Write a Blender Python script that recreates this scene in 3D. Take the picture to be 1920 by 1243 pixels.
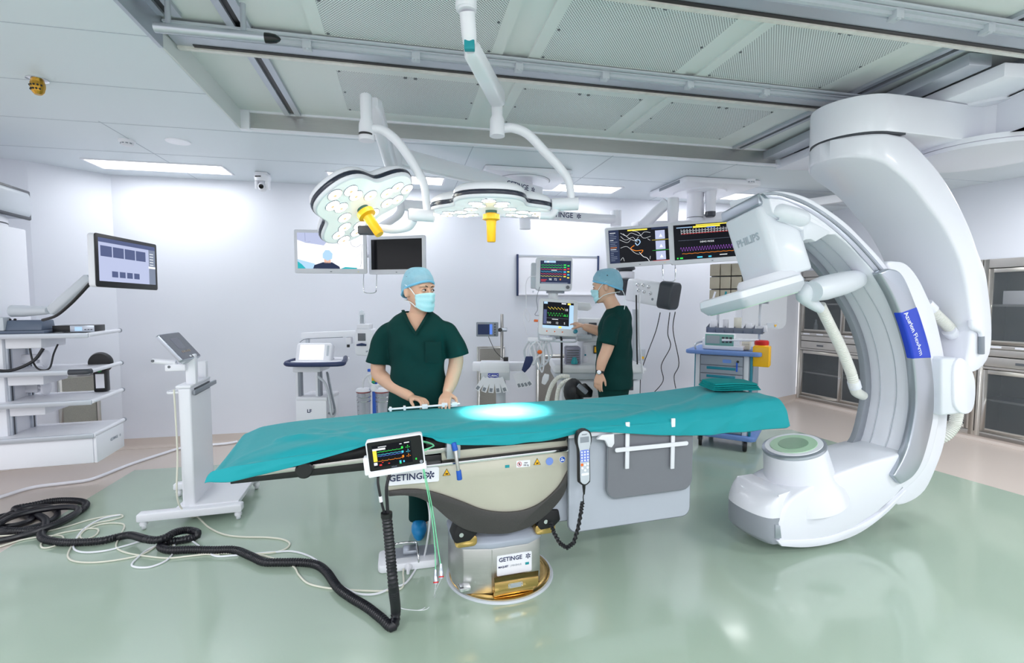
import bpy, bmesh, math, random
from mathutils import Vector, Matrix
random.seed(7)
for o in list(bpy.data.objects): bpy.data.objects.remove(o)
scene = bpy.context.scene
# ---------------- camera, world, exposure ----------------
F = 920.0; PITCH = math.atan(58 / F); CZ = 1.5
cam = bpy.data.cameras.new('camera'); cam.sensor_width = 36; cam.lens = F / 1920 * 36; cam.clip_start = .02
camo = bpy.data.objects.new('camera', cam); scene.collection.objects.link(camo)
camo.location = (0, 0, CZ); camo.rotation_euler = (math.radians(90) - PITCH, 0, 0); scene.camera = camo
scene.view_settings.view_transform = 'Standard'; scene.view_settings.look = 'None'
scene.view_settings.gamma = 1; scene.view_settings.exposure = 0.38; scene.view_settings.use_curve_mapping = False
world = bpy.data.worlds.new('world'); scene.world = world; world.use_nodes = True
WORLD_BG = world.node_tree.nodes['Background']
WORLD_BG.inputs[0].default_value = (.94, .945, 1.0, 1); WORLD_BG.inputs[1].default_value = 1.0
YAW = math.radians(12.3)
U = Vector((math.cos(YAW), math.sin(YAW), 0)); V = Vector((-math.sin(YAW), math.cos(YAW), 0))
ZC = 2.73; ZR = 2.865
def area(name, u, v, z, su, sv, power, col=(.95, .97, 1)):
    l = bpy.data.lights.new(name, 'AREA'); l.shape = 'RECTANGLE'; l.size = su; l.size_y = sv; l.energy = power; l.color = col
    o = bpy.data.objects.new(name, l); scene.collection.objects.link(o); o.location = U * u + V * v + Vector((0, 0, z))
    o.rotation_euler = (0, 0, YAW); return o

# ---------------- helpers ----------------
C3 = Vector((0, 0, CZ))
def dirp(px, py):
    a = (px - 960) / F; b = (621.5 - py) / F
    return Vector((a, math.cos(PITCH) + b * math.sin(PITCH), -math.sin(PITCH) + b * math.cos(PITCH)))
def W(px, py, Y): d = dirp(px, py); return C3 + d * (Y / d.y)
def G(px, py, z=0.0): d = dirp(px, py); return C3 + d * ((z - CZ) / d.z)
def PLN(px, py, o, n): d = dirp(px, py); n = Vector(n); return C3 + d * ((Vector(o) - C3).dot(n) / d.dot(n))
def R(u, v, z=0.0): return U * u + V * v + Vector((0, 0, z))
def UV(p): p = Vector(p); return p.dot(U), p.dot(V), p.z
def FR(o, ang=0.0, tilt=0.0, roll=0.0):
    return Matrix.Translation(Vector(o)) @ Matrix.Rotation(ang, 4, 'Z') @ Matrix.Rotation(tilt, 4, 'X') @ Matrix.Rotation(roll, 4, 'Y')

MATS = {}
def lin(c):
    return tuple((x / 12.92 if x <= .04045 else ((x + .055) / 1.055) ** 2.4) for x in c)
def mat(name, rgb, rough=.4, metal=0.0, emit=0.0, alpha=1.0, trans=0.0, coat=0.0, noise=0.0, nscale=60, bump=0.0, aniso=0, spec=.5, ecol=None):
    m = bpy.data.materials.new(name); m.use_nodes = True; nt = m.node_tree; b = nt.nodes['Principled BSDF']
    c = lin([x / 255 for x in rgb]) + (1,)
    b.inputs['Base Color'].default_value = c; b.inputs['Roughness'].default_value = rough; b.inputs['Metallic'].default_value = metal
    b.inputs['Specular IOR Level'].default_value = spec
    if coat: b.inputs['Coat Weight'].default_value = coat; b.inputs['Coat Roughness'].default_value = .08
    if emit:
        b.inputs['Emission Color'].default_value = (lin([x / 255 for x in ecol]) + (1,)) if ecol else c
        b.inputs['Emission Strength'].default_value = emit
    if alpha < 1: b.inputs['Alpha'].default_value = alpha
    if trans: b.inputs['Transmission Weight'].default_value = trans
    if noise or bump:
        tc = nt.nodes.new('ShaderNodeTexCoord'); n = nt.nodes.new('ShaderNodeTexNoise'); n.inputs['Scale'].default_value = nscale; n.inputs['Detail'].default_value = 3
        nt.links.new(tc.outputs['Object'], n.inputs['Vector'])
        if aniso:
            mp = nt.nodes.new('ShaderNodeMapping'); mp.inputs['Scale'].default_value = (1, 1, aniso)
            nt.links.new(tc.outputs['Object'], mp.inputs[0]); nt.links.new(mp.outputs[0], n.inputs['Vector'])
        if noise:
            mx = nt.nodes.new('ShaderNodeMix'); mx.data_type = 'RGBA'
            mx.inputs[6].default_value = tuple(x * (1 - noise) for x in c[:3]) + (1,); mx.inputs[7].default_value = tuple(min(1, x * (1 + noise)) for x in c[:3]) + (1,)
            nt.links.new(n.outputs[0], mx.inputs[0]); nt.links.new(mx.outputs[2], b.inputs['Base Color'])
        if bump:
            bp = nt.nodes.new('ShaderNodeBump'); bp.inputs['Strength'].default_value = bump; bp.inputs['Distance'].default_value = .01
            nt.links.new(n.outputs[0], bp.inputs['Height']); nt.links.new(bp.outputs[0], b.inputs['Normal'])
    MATS[name] = m; return m
M = MATS
class MB:
    def __init__(s, m=None): s.v = []; s.f = []; s.fm = []; s.M = m or Matrix.Identity(4); s.mi = 0
    def add(s, vs, fs):
        n = len(s.v); s.v += [s.M @ Vector(p) for p in vs]
        for f in fs: s.f.append([n + i for i in f]); s.fm.append(s.mi)
        return s
    def box(s, x0, x1, y0, y1, z0, z1):
        return s.add([(x0, y0, z0), (x1, y0, z0), (x1, y1, z0), (x0, y1, z0), (x0, y0, z1), (x1, y0, z1), (x1, y1, z1), (x0, y1, z1)],
                     [(0, 3, 2, 1), (4, 5, 6, 7), (0, 1, 5, 4), (1, 2, 6, 5), (2, 3, 7, 6), (3, 0, 4, 7)])
    def bc(s, c, d): return s.box(c[0] - d[0] / 2, c[0] + d[0] / 2, c[1] - d[1] / 2, c[1] + d[1] / 2, c[2] - d[2] / 2, c[2] + d[2] / 2)
    def loft(s, rings, cap=True, closed=False):
        n = len(rings[0]); vs = [p for r in rings for p in r]; fs = []
        k = len(rings)
        for i in range(k if closed else k - 1):
            a = i * n; b = ((i + 1) % k) * n
            for j in range(n): fs.append((a + j, a + (j + 1) % n, b + (j + 1) % n, b + j))
        if cap and not closed: fs.append(tuple(range(n))[::-1]); fs.append(tuple((k - 1) * n + j for j in range(n)))
        return s.add(vs, fs)
    def cyl(s, p0, p1, r0, r1=None, n=20, cap=True):
        r1 = r0 if r1 is None else r1
        p0 = Vector(p0); p1 = Vector(p1); a, b = frame(p1 - p0)
        return s.loft([[p + (a * math.cos(2 * math.pi * i / n) + b * math.sin(2 * math.pi * i / n)) * r for i in range(n)] for p, r in ((p0, r0), (p1, r1))], cap)
    def lathe(s, prof, c=(0, 0, 0), axis=(0, 0, 1), n=32, cap=True):
        c = Vector(c); ax = Vector(axis).normalized(); a, b = frame(ax)
        return s.loft([[c + ax * z + (a * math.cos(2 * math.pi * i / n) + b * math.sin(2 * math.pi * i / n)) * max(r, 1e-4) for i in range(n)] for r, z in prof], cap)
    def tube(s, pts, r, n=8, sub=6, closed=False, cap=True, smooth=True, flat=None):
        pts = [Vector(p) for p in pts]
        rs = r if isinstance(r, (list, tuple)) else [r] * len(pts)
        if smooth and len(pts) > 2:
            q = []; rr = []; k = len(pts)
            for i in range(k if closed else k - 1):
                p0 = pts[(i - 1) % k] if (closed or i > 0) else pts[0]; p1 = pts[i]; p2 = pts[(i + 1) % k]
                p3 = pts[(i + 2) % k] if (closed or i + 2 < k) else pts[-1]
                for j in range(sub):
                    t = j / sub; q.append(.5 * ((2 * p1) + (p2 - p0) * t + (2 * p0 - 5 * p1 + 4 * p2 - p3) * t * t + (3 * p1 - p0 - 3 * p2 + p3) * t ** 3)); rr.append(rs[i] + (rs[(i + 1) % k] - rs[i]) * t)
            if not closed: q.append(pts[-1]); rr.append(rs[-1])
            pts, rs = q, rr
        k = len(pts); T = []
        for i in range(k):
            a = pts[(i - 1) % k] if (closed or i > 0) else pts[i]; b = pts[(i + 1) % k] if (closed or i < k - 1) else pts[i]
            d = b - a; T.append(d.normalized() if d.length > 1e-9 else (T[-1] if T else Vector((0, 0, 1))))
        a, _ = frame(T[0]); rings = []
        for i in range(k):
            a = a - T[i] * a.dot(T[i]); a = a.normalized() if a.length > 1e-6 else frame(T[i])[0]; b = T[i].cross(a)
            e = flat or 1
            rings.append([pts[i] + (a * math.cos(2 * math.pi * j / n) + b * e * math.sin(2 * math.pi * j / n)) * rs[i] for j in range(n)])
        return s.loft(rings, cap, closed)
    def prism(s, poly, y0, y1, ax='xz'):
        f = (lambda p, y: (p[0], y, p[1])) if ax == 'xz' else ((lambda p, y: (p[0], p[1], y)) if ax == 'xy' else (lambda p, y: (y, p[0], p[1])))
        n = len(poly)
        return s.add([f(p, y0) for p in poly] + [f(p, y1) for p in poly], [tuple(range(n))[::-1], tuple(range(n, 2 * n))] + [(i, (i + 1) % n, n + (i + 1) % n, n + i) for i in range(n)])
    def rbox(s, x0, x1, y0, y1, z0, z1, r, seg=5, ax='xz'):
        """plate with round corners, extruded along the third axis"""
        if ax == 'xz': return s.prism(rrect(x0, x1, z0, z1, r, seg), y0, y1, 'xz')
        if ax == 'xy': return s.prism(rrect(x0, x1, y0, y1, r, seg), z0, z1, 'xy')
        return s.prism(rrect(y0, y1, z0, z1, r, seg), x0, x1, 'yz')
    def ball(s, c, r, n=16, m=10):
        r = (r, r, r) if not isinstance(r, (tuple, list)) else r
        return s.loft([[(c[0] + r[0] * math.sin(t) * math.cos(2 * math.pi * j / n), c[1] + r[1] * math.sin(t) * math.sin(2 * math.pi * j / n), c[2] - r[2] * math.cos(t)) for j in range(n)]
                       for t in [math.pi * (i + .02) / (m + .04) if i < m else math.pi * .9995 for i in range(0, m + 1)]])
    def quad(s, *ps): return s.add(ps, [tuple(range(len(ps)))])
    def text(s, t, size, m, depth=.0008, align='CENTER', bold=0.0, sx=1.0):
        cu = bpy.data.curves.new('t', 'FONT'); cu.body = t; cu.size = size; cu.align_x = align; cu.align_y = 'CENTER'; cu.extrude = depth; cu.offset = bold; cu.resolution_u = 2
        ob = bpy.data.objects.new('t', cu); me = ob.to_mesh()
        old = s.M; s.M = s.M @ m @ Matrix.Rotation(math.radians(90), 4, 'X') @ Matrix.Diagonal((sx, 1, 1, 1))
        s.add([v.co.copy() for v in me.vertices], [tuple(p.vertices) for p in me.polygons]); s.M = old
        ob.to_mesh_clear(); bpy.data.objects.remove(ob); bpy.data.curves.remove(cu); return s
def frame(d):
    d = Vector(d).normalized(); r = Vector((0, 0, 1)) if abs(d.z) < .95 else Vector((1, 0, 0))
    a = d.cross(r).normalized(); return a, d.cross(a).normalized()
def rrect(x0, x1, y0, y1, r, seg=5):
    out = []
    for cx, cy, a0 in ((x1 - r, y0 + r, -90), (x1 - r, y1 - r, 0), (x0 + r, y1 - r, 90), (x0 + r, y0 + r, 180)):
        for i in range(seg + 1):
            a = math.radians(a0 + 90 * i / seg); out.append((cx + r * math.cos(a), cy + r * math.sin(a)))
    return out
def cat2(pts, sub=6, closed=False):
    pts = [Vector((p[0], p[1])) for p in pts]; k = len(pts); q = []
    for i in range(k if closed else k - 1):
        p0 = pts[(i - 1) % k] if (closed or i > 0) else pts[0]; p1 = pts[i]; p2 = pts[(i + 1) % k]; p3 = pts[(i + 2) % k] if (closed or i + 2 < k) else pts[-1]
        for j in range(sub):
            t = j / sub; q.append(.5 * ((2 * p1) + (p2 - p0) * t + (2 * p0 - 5 * p1 + 4 * p2 - p3) * t * t + (3 * p1 - p0 - 3 * p2 + p3) * t ** 3))
    if not closed: q.append(pts[-1])
    return [(p.x, p.y) for p in q]
def worg(o):
    p = Vector((0, 0, 0))
    while o: p += o.location; o = o.parent
    return p
def link(o, parent=None):
    scene.collection.objects.link(o)
    if parent: o.parent = parent
    return o
def build(name, mb, m, parent=None, bevel=0.0, seg=2, ang=38, label=None, at=None, smooth=True, mods=None):
    org = worg(parent) if parent else (Vector(at) if at is not None else None)
    if org is None:
        xs = [p.x for p in mb.v]; ys = [p.y for p in mb.v]; zs = [p.z for p in mb.v]
        org = Vector(((min(xs) + max(xs)) / 2, (min(ys) + max(ys)) / 2, min(zs)))
    me = bpy.data.meshes.new(name); bm = bmesh.new()
    vs = [bm.verts.new(p - org) for p in mb.v]
    for f, mi in zip(mb.f, mb.fm):
        try: fc = bm.faces.new([vs[i] for i in f]); fc.material_index = mi
        except Exception: pass
    bmesh.ops.remove_doubles(bm, verts=bm.verts, dist=1e-6)
    bmesh.ops.recalc_face_normals(bm, faces=bm.faces)
    if bevel:
        es = [e for e in bm.edges if len(e.link_faces) == 2 and e.calc_face_angle(0) > math.radians(28)]
        try: bmesh.ops.bevel(bm, geom=es, offset=bevel, segments=seg, affect='EDGES', clamp_overlap=True, profile=.5)
        except Exception: pass
    bm.to_mesh(me); bm.free()
    for mm in (m if isinstance(m, (list, tuple)) else [m]): me.materials.append(mm)
    if smooth:
        for p in me.polygons: p.use_smooth = True
        me.set_sharp_from_angle(angle=math.radians(ang))
    o = bpy.data.objects.new(name, me); link(o, parent)
    o.location = (0, 0, 0) if parent else org
    if label: o['label'] = label
    return o
def thing(name, label, cat, loc=(0, 0, 0), group=None):
    o = bpy.data.objects.new(name, None); o.empty_display_size = .1; link(o); o.location = loc
    o['label'] = label; o['category'] = cat
    if group: o['group'] = group
    return o
def tag(o, label, cat, group=None):
    o['label'] = label; o['category'] = cat
    if group: o['group'] = group
    return o
def struct(name, mb, m, bevel=0, **k):
    o = build(name, mb, m, bevel=bevel, **k); o['kind'] = 'structure'; return o
def dup(o, loc=None, label=None):
    c = o.copy(); scene.collection.objects.link(c)
    if loc is not None: c.location = loc
    if label: c['label'] = label
    for ch in list(o.children):
        d = ch.copy(); scene.collection.objects.link(d); d.parent = c
        for g in list(ch.children): e = g.copy(); scene.collection.objects.link(e); e.parent = d
    return c
# ---------------- materials ----------------
mat('wall', (228, 231, 240), .55, noise=.012, nscale=1.5)
mat('ceiling', (222, 230, 236), .42)
mat('recess', (226, 232, 230), .4)
mat('white', (240, 241, 248), .32)
mat('white_gloss', (242, 244, 248), .18, coat=.5)
mat('offwhite', (230, 231, 238), .35)
mat('cream', (226, 224, 210), .4)
mat('lightgrey', (196, 202, 210), .4)
mat('grey', (140, 146, 156), .4)
mat('midgrey', (100, 104, 110), .45)
mat('darkgrey', (62, 66, 74), .4)
mat('black', (14, 15, 18), .35)
mat('blackgloss', (8, 9, 14), .12, spec=.35)
mat('rubber', (22, 22, 28), .5)
mat('steel', (190, 188, 184), .28, metal=1, noise=.05, nscale=8)
mat('brushed', (198, 198, 196), .38, metal=1, noise=.06, nscale=14, aniso=12)
mat('chrome', (220, 222, 225), .1, metal=1)
mat('silver', (182, 188, 198), .3, metal=.75)
mat('alu', (190, 196, 205), .35, metal=.6)
mat('gold', (214, 178, 112), .22, metal=1, noise=.08, nscale=10)
mat('yellow', (252, 190, 20), .35)
mat('navy', (38, 52, 92), .35)
mat('navytext', (42, 50, 92), .5)
mat('blue', (24, 62, 190), .35)
mat('cartblue', (108, 142, 205), .4)
mat('teal', (0, 128, 150), .4)
mat('tealplastic', (22, 150, 160), .4)
mat('green', (0, 128, 60), .5)
mat('red', (205, 30, 30), .4)
mat('orange', (240, 110, 30), .4)
mat('glass', (225, 235, 235), .05, alpha=.22)
mat('smokeglass', (120, 126, 130), .06, alpha=.25)
mat('clear', (225, 235, 240), .1, alpha=.3)
mat('paneltext', (150, 160, 172), .5)
for n, c in dict(wht=(235, 240, 245), grn=(60, 230, 90), cyn=(80, 200, 235), yel=(245, 225, 80), red=(240, 60, 60), org=(245, 140, 40), prp=(190, 110, 240), blu=(90, 130, 220), gry=(120, 130, 150), dk=(12, 14, 22), lav=(176, 184, 214), slate=(78, 88, 125), lblu=(170, 205, 240), tea=(40, 170, 180), nav=(38, 48, 75), skn=(225, 180, 160)).items():
    mat('e_' + n, (0, 0, 0), .3, emit=.95, ecol=c, spec=.12)
mat('lamp', (255, 255, 255), .5, emit=4)
mat('ledwarm', (255, 255, 255), .5, emit=7, ecol=(255, 250, 238))
# ---------------- room ----------------
VB = 5.62
def atv(px, py, v): return PLN(px, py, R(0, v), V)     # on a plane v = const
uL = UV(G(226, 845))[0]
cR = atv(1376, 700, VB); uR = UV(cR)[0]
A = R(uL, VB); B = Vector((cR.x, cR.y, 0))
K0 = G(1491, 751); K1 = G(1920, 845)                   # foot of the cabinet wall
kd = (K1 - K0).normalized(); kn = Vector((kd.y, -kd.x, 0))  # points out of the room
if kn.x < 0: kn = -kn
KE = K0 + kd * 6.2
L1 = G(50, 302, ZC); L1.z = 0
L2 = G(-500, 235, ZC); L2.z = 0
def wall(name, P, Q, z0=0, z1=3.0, th=.12, m='wall', out=None):
    d = (Q - P); d.z = 0; n = Vector((d.y, -d.x, 0)).normalized()
    mid = (P + Q) / 2; c = Vector((0, 2.5, 0))
    if n.dot(mid - c) < 0: n = -n
    mb = MB(); p = [P, Q, Q + n * th, P + n * th]
    mb.add([(q.x, q.y, z0) for q in p] + [(q.x, q.y, z1) for q in p], [(0, 1, 2, 3), (4, 5, 6, 7), (0, 1, 5, 4), (1, 2, 6, 5), (2, 3, 7, 6), (3, 0, 4, 7)])
    return struct(name, mb, M[m], smooth=False)
wall('wall_back', A, B)
wall('wall_left_corner', L1, A)
wall('wall_left', L2, L1)
CC = K0.copy()
wall('wall_right_corner', B, CC)
# beige coved skirting and floors
mat('beige', (208, 196, 188), .3, coat=.15, noise=.02, nscale=2)
mat('floorgreen', (170, 188, 172), .15, coat=.4, noise=.03, nscale=1.2, spec=.6)
def cove(name, P, Q):
    d = (Q - P).normalized(); n = Vector((d.y, -d.x, 0)); mid = (P + Q) / 2
    if n.dot(mid - Vector((0, 2.5, 0))) > 0: n = -n
    prof = [(0, .1), (.004, .1)] + [(.03 - .026 * math.cos(math.radians(a)), .03 - .026 * math.sin(math.radians(a))) for a in (0, 30, 60, 90)] + [(.05, .0035), (.05, 0), (0, 0)]
    mb = MB(); mb.loft([[E + n * a + Vector((0, 0, b)) for a, b in prof] for E in (P, Q)])
    return struct(name, mb, M['beige'])
cove('baseboard_back', A, B); cove('baseboard_left', L1, A); cove('baseboard_side', L2, L1); cove('baseboard_corner', B, CC)
fl = MB(); fl.box(-6.5, 7.5, -3, 8.5, -.08, 0); struct('floor', fl, M['beige'], smooth=False)
g0, g1, g2 = G(252, 882), G(168, 933), G(-40, 1062)
r1_, r2_ = G(1484, 806), G(1920, 930)
gd = (r2_ - r1_).normalized(); uT = UV(g0)[1]
q1 = R(UV(r1_)[0] - .45, uT + .02)
pl = [g0, q1, r1_, r1_ + gd * 6.0, Vector((1.5, -2.4, 0)), Vector((-2.6, -1.2, 0)), g2, g1]
fg = MB(); fg.prism([(p.x, p.y) for p in pl], .0, .0022, 'xy'); struct('floor_inlay', fg, M['floorgreen'], smooth=False)
# ceiling: lower perimeter + raised laminar-flow field
ur0 = UV(G(300, 85, ZC))[0]; vr1 = UV(atv(403, 240, 0) if False else G(403, 240, ZC))[1]; ur1 = UV(G(1690, 85, ZR))[0] + 1.35
ce = MB(FR((0, 0, 0), YAW))
vr0 = -.6
for b in ((-6.5, ur0, -3, 8.5), (ur0, ur1, vr1, 8.5), (ur0, ur1, -3, vr0), (ur1, 8.5, -3, 8.5)):
    ce.box(b[0], b[1], b[2], b[3], ZC, ZC + .04)
struct('ceiling', ce, M['ceiling'], smooth=False)
cr = MB(FR((0, 0, 0), YAW)); cr.box(ur0 - .05, ur1 + .05, vr0 - .05, vr1 + .05, ZR, ZR + .04)
struct('ceiling_recess', cr, M['recess'], smooth=False)
# seams of the lower ceiling panels
mat('seam', (186, 194, 204), .6)
sm = MB(FR((0, 0, 0), YAW))
for px, py in ((0, 40), (0, 145), (0, 217), (0, 272)):
    v = UV(G(px, py, ZC))[1]; sm.box(-6, ur0 - .005 if v < vr1 else 8, v - .003, v + .003, ZC - .0015, ZC + .002)
for u in (ur0 - .9, ur0 - 2.3, .55, 1.75, 2.95): sm.box(u - .003, u + .003, vr1 + .02, 8, ZC - .0015, ZC + .002)
struct('trim_1', sm, M['seam'], smooth=False)
# sides of the raised field: stainless band with white lips and white end blocks
sb = MB(FR((0, 0, 0), YAW)); ub0 = UV(PLN(470, 238, R(0, vr1), V))[0]; ub1 = UV(PLN(1453, 310, R(0, vr1), V))[0]
sb.box(ub0, ub1, vr1 - .004, vr1 + .01, ZC + .012, ZR - .012); struct('trim_2', sb, M['brushed'], smooth=False)
lp = MB(FR((0, 0, 0), YAW)); lp.box(ub0, ub1, vr1 - .02, vr1 + .01, ZC - .002, ZC + .012); lp.box(ub0, ub1, vr1 - .02, vr1, ZR - .012, ZR)
lp.box(ur0, ub0, vr1 - .03, vr1 + .02, ZC - .002, ZR - .001); lp.box(ub1, ub1 + .55, vr1 - .03, vr1 + .02, ZC - .002, ZR - .001)
struct('trim_3', lp, M['white'], smooth=False)
sl = MB(FR((0, 0, 0), YAW)); sl.box(ur0 - .004, ur0 + .014, vr0, UV(G(300, 85, ZC))[1], ZC - .012, ZR); struct('trim_4', sl, M['alu'], smooth=False)
sl = MB(FR((0, 0, 0), YAW)); sl.box(ur0 - .002, ur0 + .008, UV(G(300, 85, ZC))[1], vr1, ZC, ZR); struct('trim_5', sl, M['recess'], smooth=False)
# perforated filter panels
pm = mat('perf', (214, 224, 226), .4)
nt = pm.node_tree; bs = nt.nodes['Principled BSDF']; tc = nt.nodes.new('ShaderNodeTexCoord')
def vmath(op, a, b=None):
    n = nt.nodes.new('ShaderNodeVectorMath'); n.operation = op
    if hasattr(a, 'links'): nt.links.new(a, n.inputs[0])
    if b is not None:
        if hasattr(b, 'links'): nt.links.new(b, n.inputs[1])
        else: n.inputs[1].default_value = b
    return n
def sm_(op, a, b=None):
    n = nt.nodes.new('ShaderNodeMath'); n.operation = op
    for i, x in enumerate((a, b)):
        if x is None: continue
        if hasattr(x, 'links'): nt.links.new(x, n.inputs[i])
        else: n.inputs[i].default_value = x
    return n.outputs[0]
PS = .0145
dd = []
for off in (0, .5):
    v1 = vmath('MULTIPLY', tc.outputs['Object'], (1 / PS, 1 / PS / 1.2, 0)); v2 = vmath('ADD', v1.outputs[0], (off + 100, off + 100, 0)); v3 = vmath('FRACTION', v2.outputs[0]); v4 = vmath('SUBTRACT', v3.outputs[0], (.5, .5, 0)); v5 = vmath('MULTIPLY', v4.outputs[0], (1, 1.2, 0))
    l = vmath('LENGTH', v5.outputs[0]); dd.append(sm_('LESS_THAN', l.outputs['Value'], .25))
hole = sm_('MAXIMUM', dd[0], dd[1])
mx = nt.nodes.new('ShaderNodeMix'); mx.data_type = 'RGBA'; mx.inputs[6].default_value = lin((.93, .95, .95)) + (1,); mx.inputs[7].default_value = lin((.38, .41, .42)) + (1,)
nt.links.new(hole, mx.inputs[0]); nt.links.new(mx.outputs[2], bs.inputs['Base Color'])
rows = ((UV(G(970, 160, ZR))[1], UV(G(945, 227, ZR))[1]), (UV(G(1383, 25, ZR))[1], UV(G(1265, 133, ZR))[1]), (.75, 1.35))
cols = ((UV(G(652, 202, ZR))[0], UV(G(877, 222, ZR))[0]), (UV(G(945, 227, ZR))[0], UV(G(1133, 245, ZR))[0]), (UV(G(1180, 247, ZR))[0], UV(G(1345, 262, ZR))[0]))
vA0, vA1 = UV(G(1012, 100, ZR))[1], UV(G(1012, 143, ZR))[1]
rn = ['far', 'middle', 'near']; cn = ['left', 'middle', 'right']
for i, (v0, v1) in enumerate(rows):
    for j, (u0, u1) in enumerate(cols):
        if i == 2 and j < 2: continue
        t = thing('filter_panel', ['perforated ceiling panel in the far row beyond the front rail', 'perforated ceiling panel between the two ceiling rails', 'perforated ceiling panel nearest the camera'][i] + ', ' + ['leftmost', 'middle', 'rightmost'][j] + ' of its row', 'air vent', R((u0 + u1) / 2, (v0 + v1) / 2, ZR), 'perforated filter panels in the ceiling')
        t.rotation_euler = (0, 0, YAW)
        def lb(x0, x1, y0, y1, z0, z1): return MB().box(x0, x1, y0, y1, z0, z1)
        def bl(name, mb, m):
            o = build(name, mb, m, at=(0, 0, 0), smooth=False); o.parent = t; return o
        hu, hv = (u1 - u0) / 2, (v1 - v0) / 2
        bl('perforated_sheet', lb(-hu, hu, -hv, hv, -.010, 0), M['perf'])
        fr = MB(); w = .065
        for x in ((-hu - w, -hu, -hv - w, hv + w), (hu, hu + w, -hv - w, hv + w), (-hu, hu, -hv - w, -hv), (-hu, hu, hv, hv + w)): fr.box(*x, -.012, 0)
        bl('frame', fr, M['recess'])
        for x in (-hu + .015, hu - .015):
            for y in (-hv + .015, 0, hv - .015): bl('screw', MB().cyl((x, y, -.014), (x, y, -.008), .007, n=8), M['midgrey'])
        for x in (-.03, .03): bl('latch_hole', MB().cyl((x, -hv + .02, -.014), (x, -hv + .02, -.008), .011, n=8), M['midgrey'])
# slotted ceiling tracks running in depth
def slot(px, py, v0, v1, name):
    u = UV(G(px, py, ZR))[0]
    t = MB(FR((0, 0, 0), YAW)); t.box(u - .055, u - .018, v0, v1, ZR - .02, ZR - .0005); t.box(u + .018, u + .055, v0, v1, ZR - .02, ZR - .0005)
    t.mi = 1; t.box(u - .018, u + .018, v0, v1, ZR - .005, ZR - .0005)
    return struct(name, t, [M['alu'], M['black']], smooth=False)
slot(540, 197, vr0, vr1 - .03, 'trim_6'); slot(322, 30, vr0, vA0, 'trim_7'); slot(1380, 277, vr0, vr1 - .03, 'trim_8'); slot(1475, 287, vr0, vr1 - .03, 'trim_9')
# two ceiling rails across the room
def rail(v0, v1, u0, u1, label, hooks):
    t = thing('ceiling_rail', label, 'ceiling rail', R((u0 + u1) / 2, (v0 + v1) / 2, ZC), 'ceiling rails')
    zb = ZR - .075
    f = FR((0, 0, 0), YAW)
    build('web', MB(f).box(u0, u1, v0 + .02, v1, zb + .012, ZR - .0005), M['alu'], t, smooth=False)
    b = MB(f); b.box(u0, u1, v0, v0 + .02, zb + .02, ZR - .004); b.box(u0, u1, v0 - .04, v0, ZR - .03, ZR - .02); b.box(u0, u1, v0 - .02, v0, zb + .036, zb + .042)
    build('flange', b, M['lightgrey'], t, smooth=False)
    build('slot', MB(f).box(u0 + .08, u1, v1 - .052, v1 - .028, zb + .008, zb + .0125), M['black'], t, smooth=False)
    build('running_strip', MB(f).box(u0, u1, v1 - .028, v1, zb, zb + .0125), mat('strip', (222, 220, 214), .25, noise=.2, nscale=25) if 'strip' not in M else M['strip'], t, smooth=False)
    for u in hooks:
        h = MB(f); h.box(u - .022, u + .022, v0 - .02, v0 + .03, zb + .0, zb + .045); h.cyl((u, v0 - .01, zb - .006), (u, v0 - .01, zb + .003), .01, n=8)
        build('clip', h, M['lightgrey'], t, bevel=.003)
    return t
hk = [UV(G(x, y, ZR - .07))[0] for x, y in ((571, 78), (780, 103), (975, 127), (1136, 146), (1290, 166), (1427, 183))]
vr_a0, vr_a1 = UV(G(780, 108, ZR - .06))[1], UV(G(780, 137, ZR - .075))[1]
rail(vr_a0, vr_a1, ur0 + .02, ur1, 'long grey ceiling rail with black slot, farther one, passing behind the lamp arm', hk)
vr_b1 = UV(G(1560, 60, ZR - .075))[1]
rail(vr_b1 - (vr_a1 - vr_a0), vr_b1, ur0 + .02, ur1, 'long grey ceiling rail at the top right, nearer to the camera', [UV(G(x, y, ZR - .07))[0] for x, y in ((1700, 24), (1853, 60))])
# recessed ceiling light panels
lps = [((160, 299), (436, 327), 'leftmost one, above the corner'), ((612, 319), (828, 345), 'behind the left surgical lamp'), ((1003, 343), (1150, 359), 'behind the curved lamp arm'), ((1250, 362), (1420, 372), 'behind the round pendant canopy')]
def light_panel(u0, u1, v0, v1, lab, power=0):
    t = thing('ceiling_light', 'flat rectangular ceiling light panel, ' + lab, 'ceiling light', R((u0 + u1) / 2, (v0 + v1) / 2, ZC), 'flush ceiling light panels')
    f = FR((0, 0, 0), YAW)
    b = MB(f); w = .018
    for x in ((u0 - w, u0, v0 - w, v1 + w), (u1, u1 + w, v0 - w, v1 + w), (u0, u1, v0 - w, v0), (u0, u1, v1, v1 + w)): b.box(*x, ZC - .008, ZC)
    build('frame', b, M['white'], t, smooth=False)
    build('diffuser', MB(f).box(u0, u1, v0, v1, ZC - .004, ZC), M['lamp'], t, smooth=False)
    if power: area('light', (u0 + u1) / 2, (v0 + v1) / 2, ZC - .02, u1 - u0, v1 - v0, power)
vv = UV(G(300, 313, ZC))[1]; vv0 = vv - .16; vv1 = vv + .14
for (a, b, lab) in lps:
    u0 = UV(G(a[0], a[1], ZC))[0]; u1 = UV(G(b[0], b[1], ZC))[0]
    if u1 - u0 < .9: u1 = u0 + 1.15
    light_panel(u0, u1, vv0, vv1, lab, 5)
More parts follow.
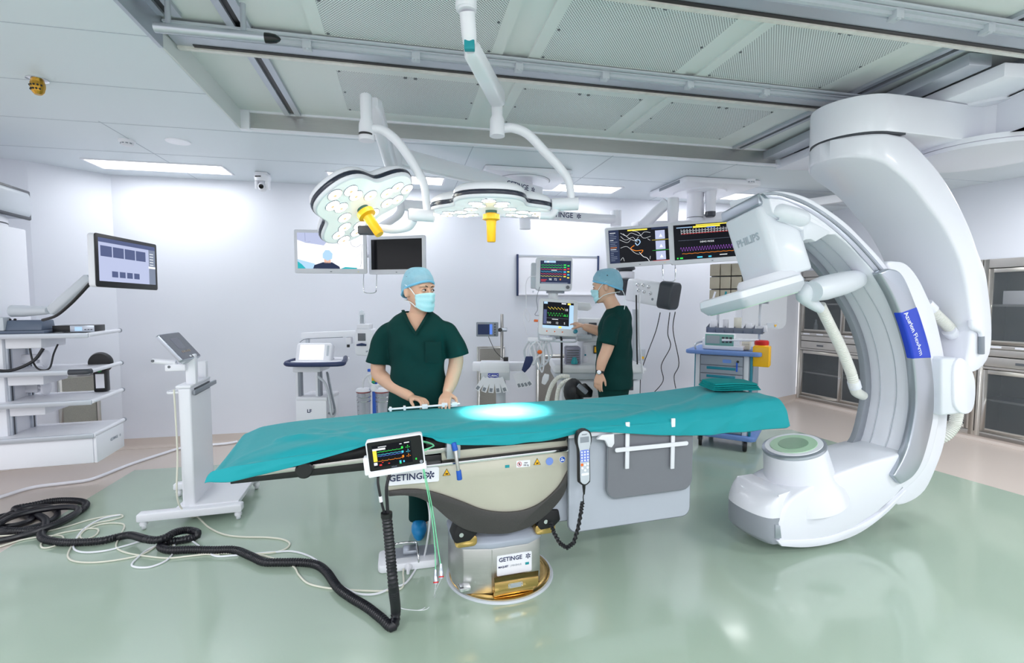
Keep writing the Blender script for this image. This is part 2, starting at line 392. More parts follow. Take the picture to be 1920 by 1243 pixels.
# unseen fill panels added to brighten the room, modelled like the visible ones
for u0, v0, u1, v1, lab, pw in ((-3.1, .6, -1.9, .9, 'left of the camera, outside the frame', 20), (-.6, -1.4, .6, -1.1, 'behind the camera on the left', 48), (1.4, -1.4, 2.6, -1.1, 'behind the camera on the right', 48), (-3.1, -1.0, -1.9, -.7, 'behind the camera in the left corner', 30), (4.15, .2, 5.35, .5, 'right of the camera, outside the frame', 32), (4.4, 2.6, 5.6, 2.9, 'above the steel cabinets, hidden behind the suspended arm', 28)):
    light_panel(u0, u1, v0, v1, lab, pw)

for i, (a, b, h) in enumerate((((1440, 362), (1640, 356), .10), ((1550, 398), (1700, 386), .16))):
    p, q = G(*a, ZC - .02), G(*b, ZC - .02); u0, v0_, _ = UV(p)
    struct('trim_%d' % (10 + i), MB(FR((0, 0, 0), YAW)).box(u0, u0 + 1.3, v0_, v0_ + .12, ZC - h, ZC + .0), M['lightgrey'], smooth=False)
# ---------------- operating table ----------------
TA = math.radians(17); TO = G(937, 1073)
TX = Vector((math.cos(TA), math.sin(TA), 0)); TY = Vector((-math.sin(TA), math.cos(TA), 0))
TF = FR(TO, TA)
def tl(px, py, y):
    P = PLN(px, py, TO + TY * y, TY); r = P - TO; return (r.dot(TX), y, P.z)
def tw(x, y, z): return TO + TX * x + TY * y + Vector((0, 0, z))
def interp(tab, x):
    if x <= tab[0][0]: return tab[0][1]
    for (a, b), (c, d) in zip(tab, tab[1:]):
        if x <= c:
            t = (x - a) / (c - a); t = t * t * (3 - 2 * t) if False else t
            return b + (d - b) * t
    return tab[-1][1]
mat('plate', (206, 202, 188), .42, metal=.35, noise=.03, nscale=6)
mat('carbon', (62, 60, 60), .35, noise=.35, nscale=260)
mat('basecover', (168, 176, 190), .4)
mat('pad', (20, 20, 24), .6)
T = thing('operating_table', 'stainless operating table on a round gold pedestal base, under the teal drape', 'operating table', TO)
rd = .277
build('floor_ring', MB(TF).lathe([(rd + .005, .0022), (rd + .018, .0025), (rd + .012, .012), (rd - .02, .012), (rd - .02, .0022)], n=64), M['lightgrey'], T)
build('base_disc', MB(TF).lathe([(0, .004), (rd, .004), (rd, .016), (rd - .006, .02), (rd - .03, .021), (rd - .035, .017), (.20, .017), (.19, .022), (0, .022)], n=64), M['gold'], T)
# polygonal pedestal body
bx0, bx1, by0, by1 = -.275, .175, -.215, .2
pf = [(-.275, -.05), (-.24, -.175), (-.1, -.215), (.09, -.215), (.175, -.17), (.19, .02), (.15, .2), (-.2, .2), (-.27, .1)]
mb = MB(TF); mb.prism(pf, .02, .255, 'xy'); mb.add([(-.1 - .002, -.2155, .03), (-.1 + .002, -.2155, .03), (-.1 + .002, -.2155, .25), (-.1 - .002, -.2155, .25)], [(0, 1, 2, 3)])
build('pedestal_body', mb, M['brushed'], T, bevel=.006)
mb = MB(TF)
rings = []
for z, k in ((.255, 1.02), (.285, 1.03), (.305, .93), (.33, .72), (.36, .66)):
    rings.append([(p[0] * k + (1 - k) * -.04, p[1] * k, z) for p in pf])
mb.loft(rings); build('pedestal_cover', mb, M['basecover'], T, bevel=.006)
mb = MB(TF); mb.rbox(-.135, .1, -.16, .15, .34, .62, .05, ax='xy'); build('column', mb, M['basecover'], T, bevel=.01)
# gold bracket, recess and nameplate
mb = MB(TF); mb.box(-.1, .13, -.262, -.215, .055, .062); mb.box(-.1, .13, -.268, -.256, .055, .105); mb.add([(-.1, -.262, .105), (.13, -.262, .105), (.14, -.24, .118), (-.095, -.24, .118)], [(0, 1, 2, 3)])
mb.box(-.1, .11, -.25, -.2, .024, .05)
build('docking_bracket', mb, M['gold'], T, bevel=.003)
mb = MB(TF); mb.rbox(-.03, .045, -.2695, -.268, .068, .092, .004); build('type_plate', mb, M['silver'], T)
for x in (-.024, .039):
    for z in (.073, .087): build('rivet', MB(TF).cyl((x, -.271, z), (x, -.2695, z), .003, n=8), M['gold'], T)
mb = MB(TF); mb.rbox(-.075, .11, -.219, -.2155, .11, .215, .006); pl_ = build('nameplate', mb, M['white'], T)
def star(mb, c, r, y):
    for k in range(6):
        a = math.pi / 3 * k + .4
        for s in (-1, 1):
            d = Vector((math.cos(a), 0, math.sin(a))); e = Vector((-d.z, 0, d.x)); p = Vector((c[0], y, c[1]))
            if s > 0: mb.add([p + d * r * .2 + e * r * .13, p + d * r + e * r * .30, p + d * r * .95 - e * r * .22, p + d * r * .2 - e * r * .13], [(0, 1, 2, 3)])
mb = MB(TF); mb.text('GETINGE', .030, Matrix.Translation((-.004, -.2195, .192)), bold=.0006); star(mb, (.09, .193), .014, -.2197)
build('lettering', mb, M['navytext'], pl_)
mb = MB(TF); mb.text('MAQUET', .013, Matrix.Translation((-.042, -.2195, .155)), bold=.0004); mb.mi = 1; mb.text('| MAGNUS', .013, Matrix.Translation((.024, -.2195, .155))); mb.mi = 2; mb.box(.075, .095, -.2205, -.2195, .148, .16)
build('model_lettering', mb, [M['navytext'], M['paneltext'], M['tealplastic']], pl_)
mb = MB(TF); mb.box(-.265, -.21, -.222, -.17, .06, .08); build('latch', mb, M['chrome'], T, bevel=.003)
# swing joints left and right of the column
for s, (px, py) in ((-1, (867, 992)), (1, (1022, 968))):
    x, y, z = tl(px, py, -.19)
    mb = MB(TF); mb.prism([(x - .06, z - .02), (x - .03, z + .055), (x + .06, z + .045), (x + .07, z - .01), (x + .03, z - .045), (x - .04, z - .05)], -.235, -.14); build('joint_cover', mb, M['pad'], T, bevel=.008)
    mb = MB(TF); mb.rbox(x - .01 * s - .05, x - .01 * s + .06, -.21, -.15, z - .085, z - .03, .02); build('joint_bracket', mb, M['gold'], T, bevel=.003)
    build('bolt', MB(TF).lathe([(0, 0), (.008, 0), (.011, .003), (.011, .006), (.0, .006)], c=(x - .015, -.236, z - .005), axis=(0, -1, 0), n=12), M['chrome'], T)
# side body: plate with carbon band along its wavy lower edge
def z3(X, Y): return (660 + X / 3.359, 780 + Y / 3.359)
YN = -.25
def pz(lst, y): return [(lambda t: (t[0], t[2]))(tl(*z3(a, b), y)) for a, b in lst]
bt = [(230, 470), (340, 458), (450, 463), (560, 490), (700, 540), (800, 580), (900, 600), (1000, 602), (1100, 585), (1200, 535), (1300, 440), (1360, 335)]
bb = [(230, 502), (330, 496), (430, 515), (520, 570), (600, 640), (700, 705), (800, 732), (900, 738), (1000, 730), (1130, 685), (1250, 590), (1330, 490), (1362, 390)]
btm = cat2(pz(bt, YN), 4); bbm = cat2(pz(bb, YN), 4)
plate = pz([(228, 345), (1370, 212), (1370, 305)], YN) + btm[::-1]
build('side_plate', MB(TF).prism(plate, YN, .22), M['plate'], T, bevel=.003)
build('carbon_band', MB(TF).prism(btm + bbm[::-1], YN - .012, .23), M['carbon'], T, bevel=.004)
lip = pz([(565, 292), (1370, 200), (1370, 212), (565, 304)], YN)
build('upper_lip', MB(TF).prism(pz([(228, 330), (1370, 196), (1370, 214), (228, 348)], YN), YN - .018, .23), M['chrome'], T, bevel=.003)
build('lip_groove', MB(TF).prism(pz([(565, 284), (1355, 190), (1355, 196), (565, 290)], YN), YN - .012, .2), M['black'], T)
build('upper_frame', MB(TF).prism(pz([(560, 210), (1350, 120), (1360, 190), (565, 284)], YN), YN - .0, .22), M['plate'], T, bevel=.004)
# logo plate and stickers
lx0, _, lz0 = tl(*z3(228, 395), YN - .02); lx1, _, lz1 = tl(*z3(548, 363), YN - .02)
la = math.atan2(tl(*z3(548, 318), YN - .02)[2] - tl(*z3(228, 345), YN - .02)[2], lx1 - lx0)
hgt = .5 * (tl(*z3(548, 318), YN - .02)[2] - tl(*z3(548, 408), YN - .02)[2])
LM = Matrix.Translation(((lx0 + lx1) / 2, YN - .02, (lz0 + lz1) / 2)) @ Matrix.Rotation(-la, 4, 'Y')
lw = (lx1 - lx0) / 2
lg = build('logo_plate', MB(TF @ LM).rbox(-lw, lw, -.002, .004, -hgt, hgt, .008), M['white'], T)
mb = MB(TF @ LM); mb.text('GETINGE', .042, Matrix.Translation((-.026, -.0025, -.002)), bold=.0008); star(mb, (lw - .04, .0), .019, -.0032); build('lettering', mb, M['navytext'], lg)
def sticker(px, py, kind):
    x, y, z = tl(*z3(px, py), YN - .001); m_ = TF @ Matrix.Translation((x, y, z)) @ Matrix.Rotation(-la * .8, 4, 'Y')
    if kind == 'tri':
        o = build('warning_sticker', MB(m_).prism([(-.019, -.014), (.019, -.014), (0, .02)], -.0012, 0), M['black'], T)
        b = MB(m_).prism([(-.0155, -.012), (.0155, -.012), (0, .0165)], -.0018, -.001); build('triangle', b, M['yellow'], o)
        b = MB(m_).box(-.006, .007, -.0024, -.0016, -.008, -.002); build('pictogram', b, M['black'], o)
    elif kind == 'blue': build('blue_sticker', MB(m_).cyl((0, -.0012, 0), (0, 0, 0), .02, n=24), mat('stickerblue', (120, 150, 225), .5), T)
    elif kind == 'info':
        o = build('information_sticker', MB(m_).cyl((0, -.0012, 0), (0, 0, 0), .017, n=24), M['white'], T)
        b = MB(m_).cyl((0, -.0018, 0), (0, -.001, 0), .015, n=24); b.mi = 1; b.ball((-.003, -.002, .006), (.0035, .0008, .0035), 8, 6); b.prism([(-.009, -.009), (.0, -.006), (.009, -.008), (.009, .001), (0, 0), (-.009, .0)], -.0026, -.0018); build('pictogram', b, [mat('infoblue', (30, 90, 190), .5), M['white']], o)
    elif kind == 'max':
        o = build('load_sticker', MB(m_).rbox(-.036, .036, -.0012, 0, -.017, .017, .003), M['white'], T)
        b = MB(m_); b.tube([(-.02 + .011 * math.cos(t * math.pi / 8), -.002, .011 * math.sin(t * math.pi / 8)) for t in range(16)], .0012, n=5, sub=1, closed=True); b.tube([(-.027, -.002, .007), (-.013, -.002, -.007)], .0011, n=5); b.mi = 1; b.box(-.023, -.017, -.0025, -.0015, -.006, .006)
        b.text('max.', .011, Matrix.Translation((.015, -.0018, .005))); b.text('180 kg', .011, Matrix.Translation((.014, -.0018, -.008))); build('print', b, [M['red'], M['darkgrey']], o)
    else: build('teal_sticker', MB(m_).box(-.011, .011, -.0012, 0, -.007, .007), M['tealplastic'], T)
sticker(596, 357, 'tri'); sticker(1166, 290, 'tri'); sticker(1244, 285, 'blue'); sticker(1325, 273, 'info'); sticker(1078, 300, 'max'); sticker(978, 317, 'teal')
# side rail, black under bar, knob, pads
def z6(X, Y): return (360 + X / 3.556, 700 + Y / 3.556)
def pz6(lst, y): return [(lambda t: (t[0], t[2]))(tl(*z6(a, b), y)) for a, b in lst]
build('under_bar', MB(TF).prism(pz6([(255, 688), (1665, 540), (1668, 596), (255, 740)], -.25), -.25, -.19), M['black'], T, bevel=.003)
build('under_bar', MB(TF).prism(pz6([(255, 688), (1665, 540), (1668, 596), (255, 740)], -.25), .16, .22), M['black'], T, bevel=.003)
build('side_rail', MB(TF).prism(pz6([(385, 660), (1790, 480), (1790, 508), (385, 690)], -.29), -.295, -.283), M['steel'], T, bevel=.002)
build('inner_rail', MB(TF).prism(pz6([(700, 620), (1670, 500), (1670, 530), (700, 650)], -.27), -.272, -.24), M['brushed'], T, bevel=.002)
x, y, z = tl(*z6(750, 618), -.3)
build('pivot_knob', MB(TF).lathe([(0, 0), (.034, 0), (.036, .006), (.036, .045), (.03, .05), (0, .05)], c=(x, -.275, z - .012), axis=(0, -1, 0), n=28), M['black'], T)
for px in (1740,):
    x, y, z = tl(*z6(px, 500), -.3)
    build('clamp_block', MB(TF).rbox(x - .032, x + .032, -.315, -.26, z - .045, z + .035, .005), M['silver'], T, bevel=.003)
    lv = build('clamp_lever', MB(TF).tube([(x + .006, -.33, z + .0), (x + .01, -.345, z - .05), (x + .018, -.345, z - .105)], [.012, .008, .009], n=12), M['brushed'], T)
    build('blue_grip', MB(TF).tube([(x - .002, -.325, z + .035), (x + .006, -.33, z - .002)], [.012, .014], n=12), M['infoblue'], lv, bevel=.003); build('blue_grip', MB(TF).tube([(x + .017, -.345, z - .09), (x + .022, -.345, z - .135)], [.012, .013], n=12), M['infoblue'], lv, bevel=.003)
ztop = [(-1.3, .825), (-1.22, .85), (-.88, .862), (-.53, .876), (-.17, .880), (.3, .878), (.66, .875), (.9, .884), (1.2, .894), (1.5, .915), (1.7, .91)]
for i, (x0, x1) in enumerate(((-1.0, -.45), (-.43, .28), (.30, .9), (.92, 1.55))):
    rr_ = []
    for k in range(9):
        x = x0 + (x1 - x0) * k / 8; zt = interp(ztop, x) - .016
        rr_.append([(x, -.262, zt - .075), (x, .262, zt - .075), (x, .27, zt - .03), (x, .255, zt), (x, -.255, zt), (x, -.27, zt - .03)])
    build('cushion', MB(TF).loft(rr_), M['pad'], T, bevel=.006)
build('head_frame', MB(TF).box(.31, 1.5, -.2, .2, .765, .80), M['grey'], T, bevel=.004)
# ---------------- drape ----------------
mat('drape', (0, 152, 162), .72, bump=.25, nscale=7, noise=.03, spec=.5)
MATS['drape'].node_tree.nodes['Principled BSDF'].inputs['Sheen Weight'].default_value = .10; MATS['drape'].node_tree.nodes['Principled BSDF'].inputs['Sheen Roughness'].default_value = .4
hem = [(-1.334, .768), (-1.23, .762), (-1.092, .782), (-.842, .832), (-.66, .87), (-.54, .893), (-.47, .88), (-.312, .836), (-.2, .822), (-.03, .812), (.12, .818), (.302, .838), (.40, .842), (.539, .826), (.8, .79), (.99, .772), (1.341, .766), (1.62, .765)]
fhem = [(-1.3, .78), (0, .80), (1.6, .78)]
rnd = random.Random(3)
fold = [(rnd.uniform(.6, 3.2), rnd.uniform(0, 6.3), rnd.uniform(2, 9)) for _ in range(7)]
def ripple(x, y):
    s = 0
    for a, b, c in fold: s += math.sin(a * 3.1 * x + b + c * y * .8 + 1.3 * math.sin(2.1 * x * a + c))
    return s / 7
CREASE = [(-.56, .93, -1.05, .55, .010, .018), (-.56, .90, -.95, .40, .008, .016), (-.56, .93, -.15, .80, .012, .018), (-.56, .88, -.10, .62, .008, .02), (-.60, .90, -.75, .35, .007, .02), (-1.2, .9, -.5, .55, .007, .02), (-1.25, .7, -.7, .45, .006, .015),
          (-.1, .95, .45, .70, .009, .02), (.1, .98, .8, .72, .010, .022), (.35, .97, 1.0, .62, .010, .025), (.9, .98, 1.35, .40, .010, .028), (1.1, .98, 1.6, .62, .012, .025), (1.25, .95, 1.62, .85, .009, .015), (-.2, .25, .4, .6, .006, .02), (.5, .2, .85, .5, .006, .02), (-.9, .25, -.3, .5, .005, .02), (-1.15, .97, -.75, .88, .008, .012), (.55, .93, .95, .88, -.008, .014), (-.35, .96, .0, .90, -.008, .014)]
ND = 240; rows_ = []
for i in range(ND + 1):
    t = i / ND; x = -1.285 + (1.62 + 1.285) * t
    zt = interp(ztop, x); zh = interp(hem, x); zf = interp(fhem, x)
    pull = max(0, 1 - abs(x + .54) / .22)          # where the hem is pulled up
    ramp = max(0, (x - .9) / .7); rz = zt + .012 * ramp + .006
    ynear = -.315 + .035 * pull; left = max(0, 1 - (x + 1.285) / .35)
    prof = []
    ny = [(.322, zf), (.318, zf + (zt - zf) * .5), (.30, zt - .012), (.285, zt)]
    for k in range(1, 22): ny.append((.285 - .54 * k / 22, zt + (rz - zt) * k / 22 - .0))
    ny += [(-.262, rz - .002), (-.285, rz - .010), (ynear + .01, rz - .02 - (rz - zh) * .15), (ynear + .002, rz - (rz - zh) * .35), (ynear - .002, (rz + zh) / 2 + (-.0)), (ynear - .005, rz - (rz - zh) * .65), (ynear - .008, zh + (rz - zh) * .22), (ynear - .01, zh)]
    for k, (y, z) in enumerate(ny):
        w = .0065 * ripple(x, y) * (1.0 if 3 < k < len(ny) - 6 else .6)
        side = k >= len(ny) - 6
        yy = y + (.006 * math.sin(17 * x + 2 * math.sin(5 * x)) * (k - (len(ny) - 7)) / 6 if side else 0)
        z2 = z + w
        if left > 0 and not side: z2 -= .10 * left ** 2 * (.5 - y) * .9
        # diagonal tension creases
        c1 = abs((z + y * .55) - (.70 + .17 * (x + .54) ** 2)) if x < 0 else 9
        if x > .8: z2 += .010 * math.exp(-((y + .12 - (x - 1.1) * .45) / .03) ** 2)
        if -.5 < x < .7: z2 += .007 * math.exp(-((y + .14 - (x - .1) * .06) / .02) ** 2)
        if -1.1 < x < -.4: z2 += .010 * math.exp(-((y + .27 + (x + .5) * .35) / .028) ** 2) + .006 * math.exp(-((y + .16 + (x + .7) * .2) / .02) ** 2)
        wq = k / (len(ny) - 1); cd = 0
        for (xa_, wa_, xb_, wb_, hh_2, sg) in CREASE:
            dx_, dw_ = xb_ - xa_, (wb_ - wa_) * .75; L2 = dx_ * dx_ + dw_ * dw_; t_ = ((x - xa_) * dx_ + (wq - wa_) * .75 * dw_) / L2
            tc2 = min(1, max(0, t_)); dd_ = math.hypot(x - xa_ - dx_ * tc2, (wq - wa_) * .75 - dw_ * tc2); cd += hh_2 * math.exp(-(dd_ / sg) ** 2) * (1 - .6 * abs(tc2 - .5))
        if side: yy -= cd * 1.3
        else: z2 += cd
        prof.append((x, yy, z2))
    rows_.append(prof)
# closed ends: hem hanging at the left tip and right end
def endrow(row, dx, dz, k=1.0): return [(p[0] + dx, p[1] * k, min(p[2], p[2]) - dz if p[2] > .8 else p[2] - dz * .1) for p in row]
L0 = rows_[0]; Rr = rows_[-1]
zl = lambda p, z, f: p[2] + (z - p[2]) * f
pre = [[(p[0] - .035, p[1] * .985, zl(p, .765, 1.0)) for p in L0], [(p[0] - .03, p[1] * .99, zl(p, .77, .6)) for p in L0], [(p[0] - .014, p[1], zl(p, .79, .15)) for p in L0]]
post = [[(p[0] + .014, p[1], zl(p, .8, .15)) for p in Rr], [(p[0] + .026, p[1] * .995, zl(p, .79, .55)) for p in Rr], [(p[0] + .028, p[1] * .99, zl(p, .775, .98)) for p in Rr]]
allr = pre + rows_ + post
mb = MB(TF); n = len(L0); mb.add([p for r in allr for p in r], [(i * n + j, i * n + j + 1, (i + 1) * n + j + 1, (i + 1) * n + j) for i in range(len(allr) - 1) for j in range(n - 1)])
D = build('surgical_drape', mb, M['drape'], at=tw(.1, 0, .77)); tag(D, 'long teal surgical drape spread over the operating table', 'drape')
md = D.modifiers.new('s', 'SOLIDIFY'); md.thickness = .003; md.offset = 1
md = D.modifiers.new('sub', 'SUBSURF'); md.levels = 1; md.render_levels = 1
# folded drape on the right end
c = tl(1374, 722, .02); zb_ = interp(ztop, c[0]) + .022
FD = thing('folded_drape', 'folded teal cloth stack lying on the right end of the drape', 'folded cloth', tw(c[0], c[1], zb_))
fm = TF @ Matrix.Translation((c[0] - .005, c[1] + .03, zb_ + .005)) @ Matrix.Rotation(math.radians(-14), 4, 'Z')
mat('cloth2', (0, 138, 140), .75, bump=.2, nscale=10, spec=.25)
zz = 0
for k, (w, d, h, n_) in enumerate(((.15, .12, .012, 2), (.145, .115, .011, 2), (.14, .11, .012, 2), (.135, .105, .014, 2))):
    rg = []
    for i in range(13):
        t = -1 + 2 * i / 12; ww = d * (1 - .08 * abs(t) ** 6); hh = h * (1 + .15 * math.sin(3 * t + k)); x = t * w
        rg.append([(x, ww * math.copysign(abs(math.cos(a)) ** .35, math.cos(a)), zz + hh * .5 + hh * .5 * math.copysign(abs(math.sin(a)) ** .6, math.sin(a)) - .006 * t * t * (k / 3)) for a in [2 * math.pi * j / 20 + .01 for j in range(20)]])
    build('cloth_fold', MB(fm).loft(rg), M['cloth2'], FD, bevel=.0); zz += h
# ---------------- patient monitor clamped to the rail ----------------
c = tl(742, 851, -.40)
PM = thing('patient_monitor', 'small white bedside monitor with a dark screen clamped to the side rail', 'monitor', tw(*c))
pmf = TF @ Matrix.Translation(c) @ Matrix.Rotation(math.radians(-6), 4, 'Z') @ Matrix.Rotation(math.radians(-6), 4, 'Y')
hw, hh = .120, .071
build('housing', MB(pmf).rbox(-hw, hw, 0, .045, -hh, hh, .012), M['white'], PM, bevel=.004)
build('base_strip', MB(pmf).rbox(-hw - .003, hw + .003, -.006, .05, -hh - .014, -hh + .008, .006), M['white'], PM, bevel=.003)
build('side_module', MB(pmf).rbox(-hw - .018, -hw, .006, .05, -hh - .005, .0, .005), M['white'], PM, bevel=.002)
gl_ = build('front_glass', MB(pmf).rbox(-hw + .006, hw - .006, -.002, .002, -hh + .012, hh - .005, .006), M['blackgloss'], PM)
s = MB(pmf); s.box(-.095, .068, -.003, -.0025, -.045, .05)
s.mi = 1; s.box(-.094, -.078, -.0036, -.0031, -.02, .028); s.mi = 7; s.box(-.094, -.04, -.0036, -.0031, .028, .036); s.box(-.07, -.035, -.0036, -.0031, .04, .043); s.box(.02, .03, -.0036, -.0031, .04, .043); s.box(.04, .062, -.0036, -.0031, .042, .046)
def wave(mb, x0, x1, z, amp, n, kind, th=.0009, y=-.0036):
    pts = []
    N = n * 6
    for i in range(N + 1):
        x = x0 + (x1 - x0) * i / N; ph = (i % 6) / 6
        if kind == 'ecg': h = (amp if ph > .6 and ph < .7 else (-.25 * amp if .45 < ph < .55 else 0)); 
        elif kind == 'saw': h = amp * (1 - ph)
        elif kind == 'sq': h = amp * (1 if ph < .5 else 0)
        else: h = amp * math.sin(ph * 2 * math.pi) * .5
        pts.append((x, z + h))
    vs = []; fs = []
    for i, (x, zz_) in enumerate(pts): vs += [(x, y, zz_ - th), (x, y, zz_ + th)]
    for i in range(len(pts) - 1): fs.append((2 * i, 2 * i + 2, 2 * i + 3, 2 * i + 1))
    mb.add(vs, fs)
s.mi = 2; wave(s, -.075, .03, .02, .003, 6, 'ecg'); s.mi = 3; wave(s, -.075, .03, .008, .002, 6, 'sin'); s.mi = 8; wave(s, -.075, .03, .001, .002, 7, 'sin'); s.mi = 4; wave(s, -.075, .03, -.02, .004, 4, 'ecg')
s.mi = 5; s.box(-.035, -.028, -.0036, -.0031, -.036, -.033); s.box(-.072, -.062, -.0036, -.0031, -.04, -.034); s.box(-.06, -.055, -.0036, -.0031, -.028, -.025)
for i, (mi, z) in enumerate(((2, .025), (3, .006), (4, -.014))):
    s.mi = mi; s.text('-?-', .02, Matrix.Translation((.053, -.0034, z))); s.box(.026, .034, -.0036, -.0031, z - .004, z + .005)
s.mi = 3; s.box(.012, .02, -.0036, -.0031, -.044, -.03); s.box(.028, .034, -.0036, -.0031, -.04, -.032); s.mi = 2; s.box(.012, .02, -.0036, -.0031, -.044, -.037)
s.mi = 7; s.box(-.094, -.08, -.0036, -.0031, -.036, -.024); s.mi = 2; s.box(.08, .086, -.0036, -.0031, -.038, -.03)
build('screen', s, [M['e_dk'], M['e_yel'], M['e_grn'], M['e_cyn'], M['e_org'], M['e_red'], M['e_gry'], M['e_wht'], M['e_blu']], PM, smooth=False)
s = MB(pmf); s.text('PHILIPS', .007, Matrix.Translation((-.012, -.0028, -.053))); build('lettering', s, M['e_gry'], PM)
build('power_button', MB(pmf).lathe([(.004, 0), (.007, 0), (.007, .001), (.004, .001)], c=(.103, -.002, -.05), axis=(0, -1, 0), n=14), M['grey'], PM)
build('rail_clamp', MB(pmf).box(-.05, .05, .045, .115, -.03, .03), M['grey'], PM, bevel=.004)
# green sensor leads
rn_ = random.Random(5)
gb = []
for k in range(4):
    x0_ = c[0] + .115
    t = build('sensor_lead', MB(TF).tube([tl(*z3(280 + 15 * k, 140 + 4 * k), -.29), tl(*z3(400 + 20 * k, 150 + 6 * k), -.31), tl(*z3(480 + 12 * k, 165 + 7 * k), -.33), tl(*z3(515 - 5 * k, 185 + 4 * k), -.34), tl(*z3(470, 205 + 3 * k), -.36), tl(*z3(438, 215 + 4 * k), -.385)], .0018, n=6), mat('leadgreen', (120, 215, 165), .4) if 'leadgreen' not in M else M['leadgreen'], at=tl(*z3(438, 215), -.385) and tw(*tl(*z3(438, 215), -.385)))
    tag(t, 'thin green sensor lead looped between table rail and small bedside monitor', 'cable', 'green sensor leads looped on the table rail')
def fl3(px, py, h=.0): return G(px, py, h)
for k, (xs) in enumerate((((440, 300), (470, 450), (500, 620), (520, 800), (527, 985)), ((446, 300), (490, 500), (515, 640), (540, 820), (560, 950)))):
    P = [tw(*tl(*z3(*q), -.41 - .02 * i)) for i, q in enumerate(xs)]
    ld = thing('sensor_cable', ['green lead hanging to the floor from the bedside monitor, left one with connector', 'green lead hanging from the bedside monitor, right one with connector'][k], 'cable', P[-1], 'hanging green leads')
    build('lead', MB().tube(P, .0022, n=6), M['leadgreen'], ld)
    e = P[-1]; d = Vector((.002, -.01, -.02)).normalized()
    build('connector', MB().tube([e - d * .012, e + d * .012, e + d * .02, e + d * .045], [.006, .008, .011, .009], n=10, smooth=False), M['silver'], ld)
    build('red_ring', MB().cyl(e + d * .035, e + d * .04, .0115, n=12), M['red'], ld)
    f0 = e + d * .045; f1 = G(740 + 8 * k, 1160 - 6 * k, .01) if False else G(736 + 6 * k, 1132 + 4 * k, .02)
    f1 = G(800 - 8 * k, 1142, .004); f2 = G(738, 1128 + 6 * k, .03)
    build('white_tail', MB().tube([f0, f0 * .6 + f1 * .4 + Vector((.01, 0, 0)), G(815, 1120, .004), f1, G(765, 1143, .004), G(745, 1138, .02)], .0016, n=6), M['white'], ld)
# ---------------- hand control ----------------
c = tl(1096, 858, -.37)
HC = thing('hand_control', 'black and silver table remote handset hanging by the shield with coiled cord', 'remote control', tw(*c))
hf = TF @ Matrix.Translation(c) @ Matrix.Rotation(math.radians(-1.5), 4, 'Y')
def hs(w1, w2, h): return cat2([(0, h), (w1 * .75, h - .012), (w1, h - .04), (w1 * .95, h - .07), (w2, h - .11), (w2, -h + .035), (w2 * .8, -h + .012), (0, -h), (-w2 * .8, -h + .012), (-w2, -h + .035), (-w2, h - .11), (-w1 * .95, h - .07), (-w1, h - .04), (-w1 * .75, h - .012)], 4, True)
build('housing', MB(hf).prism(hs(.041, .03, .142), 0, .028), M['rubber'], HC, bevel=.006)
build('face', MB(hf).prism(hs(.034, .025, .134), -.003, .004), M['lightgrey'], HC, bevel=.002)
build('display', MB(hf).box(-.023, .023, -.0045, -.003, .077, .105), M['grey'], HC)
build('key_field', MB(hf).rbox(-.025, .025, -.0043, -.003, -.02, .04, .01), mat('keyblue', (120, 140, 220), .5), HC)
k = MB(hf)
for r_ in range(4):
    for q in (-.016, 0, .016): k.cyl((q, -.0055, .03 - r_ * .014), (q, -.0043, .03 - r_ * .014), .0045, n=10)
for q in ((-.0, -.035), (-.014, -.05), (.014, -.05), (0, -.062), (.016, -.032)): k.cyl((q[0], -.0055, q[1]), (q[0], -.003, q[1]), .006, n=12)
k.rbox(-.02, .02, -.0055, -.003, -.088, -.076, .005); k.mi = 1; k.cyl((-.016, -.0055, -.033), (-.016, -.003, -.033), .007, n=12); k.mi = 2; k.text('MAQUET', .007, Matrix.Translation((0, -.0045, .117)))
build('keys', k, [M['white'], M['orange'], M['grey']], HC)
build('strain_relief', MB(hf).tube([(0, .012, -.142), (0, .012, -.165), (.0, .012, -.19)], [.009, .007, .004], n=10), M['black'], HC)
def zz4(X, Y): return (1000 + X / 4.285, 760 + Y / 4.285)
cp = [tw(*tl(*zz4(*q), y)) for q, y in (((405, 700), -.355), ((396, 775), -.355), ((385, 850), -.35), ((360, 990), -.34), ((325, 1105), -.33), ((270, 1145), -.32), ((215, 1110), -.30), ((165, 1020), -.28), ((140, 945), -.25))]
q = []
for i in range(len(cp) - 1):
    for j in range(8):
        q.append(cp[i].lerp(cp[i + 1], j / 8))
q.append(cp[-1])
co = []
for i in range(8, len(q) - 1):
    d = (q[i + 1] - q[i - 1]).normalized(); a, b = frame(d)
    seg = (q[i + 1] - q[i])
    for j in range(10):
        t = j / 10; ph = 2 * math.pi * ((i * 3.2) + 3.2 * t); co.append(q[i] + seg * t + (a * math.cos(ph) + b * math.sin(ph)) * .009)
build('coiled_cord', MB().tube([q[0], q[4]] + co + [q[-1]], .0028, n=5, smooth=False), M['rubber'], HC)
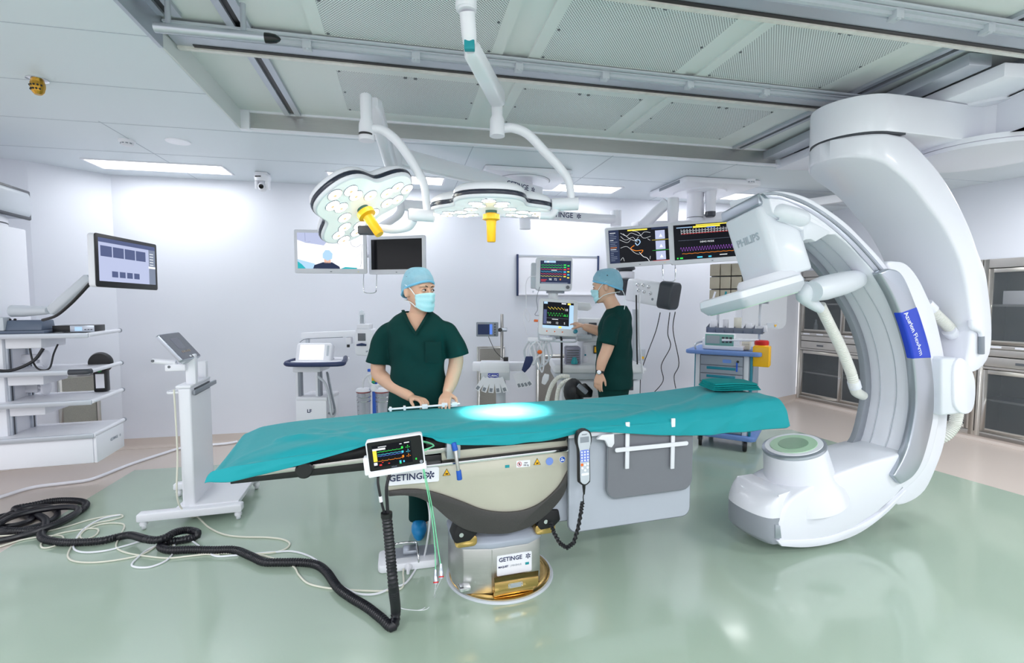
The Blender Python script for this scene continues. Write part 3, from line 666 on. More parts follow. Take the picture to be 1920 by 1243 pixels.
# ---------------- shields hanging from the table ----------------
mat('shield', (178, 184, 196), .45); mat('shieldedge', (118, 124, 132), .5); mat('shielddark', (118, 120, 128), .45)
def shield(name, lab, p0, p1, y, m, r=.05, th=.012):
    a = tl(*p0, y); b = tl(*p1, y)
    t = thing(name, lab, 'radiation shield', tw((a[0] + b[0]) / 2, y, min(a[2], b[2])))
    x0, x1 = a[0], b[0]; z1, z0 = a[2], b[2]
    build('edge', MB(TF).rbox(x0 - .006, x1 + .006, y + .001, y + th - .001, z0 - .006, z1 + .006, r), M['shieldedge'], t, bevel=.003)
    build('sheet', MB(TF).rbox(x0, x1, y - .001, y + th + .001, z0, z1, r - .004), M[m], t)
    return t, (x0, x1, z0, z1)
shield('radiation_shield', 'light grey hanging shield sheet, mostly hidden behind the handset', (1036, 800), (1090, 971), -.22, 'shield')
t2, b2 = shield('radiation_shield', 'large light grey hanging shield sheet under the table, right of the handset', (1068, 800), (1292, 965), -.27, 'shield')
t3, b3 = shield('radiation_shield', 'dark grey hanging shield flap with white bracket bars', (1141, 800), (1296, 915), -.30, 'shielddark', .06)
bk = MB(TF)
x0, x1, z0, z1 = b3
for px in (1175, 1260):
    X = tl(px, 845, -.31)[0]; bk = MB(TF); bk.box(X - .011, X + .011, -.319, -.311, tl(px, 878, -.31)[2], z1 + .02); build('bracket_bar', bk, M['offwhite'], t3, bevel=.001)
a_ = tl(1151, 843, -.31); b_ = tl(1287, 843, -.31)
build('cross_bar', MB(TF).rbox(a_[0], b_[0], -.325, -.319, a_[2] - .011, a_[2] + .011, .01), M['offwhite'], t3)
# rail with bracket carrying the shields
x, y, z = tl(1140, 815, -.30)
build('accessory_rail', MB(TF).box(x - .22, x + .5, -.305, -.293, z + .0, z + .025), M['offwhite'], T, bevel=.002)
build('rail_hook', MB(TF).prism([(x - .05, z + .01), (x + .02, z + .01), (x + .022, z - .04), (x + .008, z - .06), (x - .012, z - .055), (x - .03, z - .02), (x - .08, z - .01)], -.33, -.31), M['offwhite'], T, bevel=.004)
# ---------------- white positioning rod under the surgeon's hands ----------------
xa, xb = tl(728, 768, .25)[0], tl(862, 757, .25)[0]; a = tw(xa, .25, interp(ztop, xa) + .022); b = tw(xb, .25, interp(ztop, xb) + .022)
RD = thing('positioning_rail', 'thin white rail with clips on the far table edge under his hands', 'rail', a)
build('rod', MB().cyl(a, b, .006, n=10), M['white'], RD)
for t in (.03, .22, .5, .78, .92):
    p = a.lerp(b, t); build('clip', MB(FR(p, TA)).rbox(-.016 if t > .4 else -.007, .016 if t > .4 else .007, -.012, .012, -.011, .013, .004), M['white'], RD, bevel=.002)
# ---------------- foot pedal ----------------
FP0 = G(766, 1066)
fp = FR(FP0, math.radians(13))
FPd = thing('foot_pedal', 'white foot switch with steel guard bar on the floor', 'foot pedal', FP0)
build('base', MB(fp).rbox(-.165, .165, -.03, .15, .003, .05, .03, ax='xy'), M['white'], FPd, bevel=.01)
build('step_plate', MB(fp).rbox(-.12, .15, .03, .14, .05, .056, .01, ax='xy'), M['grey'], FPd, bevel=.002)
build('pedal', MB(fp).prism([(.02, .056), (.02, .085), (.1, .07), (.12, .056)], -.03, .04, 'yz') if False else MB(fp).box(-.03, .05, .04, .12, .056, .082), M['silver'], FPd, bevel=.008)
build('guard_bar', MB(fp).tube([(-.095, -.02, .012), (-.095, -.02, .07), (-.088, .03, .115), (-.07, .06, .12), (.03, .06, .12), (.05, .03, .115), (.055, -.02, .07), (.055, -.02, .012)], .006, n=10, sub=4), M['chrome'], FPd)
build('cable_socket', MB(fp).lathe([(.0, 0), (.022, 0), (.018, .012), (.01, .025), (.008, .05), (0, .05)], c=(-.0, -.03, .028), axis=(-.1, -1, -.25), n=14), M['offwhite'], FPd)
# ---------------- C-arm X-ray system ----------------
CO = W(1520, 1015, 2.85); CO.z = 0; CA = math.radians(17)
CX = Vector((math.cos(CA), math.sin(CA), 0)); CY = Vector((-math.sin(CA), math.cos(CA), 0)); CF = FR(CO, CA)
def cl(px, py, y=0.0):
    P = PLN(px, py, CO + CY * y, CY); r = P - CO; return (r.dot(CX), P.z)
def cls(l, y=0.0): return [cl(a, b, y) for a, b in l]
def cw(x, y, z): return CO + CX * x + CY * y + Vector((0, 0, z))
mat('cwhite', (240, 241, 250), .28, coat=.25)
mat('cshell', (228, 232, 240), .35, coat=.1)
mat('cgrey', (150, 155, 164), .4)
mat('clens', (178, 214, 182), .35)
CT = thing('c_arm_scanner', 'large white C-shaped X-ray arm with blue label beside the operating table', 'x-ray machine', CO)
def z8(X, Y): return (1300 + X / 4.143, 340 + Y / 4.143)
def z2(X, Y): return (1280 + X / 2.3016, 500 + Y / 2.3016)
O = [(1452, 357), (1483, 360), (1517, 371), (1553, 392), (1590, 420), (1621, 451), (1650, 482), (1685, 528), (1717, 580), (1743, 640), (1758, 700), (1763, 761), (1757, 813), (1742, 865), (1720, 898), (1695, 921), (1662, 956)]
I = [(1462, 392), (1500, 400), (1550, 428), (1590, 458), (1625, 495), (1655, 538), (1682, 585), (1700, 630), (1712, 680), (1716, 740), (1710, 790), (1694, 850), (1665, 885)]
CD = .31
Om = cat2(cls(O), 4); Im = cat2(cls(I), 4)
build('c_body', MB(CF).prism(Om + Im[::-1], .0, CD), M['cwhite'], CT, bevel=.012, seg=3)
# grey rim on the far side of the C and seams of the inner cover
Ir = cat2([(a * 1.0, b) for a, b in cls(I[3:], 0)], 4)
def offset(poly, c, k): return [(c[0] + (p[0] - c[0]) * k, c[1] + (p[1] - c[1]) * k) for p in poly]
cc = cl(1440, 700, 0)
build('rear_rim', MB(CF).prism(Im + offset(Im, cc, .955)[::-1], CD - .03, CD + .012), M['cgrey'], CT, bevel=.004)
for yy in (.11, .215):
    k = MB(CF); a = offset(Im[10:-4], cc, .9985)
    k.prism(a + offset(a, cc, .996)[::-1], yy, yy + .0035); build('cover_seam', k, M['lightgrey'], CT)
# silver running track on the front face
ch_o = [(1430, 362), (1455, 360), (1500, 372), (1545, 397), (1590, 432), (1625, 467), (1658, 505)]
ch_i = [(1440, 371), (1470, 375), (1505, 390), (1545, 416), (1588, 452), (1620, 486), (1645, 515)]
o_, i_ = cat2(cls(ch_o, -.004), 4), cat2(cls(ch_i, -.004), 4)
build('track', MB(CF).prism(o_ + i_[::-1], -.004, .02), M['silver'], CT, bevel=.002)
mid = lambda A_, B_, t: [(a[0] + (b[0] - a[0]) * t, a[1] + (b[1] - a[1]) * t) for a, b in zip(A_, B_)]
build('track_groove', MB(CF).prism(mid(o_, i_, .30) + mid(o_, i_, .45)[::-1], -.0075, .0), M['grey'], CT)
lo = [(1676, 902), (1641, 939), (1584, 976), (1515, 991), (1454, 984)]; lu = [(1694, 914), (1654, 952), (1602, 984), (1541, 1004), (1454, 1010)]
o_, i_ = cat2(cls(lo, -.006), 4), cat2(cls(lu, -.006), 4)
build('lower_track', MB(CF).prism(o_ + i_[::-1], -.006, .02), M['silver'], CT, bevel=.002)
# silver side cover with blue name section
so = [(1668, 503), (1693, 515), (1719, 574), (1740, 640), (1748, 680), (1753, 739), (1749, 795), (1732, 861), (1714, 893), (1690, 909)]
si = [(1649, 511), (1672, 550), (1690, 592), (1704, 636), (1713, 674), (1718, 720), (1718, 770), (1708, 825), (1695, 860), (1676, 893)]
YS = -.045
so_, si_ = cat2(cls(so, YS), 6), cat2(cls(si, YS), 6)
sc_ = build('side_cover', MB(CF).prism(so_ + si_[::-1], YS, .01), M['silver'], CT, bevel=.014, seg=3)
k0, k1 = 11, 24
bl_o = so_[13:25]; bl_i = si_[11:24]
def at_t(poly, py):
    z = None; best = None
    for p in poly:
        q = (p[0], p[1])
        d = abs(PROJ(cw(p[0], YS, p[1]))[1] - py)
        if best is None or d < best[0]: best = (d, p)
    return poly.index(best[1])
def PROJ(P):
    q = Vector(P) - C3; dd = q.y * math.cos(PITCH) - q.z * math.sin(PITCH); uu = q.y * math.sin(PITCH) + q.z * math.cos(PITCH)
    return (960 + F * q.x / dd, 621.5 - F * uu / dd)
a0, a1 = at_t(so_, 573), at_t(so_, 673); b0, b1 = at_t(si_, 584), at_t(si_, 674)
sec = so_[a0:a1 + 1]; seci = si_[b0:b1 + 1]
grow = lambda poly, c, k: [(c[0] + (p[0] - c[0]) * k, c[1] + (p[1] - c[1]) * k) for p in poly]
build('name_section', MB(CF).prism(grow(sec, cc, 1.002) + grow(seci, cc, .998)[::-1], YS - .0015, .0), mat('azblue', (28, 66, 200), .3), CT, bevel=.012, seg=3)
# lettering runs down the curved section
t0 = cl(1700, 588, YS); t1 = cl(1727, 662, YS)
ang = math.atan2(t1[1] - t0[1], t1[0] - t0[0])
Lm = Matrix.Translation(((t0[0] + t1[0]) / 2, YS - .0025, (t0[1] + t1[1]) / 2)) @ Matrix.Rotation(-ang, 4, 'Y')
k = MB(CF); L_ = math.hypot(t1[0] - t0[0], t1[1] - t0[1])
words = 'Azurion FlexArm'; wd = [.62, .52, .55, .36, .26, .55, .56, .28, .5, .24, .53, .5, .62, .36, .85]; tot = sum(wd)
acc = 0; cpts = cat2(cls([(1697, 586), (1706, 605), (1715, 627), (1722, 648), (1727, 666)], YS), 8)
import bisect
ds = [0]
for a, b in zip(cpts, cpts[1:]): ds.append(ds[-1] + math.hypot(b[0] - a[0], b[1] - a[1]))
for chh, w in zip(words, wd):
    s_ = (acc + w / 2) / tot * ds[-1]; acc += w; j = min(len(ds) - 2, max(0, bisect.bisect(ds, s_) - 1)); f_ = (s_ - ds[j]) / (ds[j + 1] - ds[j])
    x = cpts[j][0] + (cpts[j + 1][0] - cpts[j][0]) * f_; z = cpts[j][1] + (cpts[j + 1][1] - cpts[j][1]) * f_; a = math.atan2(cpts[j + 1][1] - cpts[j][1], cpts[j + 1][0] - cpts[j][0])
    if chh != ' ': k.text(chh, .046, Matrix.Translation((x, YS - .0022, z)) @ Matrix.Rotation(-a, 4, 'Y'), bold=(.0006 if acc < tot * .5 else 0))
build('lettering', k, M['e_wht'] if False else M['white'], CT)
# ---- lower tube housing ----
shell_f = [(1458, 980), (1464, 962), (1474, 943), (1490, 927), (1515, 912), (1560, 891), (1619, 869), (1700, 846), (1716, 860), (1705, 895), (1676, 930), (1641, 960), (1595, 990), (1545, 1008), (1510, 1014), (1462, 1014)]
sf = cat2(cls(shell_f[:8], 0), 3) + cls(shell_f[8:], 0)
def lerp2(a, b, t): return (a[0] + (b[0] - a[0]) * t, a[1] + (b[1] - a[1]) * t)
# loft the housing: front outline narrowing to the back
ctr = cl(1590, 950)
rings = []
for y, kx, kz in ((-.012, .965, .965), (0, 1, 1), (.1, 1.0, 1.0), (.25, 1.0, 1.0), (.34, .97, .96), (.37, .92, .90)):
    rings.append([(ctr[0] + (p[0] - ctr[0]) * kx, y, ctr[1] + (p[1] - ctr[1]) * kz) for p in sf])
build('tube_housing', MB(CF).loft(rings), M['cwhite'], CT, bevel=.006)
lowr = cat2(cls([(1454, 1012), (1541, 1006), (1602, 986), (1654, 954), (1693, 916)], 0), 5); lowo = cat2(cls([(1462, 1022), (1508, 1024), (1558, 1016), (1610, 996), (1662, 957), (1696, 918)], 0), 5)
build('lower_shell', MB(CF).prism(lowr + lowo[::-1], -.016, .34), M['cwhite'], CT, bevel=.004)
# rounded nose towards the left with grey end cap
nose = MB(CF); rg = []
p_top = cl(1458, 975); p_bot = cl(1455, 1012)
for i in range(9):
    a = math.pi / 2 * i / 8
    ex = .26 * math.sin(a); yc = .17; hw = .185 * (math.cos(a) ** .55 if i < 8 else .02) + .0
    zt = p_top[1] + .0; hts = (p_top[1] + .17 * math.cos(a) ** .0)
    rg.append((ex, hw))
# plan-view D-shaped nose, profile rises to the cone
plan = [(cl(1460, 1000)[0], -.0)]
xr = cl(1460, 1000)[0]
def noselayer(z, grow_):
    if grow_ < 0: grow_ *= 1.15
    pts = []
    for i in range(15):
        a = -math.pi / 2 + math.pi * i / 14
        pts.append((xr - (.11 + grow_) * max(0, math.cos(a)) ** .6 - .0, .175 + (.178 + grow_ * .1) * math.sin(a), z))
    pts += [(xr + .12, .345, z), (xr + .12, .04, z)]
    return pts
zb = p_bot[1]
build('end_cap', MB(CF).loft([noselayer(zb - .03, -.03), noselayer(zb - .005, -.005), noselayer(zb + .02, 0.0), noselayer(p_top[1] + .012, .0)]), M['cgrey'], CT, bevel=.003)
zt0 = p_top[1] + .012
build('nose_cover', MB(CF).loft([noselayer(zt0, .001), noselayer(zt0 + .035, -.006), noselayer(zt0 + .065, -.02), noselayer(zt0 + .09, -.04), noselayer(zt0 + .11, -.065), noselayer(zt0 + .122, -.095), noselayer(zt0 + .13, -.13)]), M['cwhite'], CT, ang=60)
cx0, cz0 = cl(1500, 905, .17); cx1, cz1 = cl(1493, 833, .17)
axv = Vector((cx1 - cx0, 0, cz1 - cz0)).normalized(); ax_w = CX * axv.x + Vector((0, 0, axv.z)); hgt_c = math.hypot(cx1 - cx0, cz1 - cz0)
cen = cw(cx0, .17, cz0)
axt = Matrix.Rotation(math.radians(-5), 3, CY) @ ax_w
build('tube_cone', MB().lathe([(.0, -.1), (.25, -.1), (.235, -.03), (.212, .01), (.20, .05), (.176, hgt_c - .02), (0, hgt_c - .02)], c=cen, axis=axt, n=48), M['cwhite'], CT)
build('cone_ring', MB().lathe([(.176, hgt_c - .02), (.181, hgt_c - .012), (.179, hgt_c), (.165, hgt_c + .006), (.12, hgt_c + .007), (0, hgt_c + .006)], c=cen, axis=axt, n=48), M['silver'], CT)
build('white_ring', MB().lathe([(.162, hgt_c + .005), (.16, hgt_c + .009), (.12, hgt_c + .010), (0, hgt_c + .009)], c=cen, axis=axt, n=48), M['white'], CT)
build('exit_window', MB().lathe([(.132, hgt_c + .009), (.13, hgt_c + .013), (.09, hgt_c + .014), (0, hgt_c + .014)], c=cen, axis=axt, n=48), M['clens'], CT)
build('exit_window_centre', MB().lathe([(.085, hgt_c + .013), (.083, hgt_c + .016), (0, hgt_c + .016)], c=cen, axis=axt, n=40), mat('clens2', (120, 160, 128), .3), CT)
# ---- detector head ----
TH = math.radians(-13.5)
h0 = cl(*z8(640, 720), -.02)
DFm = CF @ Matrix.Translation((h0[0], -.02, h0[1])) @ Matrix.Rotation(TH, 4, 'Y') @ Matrix.Rotation(math.radians(-10.5), 4, 'X') @ Matrix.Translation((0, .02, 0)); DI = DFm.inverted()
def dl(X, Y, y):
    p = DI @ PLN(*z8(X, Y), DFm @ Vector((0, y, 0)), (DFm.to_3x3() @ Vector((0, 1, 0)))); return (p.x, p.z)
zt_ = dl(600, 190, -.02)[1]; xr_ = dl(900, 500, -.02)[0]; xl_ = dl(615, 500, -.02)[0]; zb_d = dl(800, 715, -.02)[1]
HD = .30
hb = build('detector_housing', MB(DFm).rbox(xl_, xr_, -.02, HD, zb_d, zt_ + .02, .05, ax='xy'), M['cshell'], CT, bevel=.018, seg=3)
capz = dl(600, 70, -.02)[1]
build('head_cap', MB(DFm).prism([(xl_ - .002, zt_ + .02), (xr_ - .06, zt_ + .02), (xr_ - .05, zt_ + .05), (xl_ + .06, capz + .0), (xl_ + .01, capz)], -.022, HD + .002), M['silver'], CT, bevel=.012, seg=3)
build('upper_link', MB(CF).prism(cls([(1440, 357), (1560, 396), (1575, 440), (1520, 440), (1450, 400)]), .002, CD - .005), M['cwhite'], CT, bevel=.01)
k = MB(DFm @ Matrix.Translation((xl_ - .0012, HD / 2 - .01, (zt_ + zb_d) / 2 + .08)) @ Matrix.Rotation(math.radians(-90), 4, 'Z'))
k.text('PHILIPS', .06, Matrix.Translation((.0, 0, -.02)), bold=.0018, sx=.95); build('lettering', k, mat('philtext', (176, 186, 196), .5), CT)
# side bulge and handle bracket on the front face
p0 = dl(665, 240, -.05); p1 = dl(840, 285, -.05)
build('side_bulge', MB(DFm).tube([(p0[0] - .015, -.03, p0[1]), (p0[0] + .01, -.045, p0[1]), (p1[0], -.045, p1[1]), (p1[0] + .015, -.03, p1[1])], [.03, .048, .048, .03], n=20), M['cshell'], CT)
hx = [cl(*z8(a, b), -.02) for a, b in ((885, 460), (880, 340), (930, 300), (1090, 385), (1085, 400), (975, 465), (940, 445), (895, 450))]
build('handle_bracket', MB(CF).prism(hx, -.0, .25), M['cshell'], CT, bevel=.01)
# round collar and flat panel
pc = dl(480, 750, .15)
xc_, zc_ = (xl_ + xr_) / 2 - .075, zb_d
build('collar', MB(DFm).lathe([(0, .03), (.15, .03), (.165, .01), (.175, -.035), (.18, -.05), (0, -.05)], c=(xc_, .14, zc_ + .01), n=40), M['cwhite'], CT)
build('collar_ring', MB(DFm).lathe([(0, -.05), (.182, -.05), (.185, -.058), (0, -.06)], c=(xc_, .14, zc_ + .01), n=40), M['silver'], CT)
px0 = dl(392, 900, -.05)[0]; px1 = dl(895, 800, -.05)[0]; pzt = dl(380, 842, -.05)[1]; pzb = dl(400, 962, -.05)[1] - .012
ph = pzt - pzb
PDp = .40
def pl_layer(z, s): return [(p[0], p[1], z) for p in rrect(px0 + s, px1 - s, -.05 + s, -.05 + PDp - s, .035, 4)]
build('flat_panel', MB(DFm).loft([pl_layer(pzt, .02), pl_layer(pzt - .008, .004), pl_layer(pzt - ph * .45, .0)], cap=True), M['cwhite'], CT, bevel=.0)
build('panel_skirt', MB(DFm).loft([pl_layer(pzt - ph * .45, .0), pl_layer(pzt - ph * .62, .0), pl_layer(pzb, .022)]), M['lightgrey'], CT)
def tl_layer(z, s): return [(p[0], p[1], z) for p in rrect(px0 + s, px1 - s, -.05 + s, -.05 + PDp - s, .03, 4)]
build('panel_window', MB(DFm).loft([tl_layer(pzb, .03), tl_layer(pzb - .006, .034)]), mat('pwindow', (190, 215, 200), .3), CT)
# ---- wrist and hoses ----
a = cl(1530, 545, .05); b = cl(1606, 524, .10)
wr = [(cl(1524, 546, -.0), .0), (cl(1545, 540, .02), .02), (cl(1580, 531, .05), .05), (cl(1606, 524, .1), .10)]
build('wrist_bar', MB(CF).tube([(p[0], y, p[1]) for p, y in wr], [.058, .072, .07, .058], n=24), M['cshell'], CT)
wr = [(cl(1517, 540, .05), .05), (cl(1508, 555, .05), .05), (cl(1538, 580, .08), .08)]
build('wrist_shell', MB(CF).tube([(p[0], y, p[1]) for p, y in wr], [.05, .045, .025], n=20), M['cshell'], CT)
def corrug(mb, pts, r, pitch=.012, depth=.003, n=14):
    pts = [Vector(p) for p in pts]; q = []
    k = len(pts)
    for i in range(k - 1):
        p0, p1, p2, p3 = pts[max(0, i - 1)], pts[i], pts[i + 1], pts[min(k - 1, i + 2)]
        st = max(2, int((p2 - p1).length / (pitch / 2)))
        for j in range(st):
            t = j / st; q.append(.5 * ((2 * p1) + (p2 - p0) * t + (2 * p0 - 5 * p1 + 4 * p2 - p3) * t * t + (3 * p1 - p0 - 3 * p2 + p3) * t ** 3))
    q.append(pts[-1]); return mb.tube(q, [r + (depth if i % 2 else -depth) for i in range(len(q))], n=n, smooth=False)
mat('hose', (232, 232, 226), .4)
def c3(px, py, y): q = cl(px, py, y); return cw(q[0], y, q[1])
build('inner_hose', corrug(MB(), [c3(1537, 572, .14), c3(1556, 610, .16), c3(1578, 655, .17), c3(1596, 700, .18), c3(1602, 726, .19)], .030), M['hose'], CT)
build('hose_clamp', MB().cyl(c3(1600, 714, .19), c3(1604, 728, .19), .037, n=20), M['cwhite'], CT, bevel=.004)
build('hose_boot', MB().tube([c3(1603, 726, .19), c3(1606, 735, .2), c3(1618, 742, .22)], [.033, .033, .03], n=16), M['hose'], CT)
# ---- carriage behind the C ----
car = [(1662, 497), (1682, 490), (1702, 496), (1722, 520), (1738, 552), (1752, 585), (1766, 640), (1776, 700), (1778, 770), (1772, 830), (1755, 880), (1735, 920), (1708, 941), (1680, 946), (1690, 915), (1730, 850), (1740, 760), (1730, 650), (1700, 560)]
build('c_carriage', MB(CF).prism(cat2(cls(car, .06), 3, True), .06, .40), M['cwhite'], CT, bevel=.02, seg=3)
jb = [(1764, 672), (1800, 672), (1818, 685), (1829, 712), (1831, 740), (1826, 765), (1812, 777), (1790, 778), (1764, 778)]
j2 = cls([(1790, 686), (1803, 671), (1818, 684), (1829, 712), (1829, 750), (1822, 772), (1806, 776), (1792, 762), (1789, 735)], -.07)
build('rotation_joint', MB(CF).prism(cls([(1768, 672), (1803, 671), (1818, 684), (1829, 712), (1829, 750), (1822, 772), (1806, 776), (1768, 780)], -.06), -.055, .30), M['cshell'], CT, bevel=.015, seg=3)
build('joint_cap', MB(CF).prism(cat2(j2, 3, True), -.07, -.04), M['cwhite'], CT, bevel=.008, seg=3)
build('outer_hose', corrug(MB(), [c3(1742, 578, .10), c3(1760, 595, .08), c3(1785, 620, .06), c3(1800, 645, .06), c3(1806, 680, .08)], .033), M['hose'], CT)
build('hose_clamp', MB().cyl(c3(1779, 619, .06), c3(1787, 628, .06), .042, n=20), M['cwhite'], CT, bevel=.004)
build('hose_socket', MB().cyl(c3(1735, 570, .11), c3(1748, 583, .095), .042, n=20), M['cwhite'], CT, bevel=.004)
build('lower_hose', corrug(MB(), [c3(1795, 770, .12), c3(1790, 795, .13), c3(1775, 815, .15), c3(1755, 825, .2)], .036), M['hose'], CT)
# ---- suspended L arm ----
YL = -.03
outer = [(1683, 250), (1702, 263), (1735, 296), (1765, 333), (1795, 385), (1817, 433), (1831, 474), (1845, 511), (1852, 560), (1856, 600), (1856, 640), (1851, 668), (1838, 689), (1822, 697)]
inner = [(1522, 302), (1545, 290), (1575, 286), (1605, 287), (1640, 297), (1672, 318), (1706, 348), (1735, 385), (1765, 426), (1791, 478), (1804, 520), (1812, 570), (1816, 609), (1813, 650), (1806, 690)]
rp = .235; yc = YL + .22
xc = cl(1519, 250, yc)[0] + rp / math.cos(math.radians(48.3))
tz = cl(1640, 246, YL)[1]; zA = tz; zB = tz + (cl(1640, 173, YL)[1] - cl(1640, 246, YL)[1])
print('DRUM', xc, tz, zB, cw(xc, yc, 0))
def resample(p, n):
    d = [0]
    for a, b in zip(p, p[1:]): d.append(d[-1] + math.hypot(b[0] - a[0], b[1] - a[1]))
    out = []
    for i in range(n):
        s_ = d[-1] * i / (n - 1); j = min(len(d) - 2, max(0, bisect.bisect(d, s_) - 1)); f_ = (s_ - d[j]) / max(1e-9, d[j + 1] - d[j]); out.append((p[j][0] + (p[j + 1][0] - p[j][0]) * f_, p[j][1] + (p[j + 1][1] - p[j][1]) * f_))
    return out
om = resample(cat2(cls(outer, YL), 6), 40); im = resample(cat2(cls(inner[5:], YL), 6), 40)
iz = tz - .13
rings = []
def lring(o, i, y0, y1, r=.02):
    o = Vector((o[0], 0, o[1])); i = Vector((i[0], 0, i[1])); d = (i - o).normalized(); out = []
    L = (i - o).length; r = min(r, L * .4, (y1 - y0) * .4)
    for yy, dd, sg in ((y0, 0, -1), (y0, L, 1), (y1, L, -1), (y1, 0, 1)):
        c_ = o + d * (r if dd == 0 else L - r); cy_ = yy + (r if yy == y0 else -r)
        a0 = {(0, 0): (180, 270), (0, 1): (270, 360), (1, 1): (0, 90), (1, 0): (90, 180)}[(0 if yy == y0 else 1, 0 if dd == 0 else 1)]
        for k in range(4):
            a = math.radians(a0[0] + (a0[1] - a0[0]) * k / 3)
            p = c_ + d * (r * math.cos(a)); out.append((p.x, cy_ + r * math.sin(a), p.z))
    return out
x0_ = xc - rp
ie = cl(1640, 296, YL)
for k in range(12):
    t = k / 12; x = x0_ + rp * (1 - math.cos(t * math.pi / 2)) + .002
    h = math.sqrt(max(0, rp ** 2 - (x - xc) ** 2)) + .004
    zi = tz - .12 - .075 * t ** 2
    rings.append(lring((x, tz - .006), (x, zi), yc - h, yc + h, .02 * min(1, t * 3 + .1)))
for o, i in list(zip(om, im))[1:]:
    rings.append(lring((o[0], min(o[1], tz - .006)), i, yc - rp, yc + rp))
build('l_arm', MB(CF).loft(rings), M['cwhite'], CT, ang=50)
build('arm_handle', MB(CF).tube([(lambda q: (q[0], YL - .03, q[1]))(cl(a, b, YL - .03)) for a, b in ((1821, 600), (1822, 612), (1836, 620), (1840, 632), (1840, 662))], [.016, .018, .014, .015, .014], n=14), M['cwhite'], CT)
build('handle_tip', MB(CF).tube([(lambda q: (q[0], YL - .03, q[1]))(cl(a, b, YL - .03)) for a, b in ((1840, 630), (1840, 664))], .0165, n=14), M['grey'], CT, bevel=.004)
# top pivot arm, plan outline
def gp(px, py, z): p = G(px, py, z); return (p.x, p.y)
pc_ = cw(xc, yc, 0); rq = rp + .005
arc = [(pc_.x + rq * math.cos(t), pc_.y + rq * math.sin(t)) for t in [math.radians(CA * 57.3 + 90 + 170 * i / 24) for i in range(0, 25)]]
n0 = gp(1700, 250, zA); n1 = gp(1765, 258, zA); n2 = gp(1825, 265, zA); n3 = gp(1862, 262, zA); n4 = gp(1925, 246, zA); n5 = gp(2060, 190, zA)
front_pts = [n0, n1, n2, n3, n4, n5]
back_pts = [(n5[0] + .1, n5[1] + 1.1), (n3[0] + .2, n3[1] + .85), (n1[0] + .1, n1[1] + .55)]
plan = arc + cat2(front_pts, 4) + back_pts
build('pivot_arm', MB().prism(plan, zA + .004, zB, 'xy'), M['cwhite'], CT, bevel=.012, seg=3)
build('pivot_gap', MB().prism([(pc_.x + (p[0] - pc_.x) * .985, pc_.y + (p[1] - pc_.y) * .985) for p in arc + [n0]], zA - .007, zA + .005, 'xy'), M['darkgrey'], CT)
# big turntable disc
zd = zA - .05
a = Vector(gp(1737, 295, zd)); b = Vector(gp(1920, 263, zd)); c = Vector(gp(1765, 324, zd)); e_ = Vector(gp(1920, 303, zd))
def circ(a, b, c):
    ax, ay, bx, by, cx, cy = *a, *b, *c; d = 2 * (ax * (by - cy) + bx * (cy - ay) + cx * (ay - by))
    ux = ((ax * ax + ay * ay) * (by - cy) + (bx * bx + by * by) * (cy - ay) + (cx * cx + cy * cy) * (ay - by)) / d
    uy = ((ax * ax + ay * ay) * (cx - bx) + (bx * bx + by * by) * (ax - cx) + (cx * cx + cy * cy) * (bx - ax)) / d
    return ux, uy, math.hypot(ax - ux, ay - uy)
tc_ = circ(a, b, c); print('turntable', tc_, 'e', e_, 'drum', pc_, zA, zB)
ux, uy, rr0 = tc_
build('turntable', MB().lathe([(0, zd), (rr0, zd), (rr0, zd + .024), (0, zd + .024)], c=(ux, uy, 0), n=72), M['cwhite'], CT)
build('turntable_ring', MB().lathe([(rr0 - .012, zd + .02), (rr0 - .012, zd + .03), (rr0 - .002, zd + .03), (rr0 - .002, zA + .01), (0, zA + .01)], c=(ux, uy, 0), n=72), M['cwhite'], CT)
# carriage slab under the rails
q0 = gp(1883, 143, zB + .006); q1 = gp(1763, 192, zB + .006); dv = (Vector(q1) - Vector(q0)).normalized(); du = Vector((-dv.y, dv.x)); du = du if du.x > 0 else -du
P0 = Vector(q0); pts = [P0, P0 + dv * 1.9, P0 + dv * 1.9 + du * .9, P0 + du * .9]
build('ceiling_carriage', MB().prism([(p.x, p.y) for p in pts], zB + .006, ZR - .085, 'xy'), M['cwhite'], CT, bevel=.006)
q = P0 - du * .16
build('carriage_duct', MB().prism([(p.x, p.y) for p in (q + dv * .05, q + dv * 1.9, q + dv * 1.9 + du * .14, q + dv * .05 + du * .14)], zB + .08, ZR - .02, 'xy'), M['alu'], CT, bevel=.003)
build('pivot_mount', MB().lathe([(.34, zB - .01), (.34, zB + .04), (0, zB + .04)], c=(ux, uy, 0), n=40), M['cwhite'], CT)
# ---------------- right wall: stainless cabinets built into the wall ----------------
KA = math.atan2(kd.y, kd.x)                      # x local runs towards the camera, y local = out of the room? keep explicit
kx = kd; ky = kn
KM = Matrix(((kx.x, ky.x, 0, K0.x), (kx.y, ky.y, 0, K0.y), (0, 0, 1, 0), (0, 0, 0, 1)))
def kp(px, py, y=0.0): P = PLN(px, py, K0 + ky * y, ky); r = P - K0; return r.dot(kx), P.z
mat('cabsteel', (204, 200, 194), .34, metal=.7, noise=.08, nscale=5)
mat('cabin', (120, 124, 124), .4, metal=.6)
s_end = 6.0
zt1 = kp(1491, 517)[1]; zt2 = kp(1900, 457)[1]; print('cab tops', zt1, zt2, [kp(x, y) for x, y in ((1500, 540), (1500, 635), (1500, 668), (1500, 688), (1500, 745), (1560, 750), (1645, 780), (1830, 640), (1920, 570), (1834, 800))])
zt = 1.93
wr_ = MB(KM); wr_.box(-.001, s_end, 0, .1, zt, 3.0); wr_.box(-.001, s_end, 0, .1, -.02, .055)
struct('wall_right', wr_, M['wall'], smooth=False)
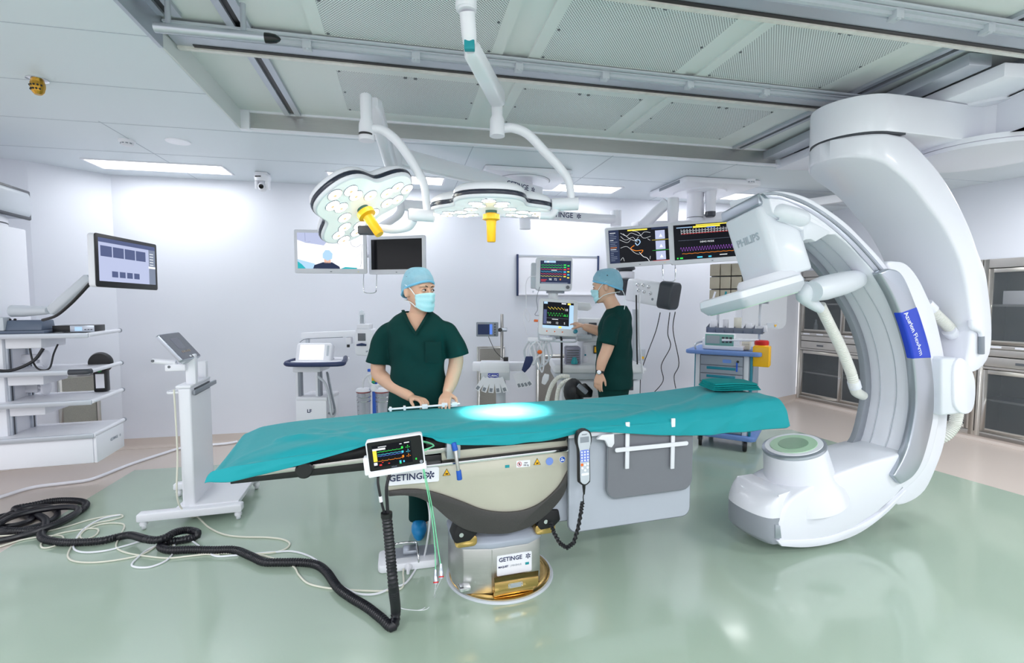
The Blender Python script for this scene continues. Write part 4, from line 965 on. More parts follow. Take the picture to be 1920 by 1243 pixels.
kk = MB(KM); kk.loft([[(e, a, b) for a, b in [(0, .1), (-.004, .1), (-.006, .03), (-.025, .008), (-.05, .0035), (-.05, 0), (0, 0)]] for e in (0, s_end)]); struct('baseboard_right', kk, M['beige'])
sr0, sr1 = kp(1834, 700)[0], kp(1834, 700)[0] + 1.25
def cabinet(s0, s1, label, split, items):
    t = thing('steel_cabinet', label, 'cabinet', KM @ Vector(((s0 + s1) / 2, .2, .055)), 'stainless wall cabinets')
    D = .38; zb = .055; zm0, zm1 = .80, 1.0; fw = .045
    b = MB(KM)
    b.box(s0, s0 + .02, .01, D, zb, zt); b.box(s1 - .02, s1, .01, D, zb, zt); b.box(s0, s1, D - .01, D, zb, zt)
    b.box(s0, s1, .01, D, zt - .02, zt); b.box(s0, s1, .01, D, zb, zb + .02); b.box(s0, s1, .01, D, zm0 - .02, zm0); b.box(s0, s1, .01, D, zm1 + .0, zm1 + .02)
    build('carcass', b, M['cabin'], t, smooth=False)
    f = MB(KM)
    for x in ((s0, s0 + fw, zb, zt), (s1 - fw, s1, zb, zt), (s0 + fw, s1 - fw, zt - .09, zt), (s0 + fw, s1 - fw, zb, zb + .05), (s0 + fw, s1 - fw, zm0 - .02, zm0 + .005), (s0 + fw, s1 - fw, zm1 - .005, zm1 + .035)): f.box(x[0], x[1], -.012, .02, x[2], x[3])
    build('face_frame', f, M['cabsteel'], t, bevel=.002)
    w = (s1 - s0 - 2 * fw)
    # two rows of drawers
    for k in range(2):
        for z0, z1 in ((zm0 + .01, zm0 + .11),):
            a = s0 + fw + w * k / 2 + .008; c = s0 + fw + w * (k + 1) / 2 - .008
            d = build('drawer', MB(KM).box(a, c, -.014, .02, z0, z1), M['cabsteel'], t, bevel=.003)
            build('handle', MB(KM).box((a + c) / 2 - .05, (a + c) / 2 + .05, -.017, -.012, z0 + .035, z0 + .06), M['midgrey'], d, bevel=.001)
    d = build('drawer', MB(KM).box(s0 + fw + .008, s1 - fw - .008, -.014, .02, zm0 + .12, zm1 - .01), M['cabsteel'], t, bevel=.003)
    build('handle', MB(KM).tube([((s0 + s1) / 2 - .06, -.012, zm0 + .155), ((s0 + s1) / 2 - .05, -.035, zm0 + .155), ((s0 + s1) / 2 + .05, -.035, zm0 + .155), ((s0 + s1) / 2 + .06, -.012, zm0 + .155)], .006, n=8), M['chrome'], d)
    for k in range(6):
        a = s0 + fw + w * (k + .2) / 6; build('paper_label', MB(KM).box(a, a + .1, -.0135, -.0118, zm1 + .008, zm1 + .026), M['white'], t)
    # glass doors
    for (z0, z1) in ((zb + .055, zm0 - .03), (zm1 + .045, zt - .10)):
        for k in range(2):
            a = s0 + fw + w * k / 2 * 1.0 - (.0 if k == 0 else .03); c = a + w / 2 + .03; y = .0 if k == 0 else -.006
            g = MB(KM); q = .04
            for x in ((a, a + q, z0, z1), (c - q, c, z0, z1), (a + q, c - q, z0, z0 + q), (a + q, c - q, z1 - q, z1)): g.box(x[0], x[1], -.008 + y, .006 + y, x[2], x[3])
            d = build('door', g, M['cabsteel'], t, bevel=.002)
            build('pane', MB(KM).box(a + q, c - q, -.002 + y, .001 + y, z0 + q, z1 - q), M['smokeglass'], d, smooth=False)
            build('door_pull', MB(KM).cyl((c - q / 2 if k == 0 else a + q / 2, -.03, (z0 + z1) / 2), (c - q / 2 if k == 0 else a + q / 2, -.008 + y, (z0 + z1) / 2), .008, n=10), M['chrome'], d)
        build('shelf', MB(KM).box(s0 + .02, s1 - .02, .03, D - .02, (z0 + z1) / 2, (z0 + z1) / 2 + .022), M['steel'], t, smooth=False)
    return t
L_ = kp(1834, 700)[0]
cabinet(.02, 1.36, 'stainless wall cabinet seen through the opening of the C-shaped arm', 0, 0)
cabinet(1.38, L_ - .01, 'stainless wall cabinet mostly hidden behind the white C-shaped arm', 0, 0)
cabinet(L_, L_ + 1.34, 'stainless wall cabinet right of the suspended arm, at the frame edge', 0, 0)
cabinet(L_ + 1.36, L_ + 2.7, 'stainless wall cabinet beyond the right frame edge', 0, 0)
# contents
def bottle(s, y, z, h, r, m, cap, lab):
    P = KM @ Vector((s, y, z)); t = thing('bottle', lab, 'bottle', P, 'bottles in the steel cabinet')
    build('body', MB(FR(P)).lathe([(0, 0), (r, 0), (r, h * .65), (r * .45, h * .8), (r * .45, h * .9), (0, h * .9)], n=16), M[m], t)
    build('cap', MB(FR(P)).lathe([(r * .5, h * .88), (r * .5, h), (0, h)], n=14), M[cap], t)
zsh = 1.02
bottle(.17, .15, zsh, .2, .03, 'clear', 'clear', 'clear glass bottle in the left steel cabinet, leftmost')
bottle(.36, .12, zsh, .11, .045, 'clear', 'chrome', 'short round glass jar in the steel cabinet beside the clear bottle')
bottle(.98, .12, zsh, .24, .04, 'offwhite', 'white', 'white plastic bottle with yellow stripe in the steel cabinet')
bottle(1.09, .14, zsh, .22, .035, 'cream', 'white', 'yellowish plastic bottle in the steel cabinet, right of the white bottle')
P = (L_ + .12, L_ + .98)
bx = build('catheter_box', MB(KM).box(P[0], P[1], .10, .3, 1.461, 1.60), M['offwhite'], bevel=.002, at=KM @ Vector((P[0] + .4, .2, 1.44))); tag(bx, 'long flat white box with a dark red label on the cabinet shelf', 'box')
build('label', MB(KM).box(L_ + .34, L_ + .40, .098, .1, 1.46, 1.56), mat('maroon', (140, 30, 50), .5), bx); build('print', MB(KM).box(L_ + .45, L_ + .49, .098, .1, 1.46, 1.56), M['grey'], bx)
# ---------------- surgical lamps and ceiling pendants ----------------
mat('lampwhite', (240, 241, 248), .3, coat=.2)
mat('lampglass', (232, 240, 238), .2, coat=.4, emit=.33, ecol=(240, 248, 244))
mat('band', (34, 40, 58), .25, coat=.3)
def basis(n, spin):
    z = -Vector(n).normalized(); x = Vector((1, 0, 0)); x = (x - z * x.dot(z)).normalized(); y = z.cross(x)
    m = Matrix((x, y, z)).transposed().to_4x4(); return m @ Matrix.Rotation(spin, 4, 'Z')
def lamp_head(label, c, n, spin, spot, spot_size, Rr=.30):
    T = thing('surgical_lamp', label, 'surgical lamp', c, 'surgical ceiling lamps')
    m = Matrix.Translation(c) @ basis(n, spin)
    def rad(a): return Rr * (.97 + .20 * math.cos(3 * a) - .045 * math.cos(6 * a))
    def ring(z, k, off=0, n_=72): return [((rad(2 * math.pi * i / n_) * k + off) * math.cos(2 * math.pi * i / n_), (rad(2 * math.pi * i / n_) * k + off) * math.sin(2 * math.pi * i / n_), z) for i in range(n_)]
    build('shell', MB(m).loft([ring(.034, 1.0), ring(.05, 1.0), ring(.066, .97), ring(.082, .88), ring(.094, .70), ring(.10, .4), ring(.102, .05)]), M['lampwhite'], T, ang=60)
    build('dark_band', MB(m).loft([ring(.012, 1.0, .004), ring(.02, 1.0, .007), ring(.03, 1.0, .007), ring(.036, 1.0, .003)]), M['band'], T, ang=60)
    build('rim', MB(m).loft([ring(-.006, .965), ring(-.004, .985), ring(.004, 1.0), ring(.013, 1.0, .002)]), M['lampwhite'], T, ang=60)
    build('cover_glass', MB(m).loft([ring(-.0065, .962), ring(-.010, .90), ring(-.012, .3), ring(-.012, .02)]), M['lampglass'], T, ang=60)
    k = 0
    for p in range(3):
        a = 2 * math.pi * p / 3
        for (r, da) in ((.29, 0), (.235, .28), (.235, -.28), (.165, .33), (.165, -.33), (.115, 1.0)):
            x, y = r * Rr / .30 * math.cos(a + da), r * Rr / .30 * math.sin(a + da); q = .036
            l = build('lens', MB(m).lathe([(q, -.0125), (q, -.016), (q * .8, -.0165), (0, -.0165)], c=(x, y, 0), n=20), M['ledwarm'], T)
            build('reflector', MB(m).lathe([(q + .004, -.011), (q + .004, -.0150), (q, -.0155), (q, -.011)], c=(x, y, 0), n=20), M['silver'], T)
            build('led_core', MB(m).lathe([(.011, -.0162), (.009, -.02), (0, -.02)], c=(x + .004, y, 0), n=10), mat('ledcore', (230, 190, 150), .4, emit=.6) if 'ledcore' not in M else M['ledcore'], T)
        build('sensor', MB(m).box(.1, .112, -.008, .0, -.015, -.012) if False else MB(m @ Matrix.Rotation(a, 4, 'Z')).box(Rr * 1.04, Rr * 1.06, -.016, -.006, -.0135, -.006), M['black'], T)
    h = build('handle', MB(m).lathe([(0, .0), (.030, .0), (.030, -.03), (.048, -.034), (.050, -.062), (.030, -.07), (.027, -.10), (.025, -.185), (.022, -.19), (.0, -.19)], n=28), M['yellow'], T, ang=30)
    build('handle_collar', MB(m).lathe([(.034, -.008), (.033, -.026), (0, -.026)], n=24), mat('collar', (60, 110, 100), .3), T)
    L = bpy.data.lights.new('lamp_beam', 'SPOT'); L.energy = spot; L.spot_size = math.radians(spot_size); L.spot_blend = 1.0; L.shadow_soft_size = .18; L.color = (1, .98, .94)
    lo_ = bpy.data.objects.new('lamp_beam', L); link(lo_); lo_.location = Vector(c) + Vector(n).normalized() * .03
    return T, m
def tube(name, pts, r, T, m='lampwhite', n=18, sub=8, **k): return build(name, MB().tube(pts, r, n=n, sub=sub, **k), M[m], T)
def aim(l, t): l.rotation_euler = (Vector(t) - l.location).to_track_quat('-Z', 'Y').to_euler()
cR_ = W(921, 391, 2.85)
TR, mR = lamp_head('horizontal surgical lamp with yellow handle, right of the tilted one', cR_, (0.0, .02, -1), math.radians(30), 3200, 20, .33)
aim(bpy.data.objects['lamp_beam'], tw(.06, .02, .87))
cL_ = W(678, 388, 2.72)
TL, mL = lamp_head('tilted surgical lamp with yellow handle, left of the horizontal one', cL_, (.55, -.17, -.80), math.radians(136), 8, 25, .285)
aim([o for o in bpy.data.objects if o.name.startswith('lamp_beam.')][0], tw(-.1, .1, .87))
# suspension of the right lamp
Yr = 2.80
build('upper_tube', MB().tube([W(874, -80, 1.95), W(876, 22, 1.95)], .036, n=22), M['lampwhite'], TR)
build('upper_collar', MB().cyl(W(873, -80, 1.95), W(874, 18, 1.95), .041, n=22), M['lampwhite'], TR, bevel=.004)
build('knuckle', MB().tube([W(876, 24, 1.95), W(879, 60, 1.97), W(881, 82, 1.99)], [.030, .030, .027], n=20), M['lampwhite'], TR)
build('release_window', MB(FR(W(880, 84, 1.965), 0)).box(-.020, .020, -.006, .02, -.018, .018), M['tealplastic'], TR, bevel=.003)
pA, pB = W(882, 90, 2.0), W(934, 186, 2.68)
def sparm(name, p, q, w0, w1, h0, h1, T, m='lampwhite'):
    d = (q - p).normalized(); s = d.cross(Vector((0, 0, 1))).normalized(); u = s.cross(d); mb = MB(); rg = []
    for t, e in ((0, .6), (.04, 1), (.5, 1), (.96, 1), (1, .6)):
        c = p.lerp(q, t); w = (w0 + (w1 - w0) * t) * e; h = (h0 + (h1 - h0) * t) * e
        rg.append([c + s * (w * math.copysign(abs(math.cos(a)) ** .5, math.cos(a))) + u * (h * math.copysign(abs(math.sin(a)) ** .5, math.sin(a))) for a in [2 * math.pi * i / 20 + .08 for i in range(20)]])
    return build(name, mb.loft(rg), M[m], T)
sparm('spring_arm', pA, pB, .032, .042, .035, .045, TR)
build('drop_tube', MB().lathe([(.03, 0), (.032, -.0), (.03, -.13), (.040, -.15), (.042, -.24), (0, -.24)], c=W(932, 172, 2.78), axis=(0, 0, 1), n=24), M['lampwhite'], TR)
build('tube_end', MB().cyl(W(933, 248.5, 2.78), W(933, 251.5, 2.78), .036, n=24), M['black'], TR)
tube('curved_yoke', [W(940, 241, 2.80), W(962, 240, 2.82), W(990, 252, 2.84), W(1022, 285, 2.86), W(1050, 315, 2.88), W(1066, 340, 2.88), W(1072, 378, 2.88)], [.026, .026, .026, .026, .025, .023, .021], TR)
build('side_joint', MB().cyl(W(1034, 384, 2.88), W(1084, 382, 2.88), .037, n=24), M['lampwhite'], TR, bevel=.004)
tube('lamp_link', [W(1042, 392, 2.88), W(1032, 404, 2.87), W(1012, 404, 2.86)], [.022, .022, .02], TR)
# suspension of the left lamp and its ceiling hub
Hc = G(978, 330, ZC)
HB = thing('ceiling_pendant', 'round ceiling pendant hub with two long lettered arms above the surgeon', 'ceiling pendant', (Hc.x, Hc.y, ZC))
build('canopy_plate', MB(FR((Hc.x, Hc.y, 0), YAW)).rbox(-.42, .42, -.34, .34, ZC - .05, ZC - .001, .03, ax='xy'), M['white'], HB, bevel=.012)
build('canopy_disc', MB().lathe([(.27, ZC - .062), (.28, ZC - .05), (0, ZC - .05)] if False else [(0, ZC - .066), (.268, ZC - .066), (.274, ZC - .05), (0, ZC - .05)], c=(Hc.x, Hc.y, 0), n=64), M['white'], HB)
build('canopy_gap', MB().lathe([(.276, ZC - .052), (.282, ZC - .052), (.282, ZC - .049), (.276, ZC - .049)], c=(Hc.x, Hc.y, 0), n=64), M['grey'], HB)
hx_ = Vector((Hc.x + .035, Hc.y, 0))
build('spindle', MB().lathe([(.075, ZC - .066), (.075, ZC - .16), (.06, ZC - .165), (.06, ZC - .30), (.055, ZC - .31), (.055, ZC - .52), (0, ZC - .52)], c=hx_, n=28), M['white'], HB, ang=30)
a1, b1 = W(1012, 362, Hc.y - .05), W(738, 292, 3.75)
def boom(name, p, q, w, h0, h1, T, m='lampwhite', bev=.01):
    d = q - p; L = d.length; s = Vector((d.x, d.y, 0)).normalized().cross(Vector((0, 0, 1))); mb = MB()
    mb.add([p + s * w + Vector((0, 0, -h0)), p - s * w + Vector((0, 0, -h0)), p - s * w + Vector((0, 0, h0)), p + s * w + Vector((0, 0, h0)), q + s * w + Vector((0, 0, -h1)), q - s * w + Vector((0, 0, -h1)), q - s * w + Vector((0, 0, h1)), q + s * w + Vector((0, 0, h1))],
           [(0, 1, 2, 3), (7, 6, 5, 4), (0, 4, 5, 1), (1, 5, 6, 2), (2, 6, 7, 3), (3, 7, 4, 0)])
    return build(name, mb, M[m], T, bevel=bev)
boom('extension_arm', a1, b1, .045, .05, .065, HB)
def armtext(T, p, q, w, t, word, size, sd=1):
    d = (q - p); c = p + d * t; s = Vector((d.x, d.y, 0)).normalized().cross(Vector((0, 0, 1)))
    if s.y > 0: s = -s
    x = Vector((d.x, d.y, d.z)).normalized(); x = x if x.x > 0 else -x; y = -s; z = x.cross(y)
    m = Matrix((x, y, z)).transposed().to_4x4(); m.translation = c + s * (w + .0012)
    k = MB(m); k.text(word, size, Matrix.Identity(4), bold=.0007); star(k, (len(word) * size * .42, 0), size * .35, -.0006)
    build('lettering', k, M['navytext'], T)
armtext(HB, a1, b1, .045, .215, 'GETINGE', .07)
build('elbow', MB().lathe([(0, -.12), (.06, -.115), (.065, .0), (.065, .1), (.05, .13), (0, .13)], c=W(738, 296, 3.75), n=24), M['lampwhite'], HB)
sparm('spring_arm', W(736, 318, 3.72), W(700, 192, 2.80), .04, .042, .06, .05, TL)
build('drop_tube', MB().lathe([(.026, .0), (.032, -.01), (.031, -.13), (.040, -.16), (.042, -.245), (0, -.245)], c=W(686, 177, 2.72), axis=(0, 0, 1), n=24), M['lampwhite'], TL)
build('tube_end', MB().cyl(W(685.5, 250.5, 2.70), W(685.5, 253, 2.70), .036, n=24), M['black'], TL)
tube('curved_yoke', [W(692, 242, 2.72), W(716, 243, 2.73), W(742, 262, 2.74), W(765, 292, 2.75), W(785, 325, 2.76), W(796, 350, 2.76), W(801, 400, 2.76)], [.024, .024, .025, .025, .024, .022, .02], TL)
build('side_joint', MB().cyl(W(768, 402, 2.76), W(814, 405, 2.76), .034, n=24), M['lampwhite'], TL, bevel=.004)
build('joint_cap', MB().cyl(W(766.5, 402, 2.76), W(769, 402, 2.76), .03, n=24), M['grey'], TL)
tube('lamp_link', [W(775, 412, 2.77), W(765, 425, 2.79), W(738, 430, 2.81), W(708, 427, 2.82)], [.024, .024, .024, .02], TL)
build('gimbal', MB(FR(W(688, 430, 2.84), .1)).rbox(-.05, .05, -.02, .03, -.03, .02, .01), M['darkgrey'], TL, bevel=.006)
# lower arm with the two left monitors
a2, b2 = W(1155, 412, Hc.y + .12), W(748, 384, 4.35)
boom('lower_arm', a2, b2, .045, .04, .045, HB); armtext(HB, a2, b2, .045, .30, 'GETINGE', .07)
build('arm_end', MB().lathe([(0, -.07), (.055, -.065), (.055, .09), (0, .095)], c=a2, n=20), M['lampwhite'], HB)
def monitor(label, P, w, h, ang, tilt, screen, parts_col='offwhite', group='ceiling-hung monitors', brand=True, roll=0.0):
    t = thing('monitor', label, 'monitor', P, group)
    m = FR(P, ang, tilt, roll)
    build('housing', MB(m).rbox(-w / 2, w / 2, 0, .035, -h / 2, h / 2, .014), M[parts_col], t, bevel=.005)
    build('rear_cover', MB(m).box(-w * .3, w * .3, .035, .07, -h * .3, h * .3), M[parts_col], t, bevel=.01)
    bz = .028
    g = MB(m); g.box(-w / 2 + bz, w / 2 - bz, -.0015, .002, -h / 2 + bz * 1.5, h / 2 - bz); build('panel', g, M['blackgloss'], t, smooth=False)
    if screen: screen(t, m, -w / 2 + bz, w / 2 - bz, -h / 2 + bz * 1.5, h / 2 - bz)
    if brand: build('logo', MB(m).box(-.008, .008, -.0015, .001, -h / 2 + .012, -h / 2 + .02), M['grey'], t); build('power_light', MB(m).cyl((w * .38, -.0015, -h / 2 + .016), (w * .38, .001, -h / 2 + .016), .003, n=8), M['e_yel'], t)
    return t, m
ES = ['e_dk', 'e_wht', 'e_grn', 'e_cyn', 'e_yel', 'e_red', 'e_org', 'e_prp', 'e_blu', 'e_gry', 'e_lav', 'e_slate', 'e_lblu', 'e_tea', 'e_nav', 'e_skn']
mat('e_brt', (0, 0, 0), .3, emit=1.0, ecol=(240, 244, 250)); ES.append('e_brt')
EI = {n: i for i, n in enumerate(ES)}
def scr(t, m, items, name='screen'):
    s = MB(m)
    for it in items:
        s.mi = EI['e_' + it[0]]
        if it[1] == 'r': s.box(it[2], it[3], -.0025 - it[6] * .0004 if len(it) > 6 else -.0025, -.0015, it[4], it[5])
        elif it[1] == 'p': s.prism(it[2], -.0025 - it[3] * .0004, -.0015)
        elif it[1] == 'w': wave(s, *it[2], y=-.0042)
        elif it[1] == 'l': s.tube([(p[0], -.0035, p[1]) for p in it[2]], it[3], n=5, sub=4, flat=.3)
        elif it[1] == 't': s.text(it[2], it[3], Matrix.Translation((it[4], -.0036, it[5])), depth=.0003)
    return build(name, s, [M[n] for n in ES], t, smooth=False)
def s_camera(t, m, x0, x1, z0, z1):
    w = x1 - x0; h = z1 - z0; X = lambda a: x0 + w * a; Z = lambda b: z0 + h * (1 - b)
    I_ = [('brt', 'r', x0, x1, z0, z1), ('lav', 'p', [(X(0), Z(.2)), (X(.0), Z(.0)), (X(.55), Z(0)), (X(.4), Z(.35)), (X(.12), Z(.28))], 1),
          ('lblu', 'p', [(X(0), Z(1)), (X(.3), Z(1)), (X(.25), Z(.86)), (X(0), Z(.74))], 1), ('tea', 'p', [(X(0), Z(1)), (X(.12), Z(1)), (X(.06), Z(.88)), (X(0), Z(.8))], 2),
          ('nav', 'p', [(X(.23), Z(1)), (X(.25), Z(.9)), (X(.38), Z(.82)), (X(.52), Z(.82)), (X(.63), Z(.94)), (X(.64), Z(1))], 3),
          ('skn', 'p', [(X(.40), Z(.84)), (X(.40), Z(.72)), (X(.5), Z(.72)), (X(.5), Z(.84))], 3),
          ('lblu', 'p', [(X(.38), Z(.7)), (X(.38), Z(.58)), (X(.42), Z(.48)), (X(.48), Z(.48)), (X(.53), Z(.58)), (X(.52), Z(.72)), (X(.45), Z(.78))], 4),
          ('slate', 'l', [(X(.12), Z(0)), (X(.12), Z(.24))], .003), ('slate', 'l', [(X(.05), Z(.32)), (X(.2), Z(.24))], .002), ('nav', 'l', [(X(.8), Z(.1)), (X(.82), Z(.32)), (X(.9), Z(.38)), (X(.97), Z(.3))], .004),
          ('nav', 'l', [(X(.99), Z(.3)), (X(.97), Z(.8)), (X(.95), Z(.95))], .004), ('nav', 'l', [(X(.86), Z(.72)), (X(.97), Z(.52))], .002), ('tea', 'p', [(X(.65), Z(1)), (X(.72), Z(.95)), (X(.9), Z(.97)), (X(.9), Z(1))], 2)]
    scr(t, m, I_)
def quadmon(tl_, tr_, bl_, br_, Yl):
    """panel size and pose from its left edge depth"""
    pl0 = W(*tl_, Yl); pl1 = W(*bl_, Yl); h = (pl0 - pl1).length
    # right edge depth giving the same height
    lo, hi = Yl * .6, Yl * 1.6
    for _ in range(40):
        mm = (lo + hi) / 2; hh = (W(*tr_, mm) - W(*br_, mm)).length
        if hh < h: lo = mm
        else: hi = mm
    pr0 = W(*tr_, mm); pr1 = W(*br_, mm); c = (pl0 + pl1 + pr0 + pr1) / 4; d = ((pr0 + pr1) - (pl0 + pl1)) / 2
    return c, Vector((d.x, d.y, 0)).length, h, math.atan2(d.y, d.x)
c, w, h, a = quadmon((554, 429), (686, 440), (554, 510), (686, 516), 4.35); print('MONL', c, w, h, a)
w = .62; h = .385
M1, m1 = monitor('left hanging monitor showing a camera view of a person in a blue cap', W(620, 472, 4.42), w, h, math.radians(8), 0, s_camera)
M2, m2 = monitor('hanging monitor with a black screen, above the surgeon\'s head', W(743, 478, 4.50), .56, .345, math.radians(-14), 0, None)
mf = lambda m, x, y, z: m @ Vector((x, y, z))
def hanger(m1, m2, w1, w2, h, T):
    p = mf(m1, w1 / 2 - .01, .05, 0); q = mf(m2, -w2 / 2 + .01, .05, 0)
    build('mount_bar', MB().tube([mf(m1, 0, .085, 0), (p + q) / 2 + Vector((0, .08, 0)), mf(m2, 0, .085, 0)], .025, n=10), M['lampwhite'], T)
    c = (p + q) / 2; zb = min(p.z, q.z) - h / 2 - .16
    build('pull_loop', MB().tube([Vector((c.x - .06, c.y + .02, c.z - h / 2 - .0)), Vector((c.x - .06, c.y + .0, zb + .05)), Vector((c.x - .045, c.y, zb)), Vector((c.x + .045, c.y, zb)), Vector((c.x + .06, c.y, zb + .05)), Vector((c.x + .06, c.y + .02, c.z - h / 2))], .005, n=8, sub=4), M['chrome'], T)
    return c
cc1 = hanger(m1, m2, .62, .56, .36, HB)
build('monitor_drop_tube', MB().tube([Vector((b2.x, b2.y, b2.z + .06)), Vector((b2.x, b2.y, b2.z - .08)), cc1 + Vector((.0, .1, .2)), cc1 + Vector((0, .1, 0))], .035, n=16), M['lampwhite'], HB)
# right pendant: hub, arms, two monitors
H2 = G(1312, 350, ZC)
P2 = thing('ceiling_pendant', 'round ceiling pendant with white boom carrying the right monitor pair', 'ceiling pendant', (H2.x, H2.y, ZC))
build('canopy_plate', MB(FR((H2.x, H2.y, 0), YAW)).rbox(-.42, .45, -.40, .34, ZC - .06, ZC - .001, .03, ax='xy'), M['white'], P2, bevel=.015)
build('canopy_slot', MB(FR((H2.x, H2.y, 0), YAW)).box(-.424, -.415, -.30, .1, ZC - .05, ZC - .02), M['grey'], P2)
build('canopy_disc', MB().lathe([(0, ZC - .075), (.268, ZC - .075), (.274, ZC - .06), (0, ZC - .06)], c=(H2.x, H2.y, 0), n=64), M['white'], P2)
k = MB(FR((H2.x - .12, H2.y - .405 * math.cos(YAW), ZC - .03), YAW)); k.text('GETINGE', .05, Matrix.Identity(4)); build('lettering', k, M['paneltext'], P2)
s2 = W(1304, 380, H2.y - .02)
build('main_spindle', MB().lathe([(.088, ZC - .075), (.088, ZC - .33), (.085, ZC - .335), (0, ZC - .335)], c=(s2.x, s2.y, 0), n=32), M['white'], P2)
build('spindle_seal', MB().lathe([(.087, ZC - .335), (.087, ZC - .342), (0, ZC - .342)], c=(s2.x, s2.y, 0), n=32), M['darkgrey'], P2)
build('spindle_joint', MB().lathe([(.09, ZC - .342), (.10, ZC - .36), (.13, ZC - .39), (.13, ZC - .45), (0, ZC - .46)], c=(s2.x, s2.y, 0), n=32), M['white'], P2)
s3 = W(1333, 360, H2.y - .12)
build('second_spindle', MB().lathe([(.06, ZC - .075), (.055, ZC - .17), (.05, ZC - .18), (.05, ZC - .29), (0, ZC - .29)], c=(s3.x, s3.y, 0), n=28), M['white'], P2)
build('spindle_end', MB().lathe([(.052, ZC - .29), (.052, ZC - .33), (.04, ZC - .345), (0, ZC - .345)], c=(s3.x, s3.y, 0), n=28), M['darkgrey'], P2)
zj = ZC - .42
boom('boom_arm', Vector((s2.x, s2.y, zj)), W(1190, 425, 5.05), .06, .05, .05, P2)
boom('rear_arm', Vector((s2.x, s2.y, zj + .06)), W(1600, 368, 5.6), .06, .045, .045, P2, bev=.01)
armtext(P2, Vector((s2.x, s2.y, zj + .06)), W(1600, 368, 5.6), .06, .30, 'GETINGE', .08)
sparm('spring_arm', W(1203, 425, 5.0), W(1252, 378, 4.92), .05, .05, .055, .055, P2)
build('monitor_drop_tube', MB().lathe([(.05, .07), (.055, .05), (.055, -.06), (.05, -.07), (.05, -.30), (0, -.3)], c=W(1262, 385, 4.86), axis=(0, 0, 1), n=22), M['white'], P2)
def s_ct(t, m, x0, x1, z0, z1):
    w = x1 - x0; h = z1 - z0; X = lambda a: x0 + w * a; Z = lambda b: z0 + h * (1 - b)
    I_ = [('dk', 'r', x0, x1, z0, z1), ('nav', 'r', X(0), X(.17), z0, z1, .5), ('nav', 'r', X(.72), X(1), Z(.06), z1, .5), ('yel', 'r', X(.32), X(.65), Z(.06), Z(.02), 2)]
    r = random.Random(1)
    for i in range(16): I_.append((r.choice(['gry', 'wht', 'org', 'gry', 'gry']), 'r', X(.02), X(.02 + r.uniform(.05, .13)), Z(.08 + i * .055), Z(.095 + i * .055) , 1))
    for i in range(3): I_.append(('lav', 'r', X(.78), X(.94), Z(.1 + i * .31), Z(.36 + i * .31), 1)); I_.append(('wht', 'p', [(X(.84), Z(.3 + i * .31)), (X(.90), Z(.3 + i * .31)), (X(.87), Z(.2 + i * .31))], 2)); I_.append((['yel', 'grn', 'red'][i], 'r', X(.72), X(1), Z(.385 + i * .31), Z(.378 + i * .31), 1))
    V_ = [[(.2, .1), (.3, .2), (.38, .12), (.52, .22), (.6, .12), (.7, .15)], [(.2, .2), (.28, .32), (.4, .25), (.45, .34), (.5, .25)], [(.18, .3), (.3, .4), (.36, .33)], [(.19, .55), (.3, .52), (.42, .72), (.5, .78)], [(.5, .72), (.56, .85), (.62, .9), (.66, 1.0)], [(.24, .12), (.36, .3), (.48, .4)], [(.18, .92), (.22, .84), (.24, .95)], [(.65, .33), (.69, .38)], [(.68, .85), (.67, .95)], [(.4, .06), (.5, .12), (.58, .3), (.7, .26)]]
    for i, v in enumerate(V_): I_.append(('wht', 'l', [(X(a), Z(b)) for a, b in v], .0075 if i in (4,) else .004))
    I_.append(('lblu', 'l', [(X(.44), Z(.36)), (X(.5), Z(.34)), (X(.52), Z(.42)), (X(.47), Z(.5)), (X(.44), Z(.42))], .013)); I_.append(('org', 'l', [(X(.42), Z(.5)), (X(.36), Z(.58)), (X(.44), Z(.66)), (X(.56), Z(.66)), (X(.52), Z(.76))], .010))
    scr(t, m, I_)
def s_vit(t, m, x0, x1, z0, z1):
    w = x1 - x0; h = z1 - z0; X = lambda a: x0 + w * a; Z = lambda b: z0 + h * (1 - b)
    I_ = [('dk', 'r', x0, x1, z0, z1), ('lblu', 'r', X(.04), X(.25), Z(.09), Z(.07), 1), ('yel', 'r', X(.26), X(.62), Z(.11), Z(.06), 1), ('yel', 'r', X(.3), X(.75), Z(.05), Z(.02), 1), ('blu', 'r', X(.44), X(.56), Z(.13), Z(.1), 2)]
    for k in range(2): I_.append(('wht', 'w', (X(.1), X(.86), Z(.24 - k * .06), .012, 18, 'ecg')))
    for k in (.19, .27): I_.append(('red' if k > .2 else 'gry', 'r', X(.1), X(.86), Z(k), Z(k - .008), 1))
    for k in range(20): I_.append(('wht', 'r', X(.1 + k * .04), X(.103 + k * .04), Z(.27), Z(.13), 2))
    I_ += [('gry', 'r', X(.06), X(.86), Z(.452), Z(.447), 1), ('wht', 't', 'DEMO MODE', .022, X(.44), Z(.52)), ('prp', 'w', (X(.08), X(.86), Z(.70), .035, 22, 'sin', .0022)), ('org', 'w', (X(.1), X(.86), Z(.83), .004, 10, 'sin', .0016)),
           ('grn', 'r', X(.03), X(.05), Z(.97), Z(.93), 1), ('grn', 'r', X(.07), X(.11), Z(.97), Z(.93), 1), ('cyn', 'r', X(.3), X(.37), Z(.97), Z(.93), 1), ('cyn', 'r', X(.45), X(.49), Z(.97), Z(.93), 1), ('wht', 'r', X(.6), X(.7), Z(.93), Z(.91), 1), ('wht', 'r', X(.9), X(.99), Z(.1), Z(.06), 1)]
    scr(t, m, I_)
M3, m3 = monitor('hanging monitor showing a white and orange vessel scan', W(1198, 461, 4.72), .62, .385, math.radians(-2), 0, s_ct, group='right monitor pair', roll=math.radians(-4))
